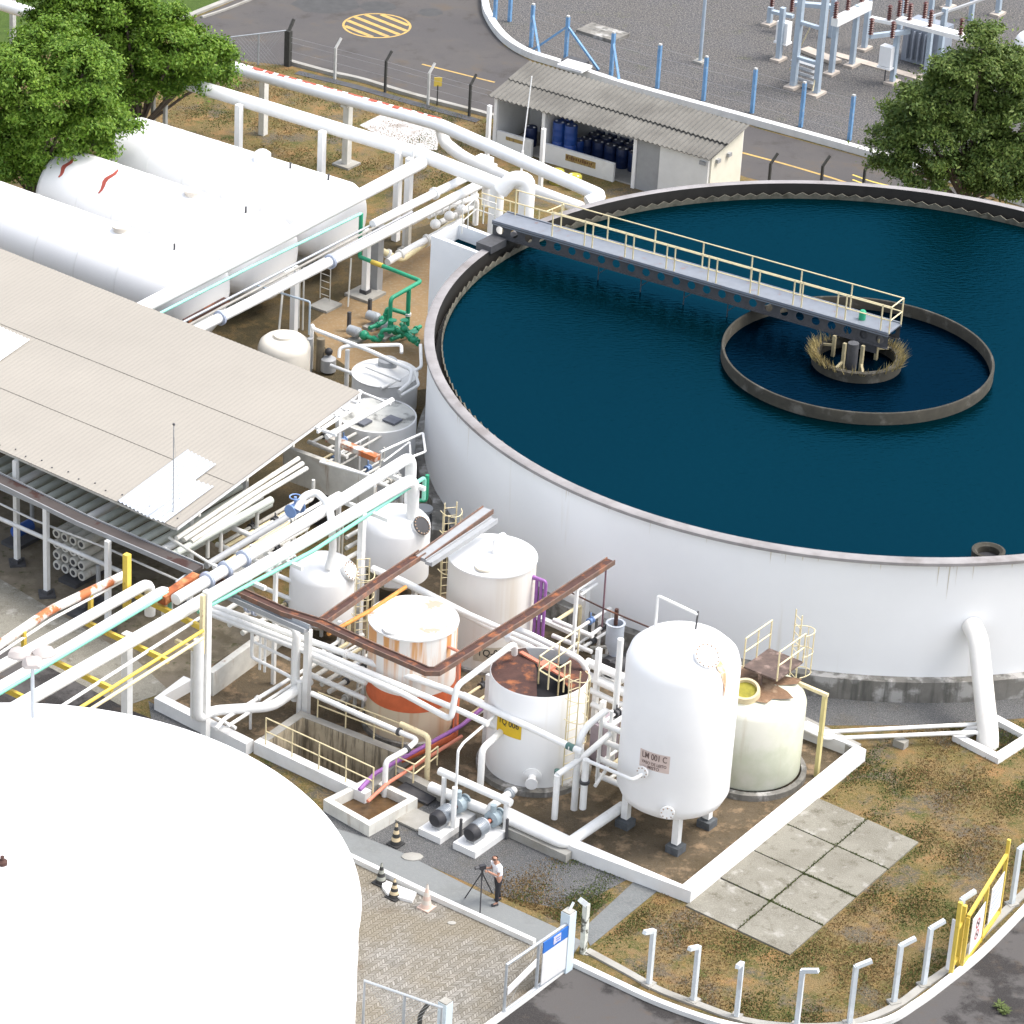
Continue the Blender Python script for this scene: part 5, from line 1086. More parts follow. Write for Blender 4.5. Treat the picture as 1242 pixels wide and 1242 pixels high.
for i, (u, v, vb) in enumerate(((590, 178, 203), (655, 206, 232))): post('slim white post below the pipe near the shed, '+('left', 'right')[i]+' one', u, vb, 2.9, .16, PW, foot=False, name='pipe_post')
# lower pair
ZL = 3.3
pipe('white pipe behind the green drop pipe, upper of the pair', [(452, 272, ZL+.2), (492, 252, ZL+.2), (578, 209, ZL+.2)], .17, PW, flanges=[(1, .4)])
pipe('white pipe in front of the green drop pipe, lower of the pair', [(215, 412, ZL), (360, 338, ZL), (492, 270, ZL), (591, 219, ZL), 2.2], .2, PW, flanges=[(0, .35), (1, .3)], fm=mat('blue_grey_flange', (.45, .50, .62), .5))
for i in range(3): pipe(('upper', 'middle', 'lower')[i]+' thin grey conduit beside the lower white pipe', [(212+i*4, 396+i*5, ZL+.1), (456, 270+i*5, ZL+.1), (500, 249+i*4, ZL+.1)], .05, (GALV, CONC, GREY)[i])
pipe('thin cyan pipe alongside the horizontal tank ends', [(190, 382, ZL+.5), (300, 326, ZL+.5), (438, 259, ZL+.5)], .06, mat('cyan_pipe', (.30, .66, .55), .5))
pipe('green pipe dropping then zig-zagging to the green pumps', [(438, 259, ZL+.5), (438, 259, 1.9), (440, 313, 2.0), (511, 341, 2.0), (474, 362, 2.0), .5], .085, GREEN)
pipe('short yellow sleeve on the green zig-zag pipe', [(451, 317.5, 2.0), (464, 322.6, 2.0)], .1, YEL, name='pipe_sleeve', cat='sleeve')
pipe('green vertical branch down to the green pumps', [(496, 350, 2.0), .4], .09, GREEN, flanges=[(0, .7)])
tag(MB().beam(at(225, 390, ZL-.3), at(275, 363, ZL-.3), .3, .1).build('rusty_plate', RUSTY, smooth=False), 'rusty plate lying between the conduits at the canopy edge', 'plate')
def gusset_post(label, u, vb, z, foot=True, w=.24):
    b_ = at(u, vb); t = thing('pipe_post', label, 'post', b_, 'posts under the lower white pipes'); MB().bx(b_, w, w, z).build('column', PW, t, smooth=False)
    m_ = MB(); o_ = b_+UP*(z-.9); h = .6
    m_.add([o_-E1*.0, o_-E1*.7+UP*.9, o_+UP*.9, o_+E2*.06, o_-E1*.7+UP*.9+E2*.06, o_+UP*.9+E2*.06], [(0, 1, 2), (5, 4, 3), (0, 3, 4, 1), (1, 4, 5, 2), (2, 5, 3, 0)]).build('gusset', PW, t, smooth=False)
    if foot: m2 = MB(); m2.bx(b_, 1.2, 1.2, .12); m2.build('footing', CONC, t, smooth=False); MB().bx(b_+UP*.12, .35, .35, .14).build('base_plate', DARK, t, smooth=False)
gusset_post('white gusseted post behind the plastic water tank', 356, 404, 2.9, False)
gusset_post('white gusseted post on a square footing beside the green drop pipe', 443, 358, 2.9)
post('grey bundled post right of the green drop pipe', 456, 352, 2.9, .36, GREY, 'cable_post', False)
post('weathered post on a footing near the inlet box', 494, 305, 1.7, .2, WDIRTY, 'pipe_post', True)
for i in range(2): pipe('thin pale riser beside the gusseted post, '+('left', 'right')[i]+' one', [(362+i*5, 398+i*2, .0), 2.7], .035, WDIRTY)
pipe('thin white leaning pole between the tanks and the plastic tank', [(338, 405, .1), (343, 352, 1.6)], .045, WDIRTY)
pipe('thin white pole left of the green drop pipe', [(422, 372, .1), (426, 313, 1.9)], .035, WDIRTY)
pipe('pale blue-grey pipe bending down by the gusseted post', [(308, 345, 2.6), (346, 357, 2.6), (376, 366, 2.6), 1.2], .04, STEELB)
t = thing('saddle_block', 'small white tank leg with a rusty strap under the white pipe', 'support', at(395, 345)); MB().bx(at(395, 372), 1.0, .9, .1).build('slab', CONC, t, smooth=False)
lb = at(394, 366); ladder('small cream ladder standing on a slab under the white pipe', (lb.x, lb.y), -E1, .1, 1.7, WDIRTY, w=.5, cage=False, name='short_ladder')
for i, (u, v) in enumerate(((423, 402), (448, 386))): post(('black bollard pipe on the tan concrete, left one', 'black bollard pipe on the tan concrete, right one')[i], u, v, .85, .12, DARK, 'bollard', False)
# green pump set
for i, (u, v) in enumerate(((432, 414), (455, 396), (470, 408))):
    c = at(u, v); t = thing('pump', ('grey-motored pump left of the green piping', 'grey-motored pump behind the green piping', 'pump buried among the green piping')[i], 'pump', c, 'pumps by the clarifier')
    MB().bx(c, 1.0, .5, .12).build('base', CONC, t, smooth=False); m_ = MB(); m_.lathe(c+UP*.4-E2*.4, [(0, 0), (.2, .03), (.22, .5), (.12, .58), (0, .58)], 16, E2); m_.build('motor', GALV, t); MB().sphere(c+UP*.4+E2*.4, .2, 12, 8).build('pump_casing', GREEN, t)
for i, pts in enumerate(([(445, 408, .4), (462, 414, .4), (462, 414, .9), (478, 400, .9)], [(470, 398, .6), (490, 404, .6), (507, 418, .6)], [(486, 392, .9), (500, 410, .5), (508, 414, .5)], [(448, 398, .7), (468, 390, .7), (468, 390, 1.3), (492, 380, 1.1)], [(474, 412, .3), (500, 402, .3), (510, 396, .3)])):
    pipe(('low green manifold pipe nearest the grey motors', 'green manifold pipe running to the clarifier wall', 'green pipe slanting down to the clarifier wall', 'green manifold pipe behind the motors', 'green pipe on the ground beside the clarifier wall')[i], pts, .085, GREEN, flanges=[(0, .5), (1, .5)], fm=GREEN)
for i, (u, v) in enumerate(((476, 398), (490, 398), (502, 412))):
    c = at(u, v, .9); t = thing('valve', 'green gate valve '+('left', 'middle', 'right')[i]+' in the green piping', 'valve', c-UP*.3); MB().sphere(c, .16, 10, 6).build('body', GREEN, t); MB().tube([c, c+UP*.35], .03, 6).build('stem', GREEN, t); MB().disc(c+UP*.33, .16, .03, 14).build('handwheel', GREEN, t)
# small pipes round the low round tanks
pipe('white riser and long thin pipe running down over the low round tank', [(377, 447, 0), 1.9, (380, 399, 1.9), (450, 426, 1.9), (500, 449, 1.9), (497, 464, 1.6), (484, 475, 1.6)], .08)
pipe('white pipe looping over the far side of the low round tank', [(411, 434, 1.4), (412, 423, 1.7), (419, 420, 1.8), (487, 418, 1.8), (487, 428, 1.6)], .07)
pipe('white pipe bending down between the low round tank and the clarifier', [(510, 418, 1.9), (511, 445, 1.4), (485, 461, 1.4), (462, 471, 1.4)], .065)
pipe('thin white pipe crossing the low round tank lid', [(444, 445, 1.7), (486, 462, 1.7)], .05)
pipe('second white pipe bend right of the low round tank', [(503, 451, 1.7), (508, 467, 1.5), (486, 480, 1.5)], .06)
pipe('white post-like pipe at the corner of the low round tank', [(420, 470, 0), 1.6], .09)
pipe('small white pipe with flange ending at the low round tank', [(401, 443, .9), (430, 454, .9)], .07, flanges=[(0, .9)])
for i, (u, v, m_) in enumerate(((375, 450, GREY), (388, 450, mat('mouldy_brown', (.20, .17, .12), .8, var=.4)))): pipe(('grey', 'mouldy brown')[i]+' standpipe by the canopy roof edge', [(u, v, 0), 1.4], .16 if i else .12, m_)
t = thing('pump', 'grey pump between the standpipes and the low round tank', 'pump', at(398, 458)); c = at(398, 452); MB().lathe(c+UP*.1, [(0, 0), (.3, 0), (.3, .5), (.15, .6), (0, .6)], 16).build('body', GREY, t); MB().sphere(c+UP*.9, .16, 10, 6).build('float', BLACK, t)
pipe('green pipe end dropping behind the rack bend', [(508, 607, 2.6), (517, 607, 2.6), (517, 607, 3.6)], .07, GREEN)
t = thing('standpipe', 'grey stub with a dark collar behind the black-lidded vessel', 'pipe', at(512, 650)); c = at(512, 652); MB().lathe(c, [(.3, 0), (.3, .5), (.38, .5), (.38, .62), (.22, .7), (.22, 1.1), (.34, 1.1), (.34, 1.2), (0, 1.2)], 20).build('stub', GREY, t); MB().lathe(c, [(.40, .62), (.40, .78), (.2, .8)], 20).build('collar', BLACK, t)
tag(MB().prism(GP([(524, 622), (542, 634), (538, 670), (522, 668)]), 0, .85).build('concrete_block', CONCD, smooth=False), 'dark stained concrete block at the clarifier foot behind the vessels', 'block')
# inlet box beside the clarifier
Q = [at(527, 286, 5.1), at(556, 271, 5.1), at(612, 292, 5.1), at(583, 307, 5.1)]; t = thing('inlet_box', 'tall white inlet box attached to the clarifier near the bridge', 'tank', Vector((Q[0].x, Q[0].y, 0)))
for i in range(4):
    a, b = Q[i], Q[(i+1) % 4]; dd = (b-a).normalized(); e = .09 if i % 2 else -.09; m_ = MB(); strip(m_, [Vector((a.x, a.y, 0))-dd*e, Vector((b.x, b.y, 0))+dd*e], .18, 0, 5.1+.003*i); m_.build('wall', WALLW, t, smooth=False)
m_ = MB(); m_.add([(p.x, p.y, 4.5) for p in Q], [(0, 1, 2, 3)]); m_.build('water', M_WATER, t, smooth=False)
tag(MB().box((Q[2]+Q[3])/2+UP*.15-E1*.1, E1, E2, UP, 1.0, .7, .3).build('gate_box', DARK, smooth=False), 'dark steel gate box at the clarifier rim by the inlet box', 'box')
# valve cluster by the bridge end
for i, pts in enumerate(([(470, 318, 1.0), (500, 300, 1.0), (545, 276, 1.4), (560, 268, 1.4)], [(455, 300, 1.5), (486, 316, .8), (560, 262, 1.2)], [(520, 262, 2.2), (548, 248, 2.2), (578, 240, 2.2), 1.0], [(533, 270, 1.8), (575, 250, 1.8), 3.0], [(500, 270, 2.0), (556, 240, 2.2), 1.2])):
    pipe('white valve-cluster pipe near the bridge end, '+('lowest', 'cream second', 'third', 'fourth', 'fifth')[i]+' from the ground', pts, .15-.01*i, PW if i != 1 else CREAM, flanges=[(0, .5), (1, .4)])
for i, (u, v) in enumerate(((545, 262), (560, 254), (528, 272))):
    c = at(u, v, 2.2); t = thing('valve', 'white handwheel valve '+('middle', 'right', 'left')[i]+' of the cluster beside the inlet box', 'valve', c-UP*.3); MB().sphere(c, .22, 12, 8).build('body', PW, t); MB().tube([c, c+UP*.6], .03, 6).build('stem', PW, t); MB().tube([c+UP*.6+Vector((math.cos(k*.524)*.24, math.sin(k*.524)*.24, 0)) for k in range(13)], .02, 5, round_=False).build('handwheel', PW, t)
rail('railing', 'cream railing on the landing at the bridge end', [(560, 283, 5.2), (577, 268, 5.2), (600, 276, 5.2)], 1.0, 4, WDIRTY)
rail('railing', 'cream railing on the ground behind the arched pipe', [(583, 262, 3.6), (660, 285, 3.6), (682, 276, 3.6)], 1.0, 6)
t = thing('antenna_mast', 'thin white mast rising beside the arched pipe in front of the shed', 'mast', at(630, 265)); b_ = at(629, 268); MB().tube([b_, b_+UP*3.2], .05, 8).build('mast', PW, t); MB().tube([b_+UP*3.2, b_+UP*6.6+E2*.25], .025, 6).build('rod', PW, t)
for i in range(2): c = at(587+i*4, 195+i*8, 1.0); tag(MB().box(c, E1, E2, UP, .5, .7, .35).build('junction_box', PW), ('white box on the pipe by the shed, upper one', 'white box on the pipe by the shed, lower one')[i], 'box')

# ================================================================ shed with blue drums
ZE, ZK = 2.45, 3.05
FL, FR = at(592, 116, ZE), at(862, 194, ZE)     # front eave
BL, BRr = at(642, 75, ZK), at(907, 156, ZK)     # back eave
t = thing('shed', 'white open-fronted shed with a grey corrugated roof', 'shed', Vector(((FL.x+BRr.x)/2, (FL.y+BRr.y)/2, 0)))
RF_ = mat('old_fibre_cement', (.17, .163, .145), .9, var=.25, vs=.8, col2=(.09, .085, .075), th=(.5, .7), amt=.7, streak=None, bump=.2)
def corr3(o_, p1, p2, pitch, amp, th, m, nm):
    a = p1-o_; c = p2-o_; n = int(c.length/pitch*6); vs = []
    for k in range(n+1):
        zz = UP*(amp*math.sin(2*math.pi*k/6)); q = o_+c*(k/n); vs += [q+zz, q+a+zz, q+zz-UP*th, q+a+zz-UP*th]
    fs = []
    for k in range(n): b = 4*k; fs += [(b, b+1, b+5, b+4), (b+2, b+6, b+7, b+3), (b, b+4, b+6, b+2), (b+1, b+3, b+7, b+5)]
    MB().add(vs, fs).build(nm, m, t, smooth=False)
mid = .47; ML = FL.lerp(BL, mid); MR = FR.lerp(BRr, mid)
corr3(FL-UP*0, FL.lerp(BL, mid+.03), FR, .24, .035, .03, RF_, 'roof_sheet')
corr3(ML+UP*.05, BL+UP*.05, MR+UP*.05, .24, .035, .03, RF_, 'roof_sheet')
u_ = (FR-FL); u_.z = 0; WL = u_.length; u_.normalize(); v_ = UP.cross(u_)
if v_.dot(BL-FL) < 0: v_ = -v_
D = (BL-FL).dot(v_)
G0 = Vector((FL.x, FL.y, 0))+u_*.25+v_*.35; WW = WL-.5; DD = D-.55
def wallq(name, s0, s1, d, z0, z1, m=WHITE, th=.15):
    MB().box(G0+u_*((s0+s1)/2)+v_*d+UP*((z0+z1)/2), u_, v_, UP, s1-s0, th, z1-z0).build(name, m, t, smooth=False)
SW = mat('shed_white', (.74, .74, .72), .7, var=.1, vs=1.5, col2=(.5, .47, .42), th=(.6, .75), amt=.5)
wallq('back_wall', 0, WW, DD, 0, 2.9, SW); xs = lambda px: (at(px, 0, 0)-at(px, 0, 0)).length
def sof(u, v): p = at(u, v, 0); return (p-G0).dot(u_)
s1 = WW*.232; s2 = WW*.665; s3 = WW*.78
wallq('front_wall', s3, WW, 0, 0, 2.3, SW); wallq('door', s2+.1, s3-.002, .02, 0, 2.3, GREY, .06)
for s_ in (0, s1, s2): wallq('pillar', s_-.08, s_+.08, 0, 0, 2.35, PW, .16)
wallq('low_wall', .1, s1*.78, .02, 0, .8, SW, .14); wallq('low_wall', s1+.1, s2-1.0, .02, 0, .85, SW, .14)
for s_, nm in ((0, 'side_wall'), (WW, 'side_wall')):
    q = G0+u_*s_; pts = [q+v_*.08, q+v_*(DD-.08), q+v_*(DD-.08)+UP*2.85, q+v_*.08+UP*2.33]; off = u_*.07
    MB().add([p-off for p in pts]+[p+off for p in pts], [(0, 1, 2, 3), (7, 6, 5, 4), (0, 4, 5, 1), (1, 5, 6, 2), (2, 6, 7, 3), (3, 7, 4, 0)]).build(nm, SW if s_ == 0 else mat('shed_sunlit_side', (.74, .71, .60), .7, var=.08, col2=(.55, .5, .42), th=(.6, .75), amt=.5), t, smooth=False)  # right wall: warm sunlight painted into the shed white, plus the usual wear
q = G0+u_*s1+v_*DD/2; MB().box(q+UP*1.1, v_, u_, UP, DD-.3, .12, 2.2).build('partition', SW, t, smooth=False)
MB().box(G0+u_*WW*.5+v_*DD*.5+UP*.03, u_, v_, UP, WW-.4, DD-.3, .06).build('floor', CONC, t, smooth=False)
sg = G0+u_*(s1+2.0)-v_*.058+UP*.52
MB().box(sg, u_, v_, UP, 1.55, .012, .3).build('sign', mat('worn_yellow_sign', (.42, .30, .10), .7, var=.35, vs=9, col2=(.2, .13, .06), th=(.5, .6)), t, smooth=False)
m_ = MB(); rnd = random.Random(2); x = -.68
while x < .66: w_ = rnd.uniform(.05, .1); m_.box(sg+u_*x-v_*.01+UP*.02, u_, v_, UP, w_, .004, rnd.uniform(.1, .16)); x += w_+.035
m_.build('sign_marks', mat('sign_ink', (.16, .08, .03), .7), t, smooth=False)
sg = G0+u_*(s1*.42)-v_*.058+UP*.58; MB().box(sg, u_, v_, UP, .9, .012, .16).build('sign', mat('worn_yellow_sign', (.42, .30, .10), .7), t, smooth=False)
for i, (s_, dd_) in enumerate(((WW-.25, -.05), (WW+.05, .5), (WW+.05, 1.4))):
    MB().box(G0+u_*s_+v_*dd_+UP*2.1, u_, v_, UP, .3, .25, .16).build('floodlight', GREY, t, smooth=False)
# drums
def drum(label, p, m, r=.29, h=.88, group=None, lying=False):
    o = MB().lathe(p, [(0, 0), (r*.95, 0), (r, .03), (r, h*.3), (r*1.03, h*.33), (r, h*.36), (r, h*.63), (r*1.03, h*.66), (r, h*.69), (r, h-.05), (r*.93, h), (0, h-.01)], 18).build('plastic_drum', m); tag(o, label, 'drum', group)
    for s_ in (-1, 1): MB().disc(p+u_*s_*r*.55+UP*(h-.012), .05, .03, 8).build('bung', PW if r > .2 else m, o)
    return o
DB = mat('drum_blue', (.015, .06, .26), .35, var=.2, vs=3); DN = mat('drum_navy', (.01, .025, .09), .4, var=.3, vs=3)
d0 = drum('blue plastic drum standing in the deep rows inside the shed', G0+u_*(s1+1.3)+v_*1.5+UP*.06, DN, group='blue drums in the shed')
cnt = 0
for j in range(3):
    for k in range(9):
        if j == 0 and k == 0: continue
        c = copy_tree(d0, u_*(k*.62)+v_*(j*.62)); cnt += 1
d1 = drum('bright blue drum stacked on top at the left end of the drum rows', G0+u_*(s1+.5)+v_*.45+UP*.06, DB, group='bright blue drums at the left end')
for k, j, l in ((1, 0, 0), (0, 1, 0), (1, 1, 0), (0, 0, 1), (1, 0, 1), (0, 1, 1)): copy_tree(d1, u_*(k*.61)+v_*(j*.61)+UP*(l*.89))
for k in range(3): drum('dark drum in the left bay of the shed, '+('left', 'middle', 'right')[k]+' one', G0+u_*(s1-1.3+k*.55)+v_*(1.0+.4*k)+UP*.06, DN if k != 1 else BLACK)
for k in range(2): drum(('left', 'right')[k]+' yellow drum on the ground in front of the shed', at(675+k*21, 222+k*6), mat('drum_yellow', (.45, .42, .06), .6, var=.3, vs=3, col2=(.15, .13, .04), th=(.52, .65)), r=.32, h=.6)
tag(MB().box(at(697, 80, .5), u_, v_, UP, 1.35, .9, .12).build('cover_slab', PW, smooth=False), 'small white hood behind the shed roof', 'hood')
tag(MB().bx(at(697, 84), 1.1, .7, .45, u_).build('hood_base', DARK, smooth=False), 'dark box under the small white hood behind the shed', 'box')

# ================================================================ fences by the upper road
def hook_post(label, u, v, z, m, lean, w=.11, group=None, foot=None):
    b_ = at(u, v); t = thing('fence_post', label, 'post', b_, group); MB().bx(b_, w, w, z, E1).build('column', m, t, smooth=False)
    d_ = Vector(lean).normalized(); MB().beam(b_+UP*(z-.03), b_+UP*(z+.38)+d_*.35, w*.9, w*.9).build('arm', m, t, smooth=False)
    if foot: MB().bx(b_, .3, .3, .08, E1).build('footing', CONC, t, smooth=False)
    return t
DKP = mat('blackened_concrete_post', (.05, .05, .045), .9, var=.4, vs=5); LGP = mat('light_concrete_post', (.50, .50, .48), .8, var=.2, vs=4)
for i, (u, v, m_) in enumerate(((406, 96, LGP), (467, 112, DKP), (519, 127, LGP), (569, 141, DKP))):
    hook_post(('pale hooked fence post near the round yellow marking', 'blackened hooked fence post before the round yellow marking', 'pale hooked fence post beside the small yellow sign', 'blackened hooked fence post left of the shed')[i], u, v, 1.55, m_, (1, .9, 0), .1, 'hooked posts along the upper road')
b_ = at(349, 80); t = thing('gate_pillar', 'thick blackened gate pillar with a bent top by the road', 'post', b_); MB().bx(b_, .22, .3, 1.75, E1).build('column', DKP, t, smooth=False); MB().beam(b_+UP*1.7, b_+UP*2.2+Vector((.25, .3, 0)), .12, .12).build('arm', DKP, t, smooth=False)
t = thing('fence', 'grey tubular fence frame with wire mesh beside the left trees', 'fence', at(312, 82)); a, b = at(280, 78), at(346, 80)
MB().tube([a+UP*1.35, b+UP*1.75], .035, 6).build('top_tube', GALV, t); 
for f_ in (0, .5): q = a.lerp(b, f_); MB().tube([q, q+UP*(1.35+.4*f_)], .045, 6).build('post', GALV, t)
def mesh_panel(a, b, h0, h1, n, parent, r=.006, m=GREY):
    m_ = MB(); L_ = (b-a).length
    for k in range(n):
        f0 = k/n
        for s_ in (1, -1):
            f1 = f0+s_*h0/L_*.9
            if 0 <= f1 <= 1: m_.tube([a.lerp(b, f0), a.lerp(b, f1)+UP*(h0+(h1-h0)*f1)], r, 3, caps=False)
    m_.build('wire_mesh', m, parent, smooth=False)
mesh_panel(a, b, 1.3, 1.7, 16, t)
t = thing('fence_wires', 'thin wires strung between the hooked posts by the upper road', 'fence', at(460, 110))
for z in (.35, .8, 1.25, 1.5): MB().tube(W([(352, 82, 0), (406, 96, 0), (467, 112, 0), (519, 127, 0), (569, 141, 0), (597, 149, 0)]) and [p+UP*z for p in W([(352, 82, 0), (406, 96, 0), (467, 112, 0), (519, 127, 0), (569, 141, 0), (597, 149, 0)])], .006, 4, round_=False).build('wire', GREY, t)
t = thing('sign', 'small yellow sign on a dark stick by the upper road', 'sign', at(530, 128)); q = at(530, 128); MB().tube([q, q+UP*1.0], .03, 6).build('stick', DKP, t); MB().box(q+UP*1.15, Vector((1, 0, 0)), Vector((0, 1, 0)), UP, .36, .03, .42).build('panel', YEL, t, smooth=False)
for i, (u, v) in enumerate(((932, 217), (995, 220), (1046, 224))): hook_post(('dark', 'second dark', 'third dark')[i]+' bent post between the clarifier and the road, counted from the shed', u, v+12, 1.2, DKP, (1, .6, 0), .1, 'dark posts behind the clarifier')
# blue posts round the substation
pb = [(600, 28, 2.0), (618, 26, 2.1), (644, 57, 2.1), (686, 72, 2.1), (741, 92, 2.1), (797, 107, 2.1), (853, 122, 2.1), (912, 137, 2.1), (971, 154, 2.1), (1030, 170, 2.1)]
nm = ['at the road bend', 'just right of the road bend', 'below the road bend', 'with two slanting braces', 'with one short brace', 'left of the tall light pole', 'right of the tall light pole', 'above the shed end', 'in front of the stepped frame', 'beside the right tree']
for i, (u, v, z) in enumerate(pb):
    b_ = at(u, v); t = thing('fence_post', 'blue fence post '+nm[i], 'post', b_, 'blue posts round the substation'); MB().bx(b_, .15, .15, z, E1).build('column', BLUEPOST, t, smooth=False); MB().bx(b_+UP*z, .13, .13, .07, E1).build('cap', LGP, t, smooth=False)
    if i in (2, 3, 4):
        for s_ in ((-1, 1) if i == 3 else (1,)):
            e = at(u+s_*(40 if i == 3 else 11), v+(14 if s_ > 0 else -10)); MB().beam(b_+UP*z*.78, Vector((e.x, e.y, .05)), .1, .1).build('brace', BLUEPOST, t, smooth=False)
t = thing('fence_wires', 'thin wires strung between the blue posts', 'fence', at(800, 108))
for z in (.4, .95, 1.5, 1.95): MB().tube([p+UP*z for p in W([(u, v, 0) for u, v, _ in pb[2:]])], .005, 4, round_=False).build('wire', GREY, t)
t = thing('light_pole', 'tall thin blue-grey pole rising from the gravel', 'pole', at(848, 76)); b_ = at(849, 76); MB().tube([b_, b_+UP*6], .085, 10).build('pole', STEELB, t); MB().bx(b_, .5, .5, .12).build('footing', CONC, t, smooth=False)
tag(MB().box(at(731, 40, .08), E1, E2, UP, 1.3, 2.2, .16).build('manhole_cover', CONCD, smooth=False), 'dark concrete cover slab on the substation gravel', 'cover')
# ================================================================ substation
SG = 'steel supports in the substation'
def support(label, u, v, z, w=.22, foot=True, m=None):
    b_ = at(u, v); t = thing('substation_support', label, 'support', b_, SG); MB().bx(b_, w, w, z, E1).build('column', m or STEELB, t, smooth=False); MB().bx(b_, .75, .5, .12, E1).build('footing', mat('pale_footing', (.48, .42, .36), .9), t, smooth=False); return t
def insul(label, p, h=.75, r=.13, group='brown insulators'):
    prof = [(0, 0)]; n = 7
    for k in range(n): prof += [(r*.6, h*k/n), (r, h*(k+.3)/n), (r*.6, h*(k+.7)/n)]
    prof += [(r*.5, h), (0, h)]; o = MB().lathe(p, prof, 12).build('insulator', BROWN); return tag(o, label, 'insulator', group)
# stepped lattice tower
t = thing('lattice_frame', 'blue-grey steel portal frame with steps between its legs', 'frame', at(975, 110))
L1, L2 = at(962, 106), at(990, 115)
for q in (L1, L2):
    MB().bx(q, .26, .26, 7.0, E1).build('leg', STEELB, t, smooth=False); MB().bx(q, .9, .55, .12, E1).build('footing', mat('pale_footing', (.48, .42, .36), .9), t, smooth=False)
for z in (1.5, 3.2, 5.0): MB().beam(L1+UP*z, L2+UP*z, .2, .14).build('crossbar', STEELB, t, smooth=False)
for z in (.3, .55, .8, 1.05): MB().beam(L1+UP*z+Vector((0, .5+z*.3, 0)), L2+UP*z+Vector((0, .5+z*.3, 0)), .3, .04).build('step', GREY, t, smooth=False)
MB().tube([at(985, 118)+UP*.3, L2+UP*1.3+Vector((0, .3, 0))], .03, 6).build('handrail', CREAM, t); MB().tube([at(957, 92)+UP*.3, L1.lerp(L2, .5)+UP*3.2], .025, 6).build('handrail', CREAM, t)
support('left grey column behind the portal frame', 944, 73, 2.6); support('short column at the top left of the substation', 933, 30, .9)
support('column under the white sloped beam, near one', 1008, 90, 2.7); support('column under the white sloped beam, far one', 1033, 80, 3.0); support('tall column behind the sloped beam', 1048, 60, 2.9)
support('column with the white cabinet near the right tree', 1082, 101, 2.6); support('column under the long white beam beside the tree', 1123, 92, 3.0, .2); support('second column under the long white beam', 1138, 84, 3.0)
support('far column at the top right', 1150, 10, 1.5); support('far column near the right edge', 1210, 18, 1.6)
def sbeam(label, a, b, w=.5, h=.25, m=None): P = W([a, b]); return tag(MB().beam(P[0], P[1], w, h).build('steel_beam', m or WPIPE, smooth=False), label, 'beam')
sbeam('white sloped-looking beam carrying brown insulators', (1012, 27, 2.75), (1054, 6, 2.75), .35, .4)
sbeam('long white beam with slots ending in the right tree', (1090, 24, 3.0), (1170, 45, 3.0), .6, .2)
sbeam('pale blue beam left of the long white beam', (1055, 44, 2.6), (1103, 38, 2.6), .2, .2, STEELB); sbeam('pale blue beam at the top of the substation', (960, 4, 1.2), (1010, 8, 1.2), .3, .2, STEELB)
sbeam('short pale blue beam at the top left of the substation', (937, 14, .95), (962, 20, .95), .25, .15, STEELB); sbeam('pale beam joining the column with the cabinet', (1056, 22, 2.8), (1084, 28, 2.8), .3, .15); sbeam('thin pale beam at the top right', (1125, 22, 2.8), (1218, -10, 2.8), .12, .1, GREY)
for i, (u, v, z) in enumerate(((936, 8, 1.0), (960, 14, 1.0), (1013, 22, 2.95), (1028, 12, 2.95), (1045, 2, 2.95), (1056, 42, 2.7), (1078, 26, 2.8), (1082, 46, 2.7), (1090, 20, 3.1), (1098, 16, 3.1), (1128, 32, 3.1), (1121, 22, 3.1), (1165, 42, 3.1), (1103, 24, 3.1))):
    insul('brown ribbed insulator '+('at the far left of the substation', 'just right of the far left one', 'at the near end of the sloped beam', 'in the middle of the sloped beam', 'at the far end of the sloped beam', 'left on the pale blue beam', 'on the joining beam', 'right on the pale blue beam', 'at the left end of the long white beam', 'second on the long white beam', 'in the middle of the long white beam', 'behind the middle of the long white beam', 'at the tree end of the long white beam', 'third on the long white beam')[i], at(u, v, z), .8 if i > 1 else .7)
for i, (u, v) in enumerate(((949, 46), (1074, 76))):
    p = at(u, v+10, .6); t = thing('cabinet', ('white switch cabinet on the left grey column', 'white switch cabinet beside the right tree')[i], 'cabinet', p-UP*.6); MB().box(p+UP*.75, E1, E2, UP, .4, .6, .95).build('box', PW, t, smooth=False); MB().tube([p-UP*.5, p+UP*.3], .03, 6).build('conduit', DARK, t); MB().box(p+UP*.2, E1, E2, UP, .5, .7, .08).build('bracket', PW, t, smooth=False)
tag(MB().beam(at(1012, 66), at(1125, 98), .5, .1).build('trench_cover', mat('pale_footing', (.48, .42, .36), .9), smooth=False), 'pale concrete trench cover across the substation gravel', 'cover')
tag(MB().beam(at(975, 62)+UP*.1, at(1015, 78)+UP*.1, .6, .15).build('trench_cover', mat('pale_footing', (.48, .42, .36), .9), smooth=False), 'pale concrete slab behind the steps', 'cover')
t = thing('transformer', 'blue-grey transformer box behind the long white beam', 'transformer', at(1125, 80)); MB().bx(at(1122, 74), 1.2, 1.9, 1.9).build('tank', mat('transformer_grey', (.25, .28, .33), .5, var=.1), t, smooth=False)
for k in range(5): MB().box(at(1122, 74)+UP*.9-E1*.72-E2*(.6-.3*k), E1, E2, UP, .25, .05, 1.4).build('radiator', mat('transformer_grey', (.25, .28, .33), .5), t, smooth=False)
t = thing('white_tank', 'rounded white vessel at the right edge behind the tree', 'tank', at(1245, 75)); MB().sphere(at(1245, 70)+UP*.7, .65, 20, 12, (1, 1, 1)).build('shell', PW, t); MB().lathe(at(1245, 70), [(.5, 0), (.5, .4)], 12).build('base', GREY, t)
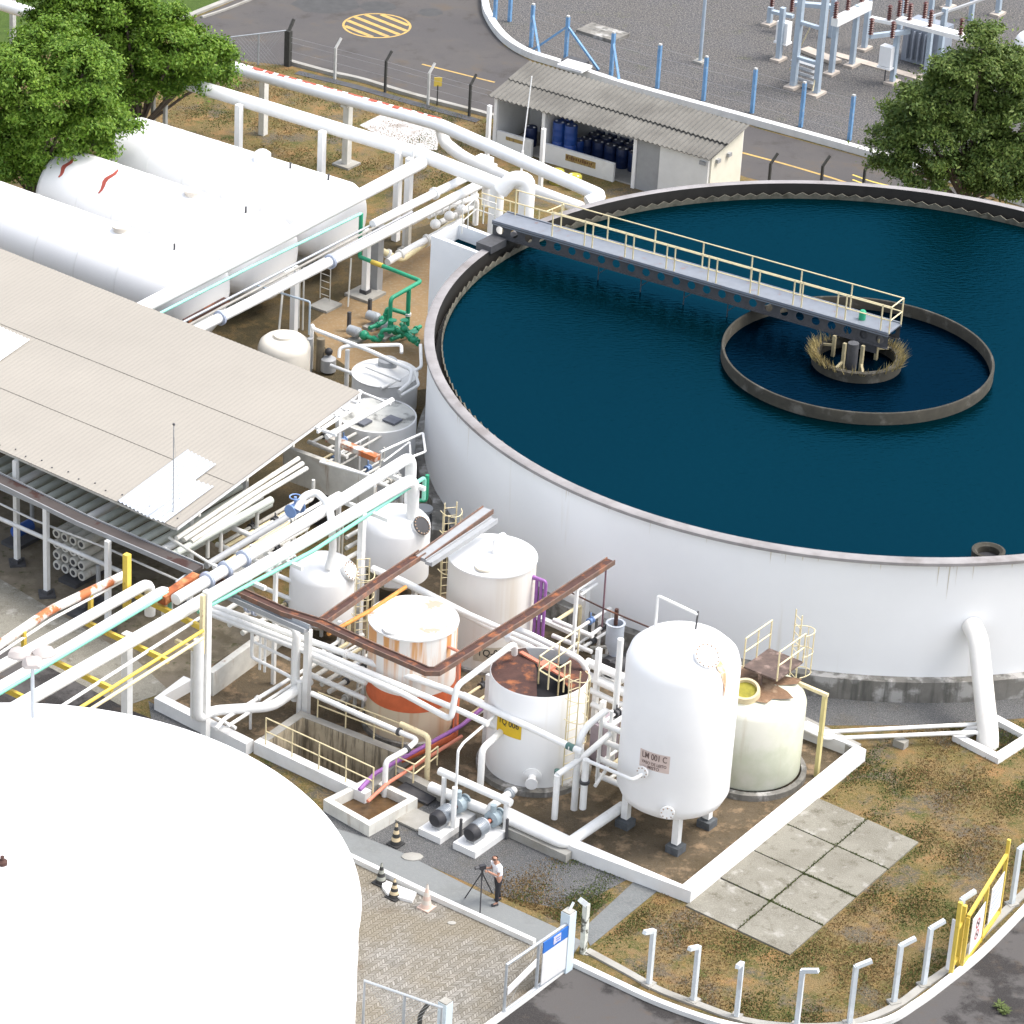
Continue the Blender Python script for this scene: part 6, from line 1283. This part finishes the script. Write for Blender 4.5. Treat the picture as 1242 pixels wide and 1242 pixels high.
for i, (u, v) in enumerate(((1008, 18), (1092, 8), (1128, 4), (1178, -2))):
    p = at(u, v+20, .3); t = thing('switchgear', 'small substation switch unit '+('behind the portal frame', 'above the long beam, left', 'above the long beam, right', 'at the top right')[i], 'switch', Vector((p.x, p.y, 0))); MB().bx(Vector((p.x, p.y, 0)), .2, .2, 2.0).build('column', STEELB, t, smooth=False); MB().sphere(Vector((p.x, p.y, 2.5)), .25, 12, 8).build('bulb', PW, t); MB().lathe(Vector((p.x, p.y, 2.0)), [(.1, 0), (.14, .15), (.1, .3), (.14, .4), (.1, .5)], 10).build('insulator', BROWN, t)

# ================================================================ white hooked posts at the lower right
fp = [(787, 1195, 2.0, (-.3, -.3)), (841, 1215, 2.0, (-.3, -.3)), (893, 1235, 2.0, (-.2, -.4)), (966, 1246, 2.05, (.35, -.2)), (1030, 1243, 2.1, (.55, .1)), (1084, 1217, 2.1, (.6, .2)), (1120, 1196, 2.1, (.6, .25)), (1158, 1160, 2.1, (.6, .3)), (1227, 1098, 2.1, (.6, .3)), (1180, 1140, 2.1, (.6, .3))]
ln = ['nearest the gate', 'second from the gate', 'third from the gate', 'at the lowest point of the kerb bend', 'just right of the lowest point of the kerb bend', 'third left of the yellow sign boards', 'next left of the yellow sign boards', 'hidden just behind the narrow yellow sign', 'at the right edge beyond the yellow signs', 'behind the wide yellow sign']
HP = mat('white_post_paint', (.62, .66, .68), .6, var=.12, vs=4, col2=(.40, .42, .40), th=(.6, .7), amt=.5)
for i, (u, v, z, d_) in enumerate(fp):
    if i == 9: continue
    dv = Vector((d_[0], d_[1], 0)); b_ = at(u, v); t = thing('fence_post', 'white hooked concrete fence post '+ln[i], 'post', b_, 'white hooked posts along the lower kerb')
    z0 = z-.05; ya = math.atan2(dv.y, dv.x); ux_ = Vector((math.cos(ya), math.sin(ya), 0))
    MB().bx(b_, .13, .13, z0, ux_).build('column', HP, t, smooth=False); MB().beam(b_+UP*(z0-.03), b_+UP*(z0+.13)+ux_*.45, .12, .12).build('arm', HP, t, smooth=False); MB().bx(b_, .34, .3, .09, ux_).build('footing', CONC, t, smooth=False)
b_ = at(707, 1156); t = thing('fence_post', 'peeling whitish hooked post with a dark side, right of the gate', 'post', b_); MB().bx(b_, .16, .16, 1.75, E1).build('column', mat('peeling_post', (.62, .64, .58), .8, var=.2, vs=6, col2=(.10, .10, .08), th=(.52, .58)), t, smooth=False); MB().beam(b_+UP*1.72, b_+UP*1.95-Vector((.2, .1, 0)), .15, .15).build('arm', HP, t, smooth=False)

# ================================================================ yellow framed boards
def yboard(label, ub, vb, uh, vh, w2, z0, z1, panels, narrow=False): pass
A1_, B1_ = at(1166, 1176), at(1211, 1110); dirv = (B1_-A1_); Lb = dirv.length; dirv.normalize(); nv = Vector((dirv.y, -dirv.x, 0))
t = thing('sign_board', 'yellow framed notice board with two white panels by the kerb', 'sign', A1_)
zt_ = 2.35
for s_, h in ((0, 1.85), (Lb*.5, 2.05), (Lb, 2.7)): MB().bx(A1_+dirv*s_, .1, .1, h, dirv).build('post', YEL, t, smooth=False)
MB().beam(A1_+UP*.12, B1_+UP*.12, .1, .12).build('frame_rail', YEL, t, smooth=False); MB().beam(A1_+UP*1.88, B1_+UP*2.2, .1, .1).build('frame_rail', YEL, t, smooth=False)
SP = mat('sign_panel_white', (.68, .68, .68), .5, var=.08, vs=5)
for k in range(2):
    s0 = Lb*(.08+.5*k); s1_ = Lb*(.42+.5*k); c_ = A1_+dirv*(s0+s1_)/2+nv*.07+UP*(1.0+.12*k); MB().box(c_, dirv, nv, UP, s1_-s0, .02, 1.25).build('panel', SP, t, smooth=False)
    if k == 0:
        for zz in (.2, -.2):
            m_ = MB(); cc_ = c_+nv*.02+UP*zz; R_ = .16
            for ro, ri in ((.17, .125),): m_.add([cc_+(dirv*math.cos(a*.3927)+UP*math.sin(a*.3927))*rr for rr in (ri, ro) for a in range(16)], [(i, (i+1) % 16, (i+1) % 16+16, i+16) for i in range(16)])
            m_.build('prohibition_ring', mat('sign_red', (.55, .06, .08), .5), t, smooth=False)
            m_ = MB(); m_.beam(cc_+(dirv-UP)*.1, cc_-(dirv-UP)*.1, .012, .03); m_.build('symbol', INK, t, smooth=False)
    else:
        m_ = MB()
        for r_ in range(5): m_.box(c_+nv*.014+UP*(.45-.2*r_), dirv, nv, UP, (s1_-s0)*.75, .004, .05)
        m_.build('printed_lines', mat('pale_blue_print', (.45, .52, .62), .6), t, smooth=False)
A2_ = at(1153, 1184); t = thing('sign_board', 'narrow yellow framed board seen almost edge-on', 'sign', A2_); d2 = Vector((.35, .6, 0)).normalized()
for s_ in (0, .55): MB().bx(A2_+d2*s_+Vector((.0, 0, 0)), .12, .12, 2.6-.8*s_, d2).build('post', YEL, t, smooth=False)
for z in (.35, 1.6): MB().beam(A2_+UP*z, A2_+d2*.55+UP*z, .08, .08).build('frame_rail', YEL, t, smooth=False)
MB().beam(A2_-Vector((.12, 0, 0))+UP*.25, A2_-Vector((.12, 0, 0))+UP*2.0, .05, .1).build('panel', SP, t, smooth=False)

# ================================================================ gate
GA, GB = at(611, 1230), at(688, 1176); dg = (GB-GA).normalized(); Lg = (GB-GA).length
t = thing('sliding_gate', 'grey tubular sliding gate with a blue and white notice', 'gate', GA)
ng = Vector((dg.y, -dg.x, 0)); zt_ = 1.72
MB().tube([GA+UP*.08, GA+UP*zt_, GB+UP*zt_, GB+UP*.08], .05, 8, round_=False).build('frame', GALV, t); MB().tube([GA+UP*.1, GB+UP*.1], .05, 8).build('bottom_tube', GALV, t)
q = GA+dg*Lg*.5; MB().tube([q+UP*.1, q+UP*zt_], .05, 8).build('upright', GALV, t)
mesh_panel(GA, GA+dg*Lg*.5, 1.65, 1.65, 16, t, .006)
pc_ = GA+dg*Lg*.76+ng*.07; MB().box(pc_+UP*.75, dg, ng, UP, Lg*.44, .03, 1.1).build('banner', SP, t, smooth=False); MB().box(pc_+UP*1.5, dg, ng, UP, Lg*.44, .03, .38).build('sign', mat('sign_blue', (.02, .14, .50), .5, var=.05), t, smooth=False)
MB().box(pc_+UP*1.52+ng*.02-dg*.02, dg, ng, UP, .34, .01, .26).build('emblem', mat('sign_lilac', (.62, .60, .78), .5), t, smooth=False)
for k in range(3): MB().box(pc_+UP*(1.56-.08*k)+ng*.03+dg*.02, dg, ng, UP, .2-.04*k, .006, .025).build('emblem_line', mat('sign_blue', (.02, .14, .50), .5), t, smooth=False)
MB().box(GA+dg*Lg*.22+ng*.08+UP*1.0, (dg+UP*.25).normalized(), ng, None or UP, Lg*.45, .02, .28).build('banner', SP, t, smooth=False)
b_ = at(685, 1176); t = thing('gate_pillar', 'pale blue-white gate pillar at the right end of the sliding gate', 'post', b_); PB = mat('pale_blue_pillar', (.58, .68, .74), .6, var=.06, vs=2)
MB().bx(b_, .32, .32, 2.05, dg).build('column', PB, t, smooth=False); MB().bx(b_+UP*2.05, .28, .28, .04, dg).build('cap', CONC, t, smooth=False); MB().beam(b_+UP*2.05, b_+UP*2.28+Vector((.14, .14, 0)), .06, .06).build('arm', HP, t, smooth=False)
b_ = at(538, 1262); t = thing('gate_pillar', 'pale blue-white gate pillar at the bottom edge', 'post', b_+dg*0); MB().bx(b_, .3, .3, 1.35, dg).build('column', PB, t, smooth=False); MB().bx(b_+UP*1.35, .27, .27, .04, dg).build('cap', CONC, t, smooth=False)
t = thing('gate', 'grey tubular gate leaf beside the large white tank', 'gate', at(440, 1240)); a, b = at(440, 1247), at(533, 1280)
MB().tube([a, a+UP*1.65, b+UP*1.65, b], .045, 8, round_=False).build('frame', GALV, t); q = a.lerp(b, .52); MB().tube([q, q+UP*1.65], .045, 8).build('upright', GALV, t); mesh_panel(a, b, 1.6, 1.6, 24, t, .006)
tag(MB().tube([at(508, 1262), at(508, 1262)+UP*.9, at(508, 1262)+UP*1.25+Vector((.25, .1, 0))], .07, 8).build('bent_bar', DKP), 'dark bent bar between the gate leaf and the lower pillar', 'bar')

# ================================================================ cones
def cone(label, u, v, h, m1, m2, lean=0):
    b_ = at(u, v, .012); t = thing('traffic_cone', label, 'cone', b_, 'traffic cones'); MB().bx(b_, .42, .42, .04).build('base', m2 if m2 != INK else BLACK, t, smooth=False)
    n = 6
    for k in range(n):
        r0_, r1_ = .17*(1-k/n*.85), .17*(1-(k+1)/n*.85); MB().lathe(b_, [(r0_, .04+(h-.04)*k/n), (r1_, .04+(h-.04)*(k+1)/n)], 16).build('band', m1 if k % 2 else m2, t)
    return t
CK = mat('cone_black', (.03, .03, .03), .6); CO = mat('cone_cream', (.58, .47, .30), .6, var=.15, vs=6); CW = mat('cone_white', (.62, .56, .50), .6, var=.15, vs=6); CP = mat('cone_faded', (.66, .50, .42), .6)
cone('black and cream striped cone beside the sump', 480, 1024, .78, CO, CK); cone('black and greyish striped cone on the kerb, the leftmost', 462, 1071, .72, mat('cone_grey', (.30, .31, .27), .6), CK)
cone('black and cream striped cone on the pavers, the middle one', 478, 1088, .66, CO, CK); cone('faded whitish cone on the pavers, the rightmost', 517, 1101, .85, CW, CP)
tag(MB().prism(GP([(465, 1070), (505, 1086), (500, 1096), (470, 1088), (463, 1078)]), .012, .11).build('white_ramp', DW, smooth=False), 'small white ramp slab by the kerb between the cones', 'ramp')
# ================================================================ lamp cluster
t = thing('yard_lamp', 'three-headed yard lamp rising in front of the pipes at the left', 'lamp', at(39, 1000)); top = at(39, 795, 8.3); base = Vector((top.x, top.y, 0))
MB().tube([base+UP*6.2, top-UP*.1], .06, 10).build('pole', GALV, t)
for i, (du, dv) in enumerate(((-28, -4), (20, -5), (0, 11))):
    dvv = at(39+du, 795+dv, 8.3)-top; dvv.z = 0; dn = dvv.normalized(); c_ = top+dn*.36; s_ = UP.cross(dn); m_ = MB(); prof = []
    vs = []
    for x, w_, h in ((-.30, .20, .02), (-.18, .27, .1), (.12, .30, .14), (.32, .22, .06)):
        for yy, zz in ((-w_, -.06), (-w_, 0), (-w_*.6, h), (w_*.6, h), (w_, 0), (w_, -.06)): vs.append(c_+dn*x+s_*yy+UP*zz)
    fs = [(k*6+j, k*6+(j+1) % 6, (k+1)*6+(j+1) % 6, (k+1)*6+j) for k in range(3) for j in range(6)]+[tuple(range(5, -1, -1)), tuple(range(18, 24))]
    m_.add(vs, fs).build('lamp_head', mat('lamp_beige', (.42, .38, .36), .6, var=.1), t)

# ================================================================ pipe at the top left behind the trees
pipe('fat white pipe crossing the top left corner behind the trees', [(-60, -14, 3.0), (40, 17, 3.0), (90, 32, 3.0)], .3, PW, seg=16)
post('grey post under the pipe in the top left corner', 16, 62, 2.9, .22, LGP, 'pipe_post', False)
# ================================================================ trees
def at_depth(u, v, Y):
    a = (u-CX)/F; b = (v-CY)/F; dx, dy, dz = a, cp-b*sp, -sp-b*cp; k = Y/dy; return Vector((dx*k, Y, H+dz*k))
def leaf_mat(name, c1, c2, c3):
    m = bpy.data.materials.new(name); m.use_nodes = True; n = m.node_tree; b = n.nodes["Principled BSDF"]; L = n.links.new
    tc = n.nodes.new("ShaderNodeTexCoord").outputs['Object']; cur = None
    t1 = n.nodes.new("ShaderNodeTexNoise"); t1.inputs['Scale'].default_value = .9; t1.inputs['Detail'].default_value = 4; L(tc, t1.inputs['Vector'])
    t2 = n.nodes.new("ShaderNodeTexNoise"); t2.inputs['Scale'].default_value = 7; t2.inputs['Detail'].default_value = 2; L(tc, t2.inputs['Vector'])
    def ramp(s, lo, hi):
        r = n.nodes.new("ShaderNodeMapRange"); r.inputs[1].default_value = lo; r.inputs[2].default_value = hi; L(s, r.inputs[0]); return r.outputs[0]
    x = n.nodes.new("ShaderNodeMix"); x.data_type = 'RGBA'; L(ramp(t1.outputs[0], .38, .62), x.inputs[0]); x.inputs[6].default_value = (*c1, 1); x.inputs[7].default_value = (*c2, 1)
    y = n.nodes.new("ShaderNodeMix"); y.data_type = 'RGBA'; L(ramp(t2.outputs[0], .48, .68), y.inputs[0]); L(x.outputs[2], y.inputs[6]); y.inputs[7].default_value = (*c3, 1)
    L(y.outputs[2], b.inputs['Base Color']); b.inputs['Roughness'].default_value = .55; b.inputs['Specular IOR Level'].default_value = .3
    tr = n.nodes.new("ShaderNodeBsdfTranslucent"); L(y.outputs[2], tr.inputs[0]); ad = n.nodes.new("ShaderNodeMixShader"); ad.inputs[0].default_value = .25
    L(b.outputs[0], ad.inputs[1]); L(tr.outputs[0], ad.inputs[2]); L(ad.outputs[0], n.nodes["Material Output"].inputs[0]); return m
BARK = mat('bark', (.13, .10, .075), .9, var=.35, vs=4, bump=.5)
def tree(label, base, clusters, leafm, n, lw=.2, seed=0, group=None, flowers=0):
    rng = np.random.default_rng(seed); t = thing('tree', label, 'tree', base, group); bz = Vector(base)
    cen = sum((c for c, _ in clusters), Vector())/len(clusters)
    fork = bz.lerp(Vector((cen.x, cen.y, cen.z)), .35); m_ = MB(); m_.tube([bz-UP*.1, bz.lerp(fork, .5)+Vector((.08, .05, 0)), fork], [.24]*6+[.2]*10 if False else .2, 10); m_.build('trunk', BARK, t)
    lb = MB()
    for c, r in clusters: lb.tube([fork-UP*.1, fork.lerp(c, .55)+UP*.15, c], .07, 6)
    lb.build('limbs', BARK, t)
    tot = sum(r*r for _, r in clusters); P = []; N = []
    for c, r in clusters:
        k = int(n*r*r/tot); sub = max(14, int(r*r*16))          # each lobe is itself made of small sprays of leaves
        d_ = rng.normal(size=(sub, 3)); d_ /= np.linalg.norm(d_, axis=1)[:, None]; d_[:, 2] = np.where(d_[:, 2] < -.45, -d_[:, 2], d_[:, 2])
        rad = r*rng.uniform(.62, 1.08, sub)**.8; sc = d_*rad[:, None]*np.array([1, 1, .82])+np.array(c)
        idx = rng.integers(0, sub, k); off = rng.normal(size=(k, 3))*np.array([.26, .26, .15])*(.6+.5*rng.random((k, 1)))
        P.append(sc[idx]+off); nn = d_[idx]*.6+rng.normal(size=(k, 3))*.55+np.array([0, 0, .5]); N.append(nn/np.linalg.norm(nn, axis=1)[:, None])
    P = np.concatenate(P); N = np.concatenate(N); k = len(P)
    tmp = rng.normal(size=(k, 3)); A = np.cross(N, tmp); A /= np.linalg.norm(A, axis=1)[:, None]; B_ = np.cross(N, A); s = (lw*rng.uniform(.6, 1.25, k))[:, None]
    V = np.stack([P-A*s*.5, P+B_*s*.22+N*s*.06, P+A*s*.5, P-B_*s*.22+N*s*.06], 1).reshape(-1, 3)-np.array(bz)
    me = bpy.data.meshes.new('crown'); me.vertices.add(4*k); me.vertices.foreach_set('co', V.astype(np.float32).ravel()); me.loops.add(4*k); me.loops.foreach_set('vertex_index', np.arange(4*k, dtype=np.int32)); me.polygons.add(k)
    me.polygons.foreach_set('loop_start', np.arange(0, 4*k, 4, dtype=np.int32)); me.update(calc_edges=True); me.materials.append(leafm)
    o = bpy.data.objects.new('crown', me); COL.objects.link(o); o.parent = t; KEEP.append(o); ORG[o.as_pointer()] = bz; return t
LF1 = leaf_mat('bright_leaves', (.075, .16, .014), (.13, .24, .022), (.22, .32, .04)); LF2 = leaf_mat('dark_leaves', (.055, .10, .02), (.105, .165, .03), (.20, .25, .06))
def cl(lst, Y, spread=.9, seed=1):
    r_ = random.Random(seed); return [(at_depth(u, v, Y+r_.uniform(-spread, spread)), rp/28.0) for u, v, rp in lst]
Y1 = 137.6
tree('bright green leafy tree at the left edge beside the horizontal tanks', (at_depth(30, 170, Y1).x, Y1, 0), cl([(18, 95, 46), (66, 62, 44), (14, 165, 48), (58, 168, 42), (34, 205, 30), (90, 115, 44), (112, 175, 30), (140, 150, 24), (100, 90, 40), (50, 120, 45), (-20, 130, 50), (60, 205, 26), (84, 160, 26), (105, 150, 26), (-10, 190, 40)], Y1), LF1, 95000, seed=3, group='bright green trees at the upper left')
Y2 = 145.0
tree('bright green leafy tree spreading over the fat pipes at the upper left', (at_depth(170, 90, Y2).x, Y2, 0), cl([(120, 40, 44), (170, 42, 42), (215, 60, 40), (250, 75, 30), (268, 92, 18), (150, 92, 44), (195, 95, 30), (235, 100, 24), (95, 12, 40), (150, 8, 38), (70, 30, 34), (125, 120, 40), (200, 28, 26), (272, 68, 12), (60, -14, 34), (142, 138, 24)], Y2, seed=2), LF1, 95000, seed=5, group='bright green trees at the upper left')
Y3 = 136.6
tree('darker green spreading tree behind the right side of the clarifier', (at_depth(1180, 240, Y3).x, Y3, 0), cl([(1192, 50, 24), (1160, 88, 28), (1226, 84, 30), (1120, 122, 26), (1186, 84, 28), (1150, 116, 34), (1215, 112, 36), (1105, 142, 34), (1082, 175, 28), (1130, 172, 42), (1185, 150, 42), (1245, 150, 44), (1105, 205, 26), (1160, 215, 32), (1215, 195, 40), (1262, 210, 40), (1072, 200, 14), (1235, 225, 26), (1170, 108, 30), (1200, 232, 20)], Y3, seed=4), LF2, 100000, seed=9)
# ================================================================ grass tufts
def tufts(name, label, poly, n, m, h, seed, hole=None, patch=.5):
    rng = np.random.default_rng(seed); P = np.array([tuple(at(u, v))[:2] for u, v in poly]); lo, hi = P.min(0), P.max(0); pts = []
    q = rng.uniform(lo, hi, (n*6, 2)); inside = np.zeros(len(q), bool); j = len(P)-1
    for i in range(len(P)):
        c = ((P[i, 1] > q[:, 1]) != (P[j, 1] > q[:, 1])) & (q[:, 0] < (P[j, 0]-P[i, 0])*(q[:, 1]-P[i, 1])/(P[j, 1]-P[i, 1]+1e-12)+P[i, 0]); inside ^= c; j = i
    f = np.sin(q[:, 0]*1.3+seed)+np.sin(q[:, 1]*1.7+q[:, 0]*.6)+np.sin(q[:, 0]*3.1-q[:, 1]*2.3)*.7+rng.normal(size=len(q))*.8
    q = q[inside & (f > patch)][:n]; k = len(q); a = rng.uniform(0, 6.28, k); w_ = rng.uniform(.012, .035, k); hh = h*rng.uniform(.4, 1.2, k); ln = rng.uniform(-.6, .6, (k, 2))*hh[:, None]
    V = np.zeros((k, 3, 3)); V[:, 0, :2] = q-np.c_[np.cos(a), np.sin(a)]*w_[:, None]; V[:, 1, :2] = q+np.c_[np.cos(a), np.sin(a)]*w_[:, None]; V[:, 2, :2] = q+ln; V[:, 2, 2] = hh
    me = bpy.data.meshes.new(name); me.vertices.add(3*k); me.vertices.foreach_set('co', V.astype(np.float32).ravel()); me.loops.add(3*k); me.loops.foreach_set('vertex_index', np.arange(3*k, dtype=np.int32)); me.polygons.add(k)
    me.polygons.foreach_set('loop_start', np.arange(0, 3*k, 3, dtype=np.int32)); me.update(calc_edges=True); me.materials.append(m)
    o = bpy.data.objects.new(name, me); COL.objects.link(o); KEEP.append(o); tag(o, label, 'grass', kind='stuff')
TG = mat('tuft_green', (.09, .125, .025), .8, var=.4, vs=3); TS = mat('tuft_straw', (.26, .17, .07), .9, var=.4, vs=3)
LR = [(1010, 965), (1047, 915), (1100, 880), (1260, 872), (1260, 1068), (1200, 1122), (1160, 1164), (1115, 1198), (1085, 1220), (1030, 1242), (960, 1246), (900, 1238), (850, 1221), (800, 1202), (716, 1152), (803, 1080), (830, 1100), (958, 1162), (1118, 1023), (992, 966)]
LM_ = [(600, 1055), (690, 1035), (768, 1066), (700, 1128), (600, 1085)]
UL = [(180, 60), (350, 84), (600, 150), (600, 230), (560, 258), (520, 240), (400, 215), (300, 178), (190, 150)]
for nm, pl, k in (('lower right lawn', LR, 26000), ('strip by the footpath', LM_, 5000), ('grass behind the horizontal tanks', UL, 14000)):
    tufts('grass', 'green grass tufts on the '+nm, pl, k, TG, .055, 2, patch=1.0); tufts('dry_grass', 'dry straw grass on the '+nm, pl, k, TS, .05, 5, patch=.3)
SO = [at(830, 1100), at(990, 968), at(1115, 1023), at(958, 1160)]
def sbl(s, t_): return (SO[0]*(1-s)+SO[1]*s)*(1-t_)+(SO[3]*(1-s)+SO[2]*s)*t_
rj = random.Random(6); jm = MB()
for k in range(800):
    if rj.random() < .45: q = sbl(rj.random(), .5+rj.gauss(0, .006))
    else: q = sbl(rj.choice((.25, .5, .75))+rj.gauss(0, .003), rj.choice((rj.uniform(.45, .7), rj.uniform(.7, 1), rj.random())))
    a = rj.uniform(0, 6.28); s_ = Vector((math.cos(a), math.sin(a), 0))*.03; jm.add([q+UP*.04-s_, q+UP*.04+s_, q+UP*rj.uniform(.08, .13)+s_*rj.uniform(-2, 2)], [(0, 1, 2)])
tag(jm.build('joint_weeds', mat('joint_green', (.12, .15, .04), .8, var=.4, vs=3), smooth=False), 'green weeds growing in the joints between the concrete slabs', 'weeds', kind='stuff')
# ================================================================ person with a tripod
def skinned(joints, edges, rad, lev=2):
    me = bpy.data.meshes.new('skn'); me.from_pydata(joints, edges, []); o = bpy.data.objects.new('skn', me); COL.objects.link(o)
    o.modifiers.new('s', 'SKIN'); sd = o.modifiers.new('u', 'SUBSURF'); sd.levels = lev; sd.render_levels = lev
    for i, v in enumerate(me.skin_vertices[0].data): v.radius = (rad[i], rad[i]) if not isinstance(rad[i], tuple) else rad[i]; v.use_root = (i == 0)
    bpy.context.view_layer.update(); ev = o.evaluated_get(bpy.context.evaluated_depsgraph_get()); r_ = bpy.data.meshes.new_from_object(ev)
    vs = [v.co.copy() for v in r_.vertices]; fs = [tuple(p.vertices) for p in r_.polygons]; bpy.data.objects.remove(o); bpy.data.meshes.remove(r_); return vs, fs
pb_ = at(602, 1095, .02); fw = Vector((-.93, -.36, 0)).normalized(); lf = UP.cross(fw)
def L2W(p): return pb_+fw*p[0]+lf*p[1]+UP*p[2]
t = thing('person', 'person in a white shirt and dark trousers working a camera tripod on the path', 'person', pb_)
J = [(-.02, 0, .95), (.0, 0, 1.10), (.03, 0, 1.28), (.06, 0, 1.42), (.09, 0, 1.50), (.13, 0, 1.60), (.15, 0, 1.68),
     (.05, .17, 1.40), (.05, -.17, 1.40), (.12, .23, 1.14), (.10, -.23, 1.14), (.36, .14, 1.28), (.36, -.06, 1.30), (.42, .12, 1.32), (.42, -.05, 1.35),
     (-.02, .09, .90), (-.02, -.09, .90), (.06, .11, .50), (-.06, -.10, .50), (.05, .12, .09), (-.16, -.11, .09), (.18, .13, .04), (-.03, -.12, .04)]
Ed = [(0, 1), (1, 2), (2, 3), (3, 4), (4, 5), (5, 6), (3, 7), (3, 8), (7, 9), (8, 10), (9, 11), (10, 12), (11, 13), (12, 14), (0, 15), (0, 16), (15, 17), (16, 18), (17, 19), (18, 20), (19, 21), (20, 22)]
Rd = [.12, .12, .13, .10, .055, .085, .07, .06, .06, .045, .045, .032, .032, .035, .035, .085, .085, .06, .06, .04, .04, .035, .035]
SKIN = mat('skin', (.42, .22, .15), .6, var=.1)
vs, fs = skinned(J, Ed, Rd); m_ = MB(); m_.add([L2W(v) for v in vs], fs)
for hx, hy, hz, sgn in ((.44, .12, 1.33, 1), (.44, -.05, 1.36, -1)):
    for k in range(4):
        yy = hy+(k-1.5)*.02; l = (.05, .06, .055, .045)[k]; m_.tube([L2W((hx, yy, hz)), L2W((hx+l*.7, yy, hz+.004)), L2W((hx+l*.95, yy, hz-.03))], .009, 6)
    m_.tube([L2W((hx-.02, hy-sgn*.03, hz)), L2W((hx+.02, hy-sgn*.055, hz+.01)), L2W((hx+.045, hy-sgn*.05, hz-.01))], .010, 6)
m_.sphere(L2W((.235, 0, 1.63)), .016, 8, 6); [m_.sphere(L2W((.14, s_*.088, 1.63)), .022, 8, 6, (1, 1, 1.3)) for s_ in (-1, 1)]
body = m_.build('body', SKIN, t)
for s_ in (-1, 1): MB().sphere(L2W((.222, s_*.032, 1.65)), .010, 8, 6).build('eye', BLACK, body)
MB().box(L2W((.222, 0, 1.585)), lf, fw, UP, .045, .01, .008).build('mouth', mat('lip', (.30, .10, .08), .6), body)
vs, fs = skinned([(-.02, 0, .93), (.0, 0, 1.10), (.03, 0, 1.28), (.06, 0, 1.41), (.075, 0, 1.46), (.05, .18, 1.39), (.05, -.18, 1.39), (.09, .22, 1.24), (.08, -.22, 1.24)], [(0, 1), (1, 2), (2, 3), (3, 4), (3, 5), (3, 6), (5, 7), (6, 8)], [.15, .15, .155, .12, .07, .085, .085, .072, .072])
MB().add([L2W(v) for v in vs], fs).build('shirt', mat('shirt_white', (.76, .78, .82), .8, var=.1, vs=8), t)
vs, fs = skinned([(-.02, 0, .98), (-.02, 0, .90), (-.02, .09, .84), (-.02, -.09, .84), (.06, .11, .50), (-.06, -.10, .50), (.05, .12, .10), (-.16, -.11, .10)], [(0, 1), (1, 2), (1, 3), (2, 4), (3, 5), (4, 6), (5, 7)], [.13, .13, .10, .10, .075, .075, .06, .06])
MB().add([L2W(v) for v in vs], fs).build('trousers', mat('trousers_black', (.02, .02, .025), .8), t)
for (x, y) in ((.05, .12), (-.16, -.11)): MB().sphere(L2W((x+.06, y, .045)), .06, 10, 6, (1, 1, .7)).add([], []).build('shoe', BLACK, t); 
for (x, y) in ((.05, .12), (-.16, -.11)): MB().tube([L2W((x-.04, y, .045)), L2W((x+.16, y, .035))], .045, 8).build('shoe', BLACK, t)
MB().lathe(L2W((.13, 0, 1.60)), [(.092, .0), (.096, .05), (.09, .07)], 16, UP, 0, 6.2831853).build('hair', mat('grey_hair', (.14, .10, .08), .9), t)
tp = L2W((.56, .04, 0)); t = thing('tripod', 'black camera tripod standing on the path in front of the person', 'tripod', tp+UP*.02)
hd = tp+UP*1.26
for u, v in ((564, 1089), (582, 1111), (597, 1083)): q = at(u, v, .03); MB().tube([hd, hd.lerp(q, .55), q], .02, 6, round_=False).build('leg', BLACK, t)
MB().tube([hd-UP*.25, hd+UP*.1], .03, 8).build('centre_column', BLACK, t); MB().disc(hd+UP*.1, .06, .03, 12).build('head', BLACK, t)
t = thing('camera_body', 'black video camera mounted on the tripod head', 'camera', hd+UP*.13); m_ = MB(); m_.box(hd+UP*.20, fw, lf, UP, .2, .12, .13); m_.build('body', BLACK, t, smooth=False); MB().lathe(hd+UP*.20+fw*.1, [(.05, 0), (.05, .14), (.04, .14), (0, .12)], 14, fw).build('lens', DARK, t)
# small things on the ground
for k, (u, v) in enumerate(((1212, 1222), (1219, 1229))): 
    b_ = at(u, v); rr = random.Random(k); m_ = MB()
    for j in range(60):
        a = rr.uniform(0, 6.28); d2 = Vector((math.cos(a), math.sin(a), 0)); q = b_+d2*rr.uniform(0, .12)+UP*rr.uniform(.02, .15); m_.add([q-UP.cross(d2)*.03, q+UP.cross(d2)*.03, q+d2*.12+UP*.03], [(0, 1, 2)])
    tag(m_.build('weed', TG, smooth=False), 'small green weed growing in the lower asphalt, '+('left', 'right')[k]+' clump', 'plant')
for k, (u, v, s_) in enumerate(((712, 1158, .07), (500, 1040, .3), (548, 1120, .12))):
    b_ = at(u, v); tag(MB().sphere(b_+UP*.02, s_, 8, 5, (1.2, .8, .25)).build('debris', CONC), ('small white stone by the fence footing', 'crumbled pale mortar lump by the footpath', 'dry leaf scrap on the pavers')[k], 'debris')
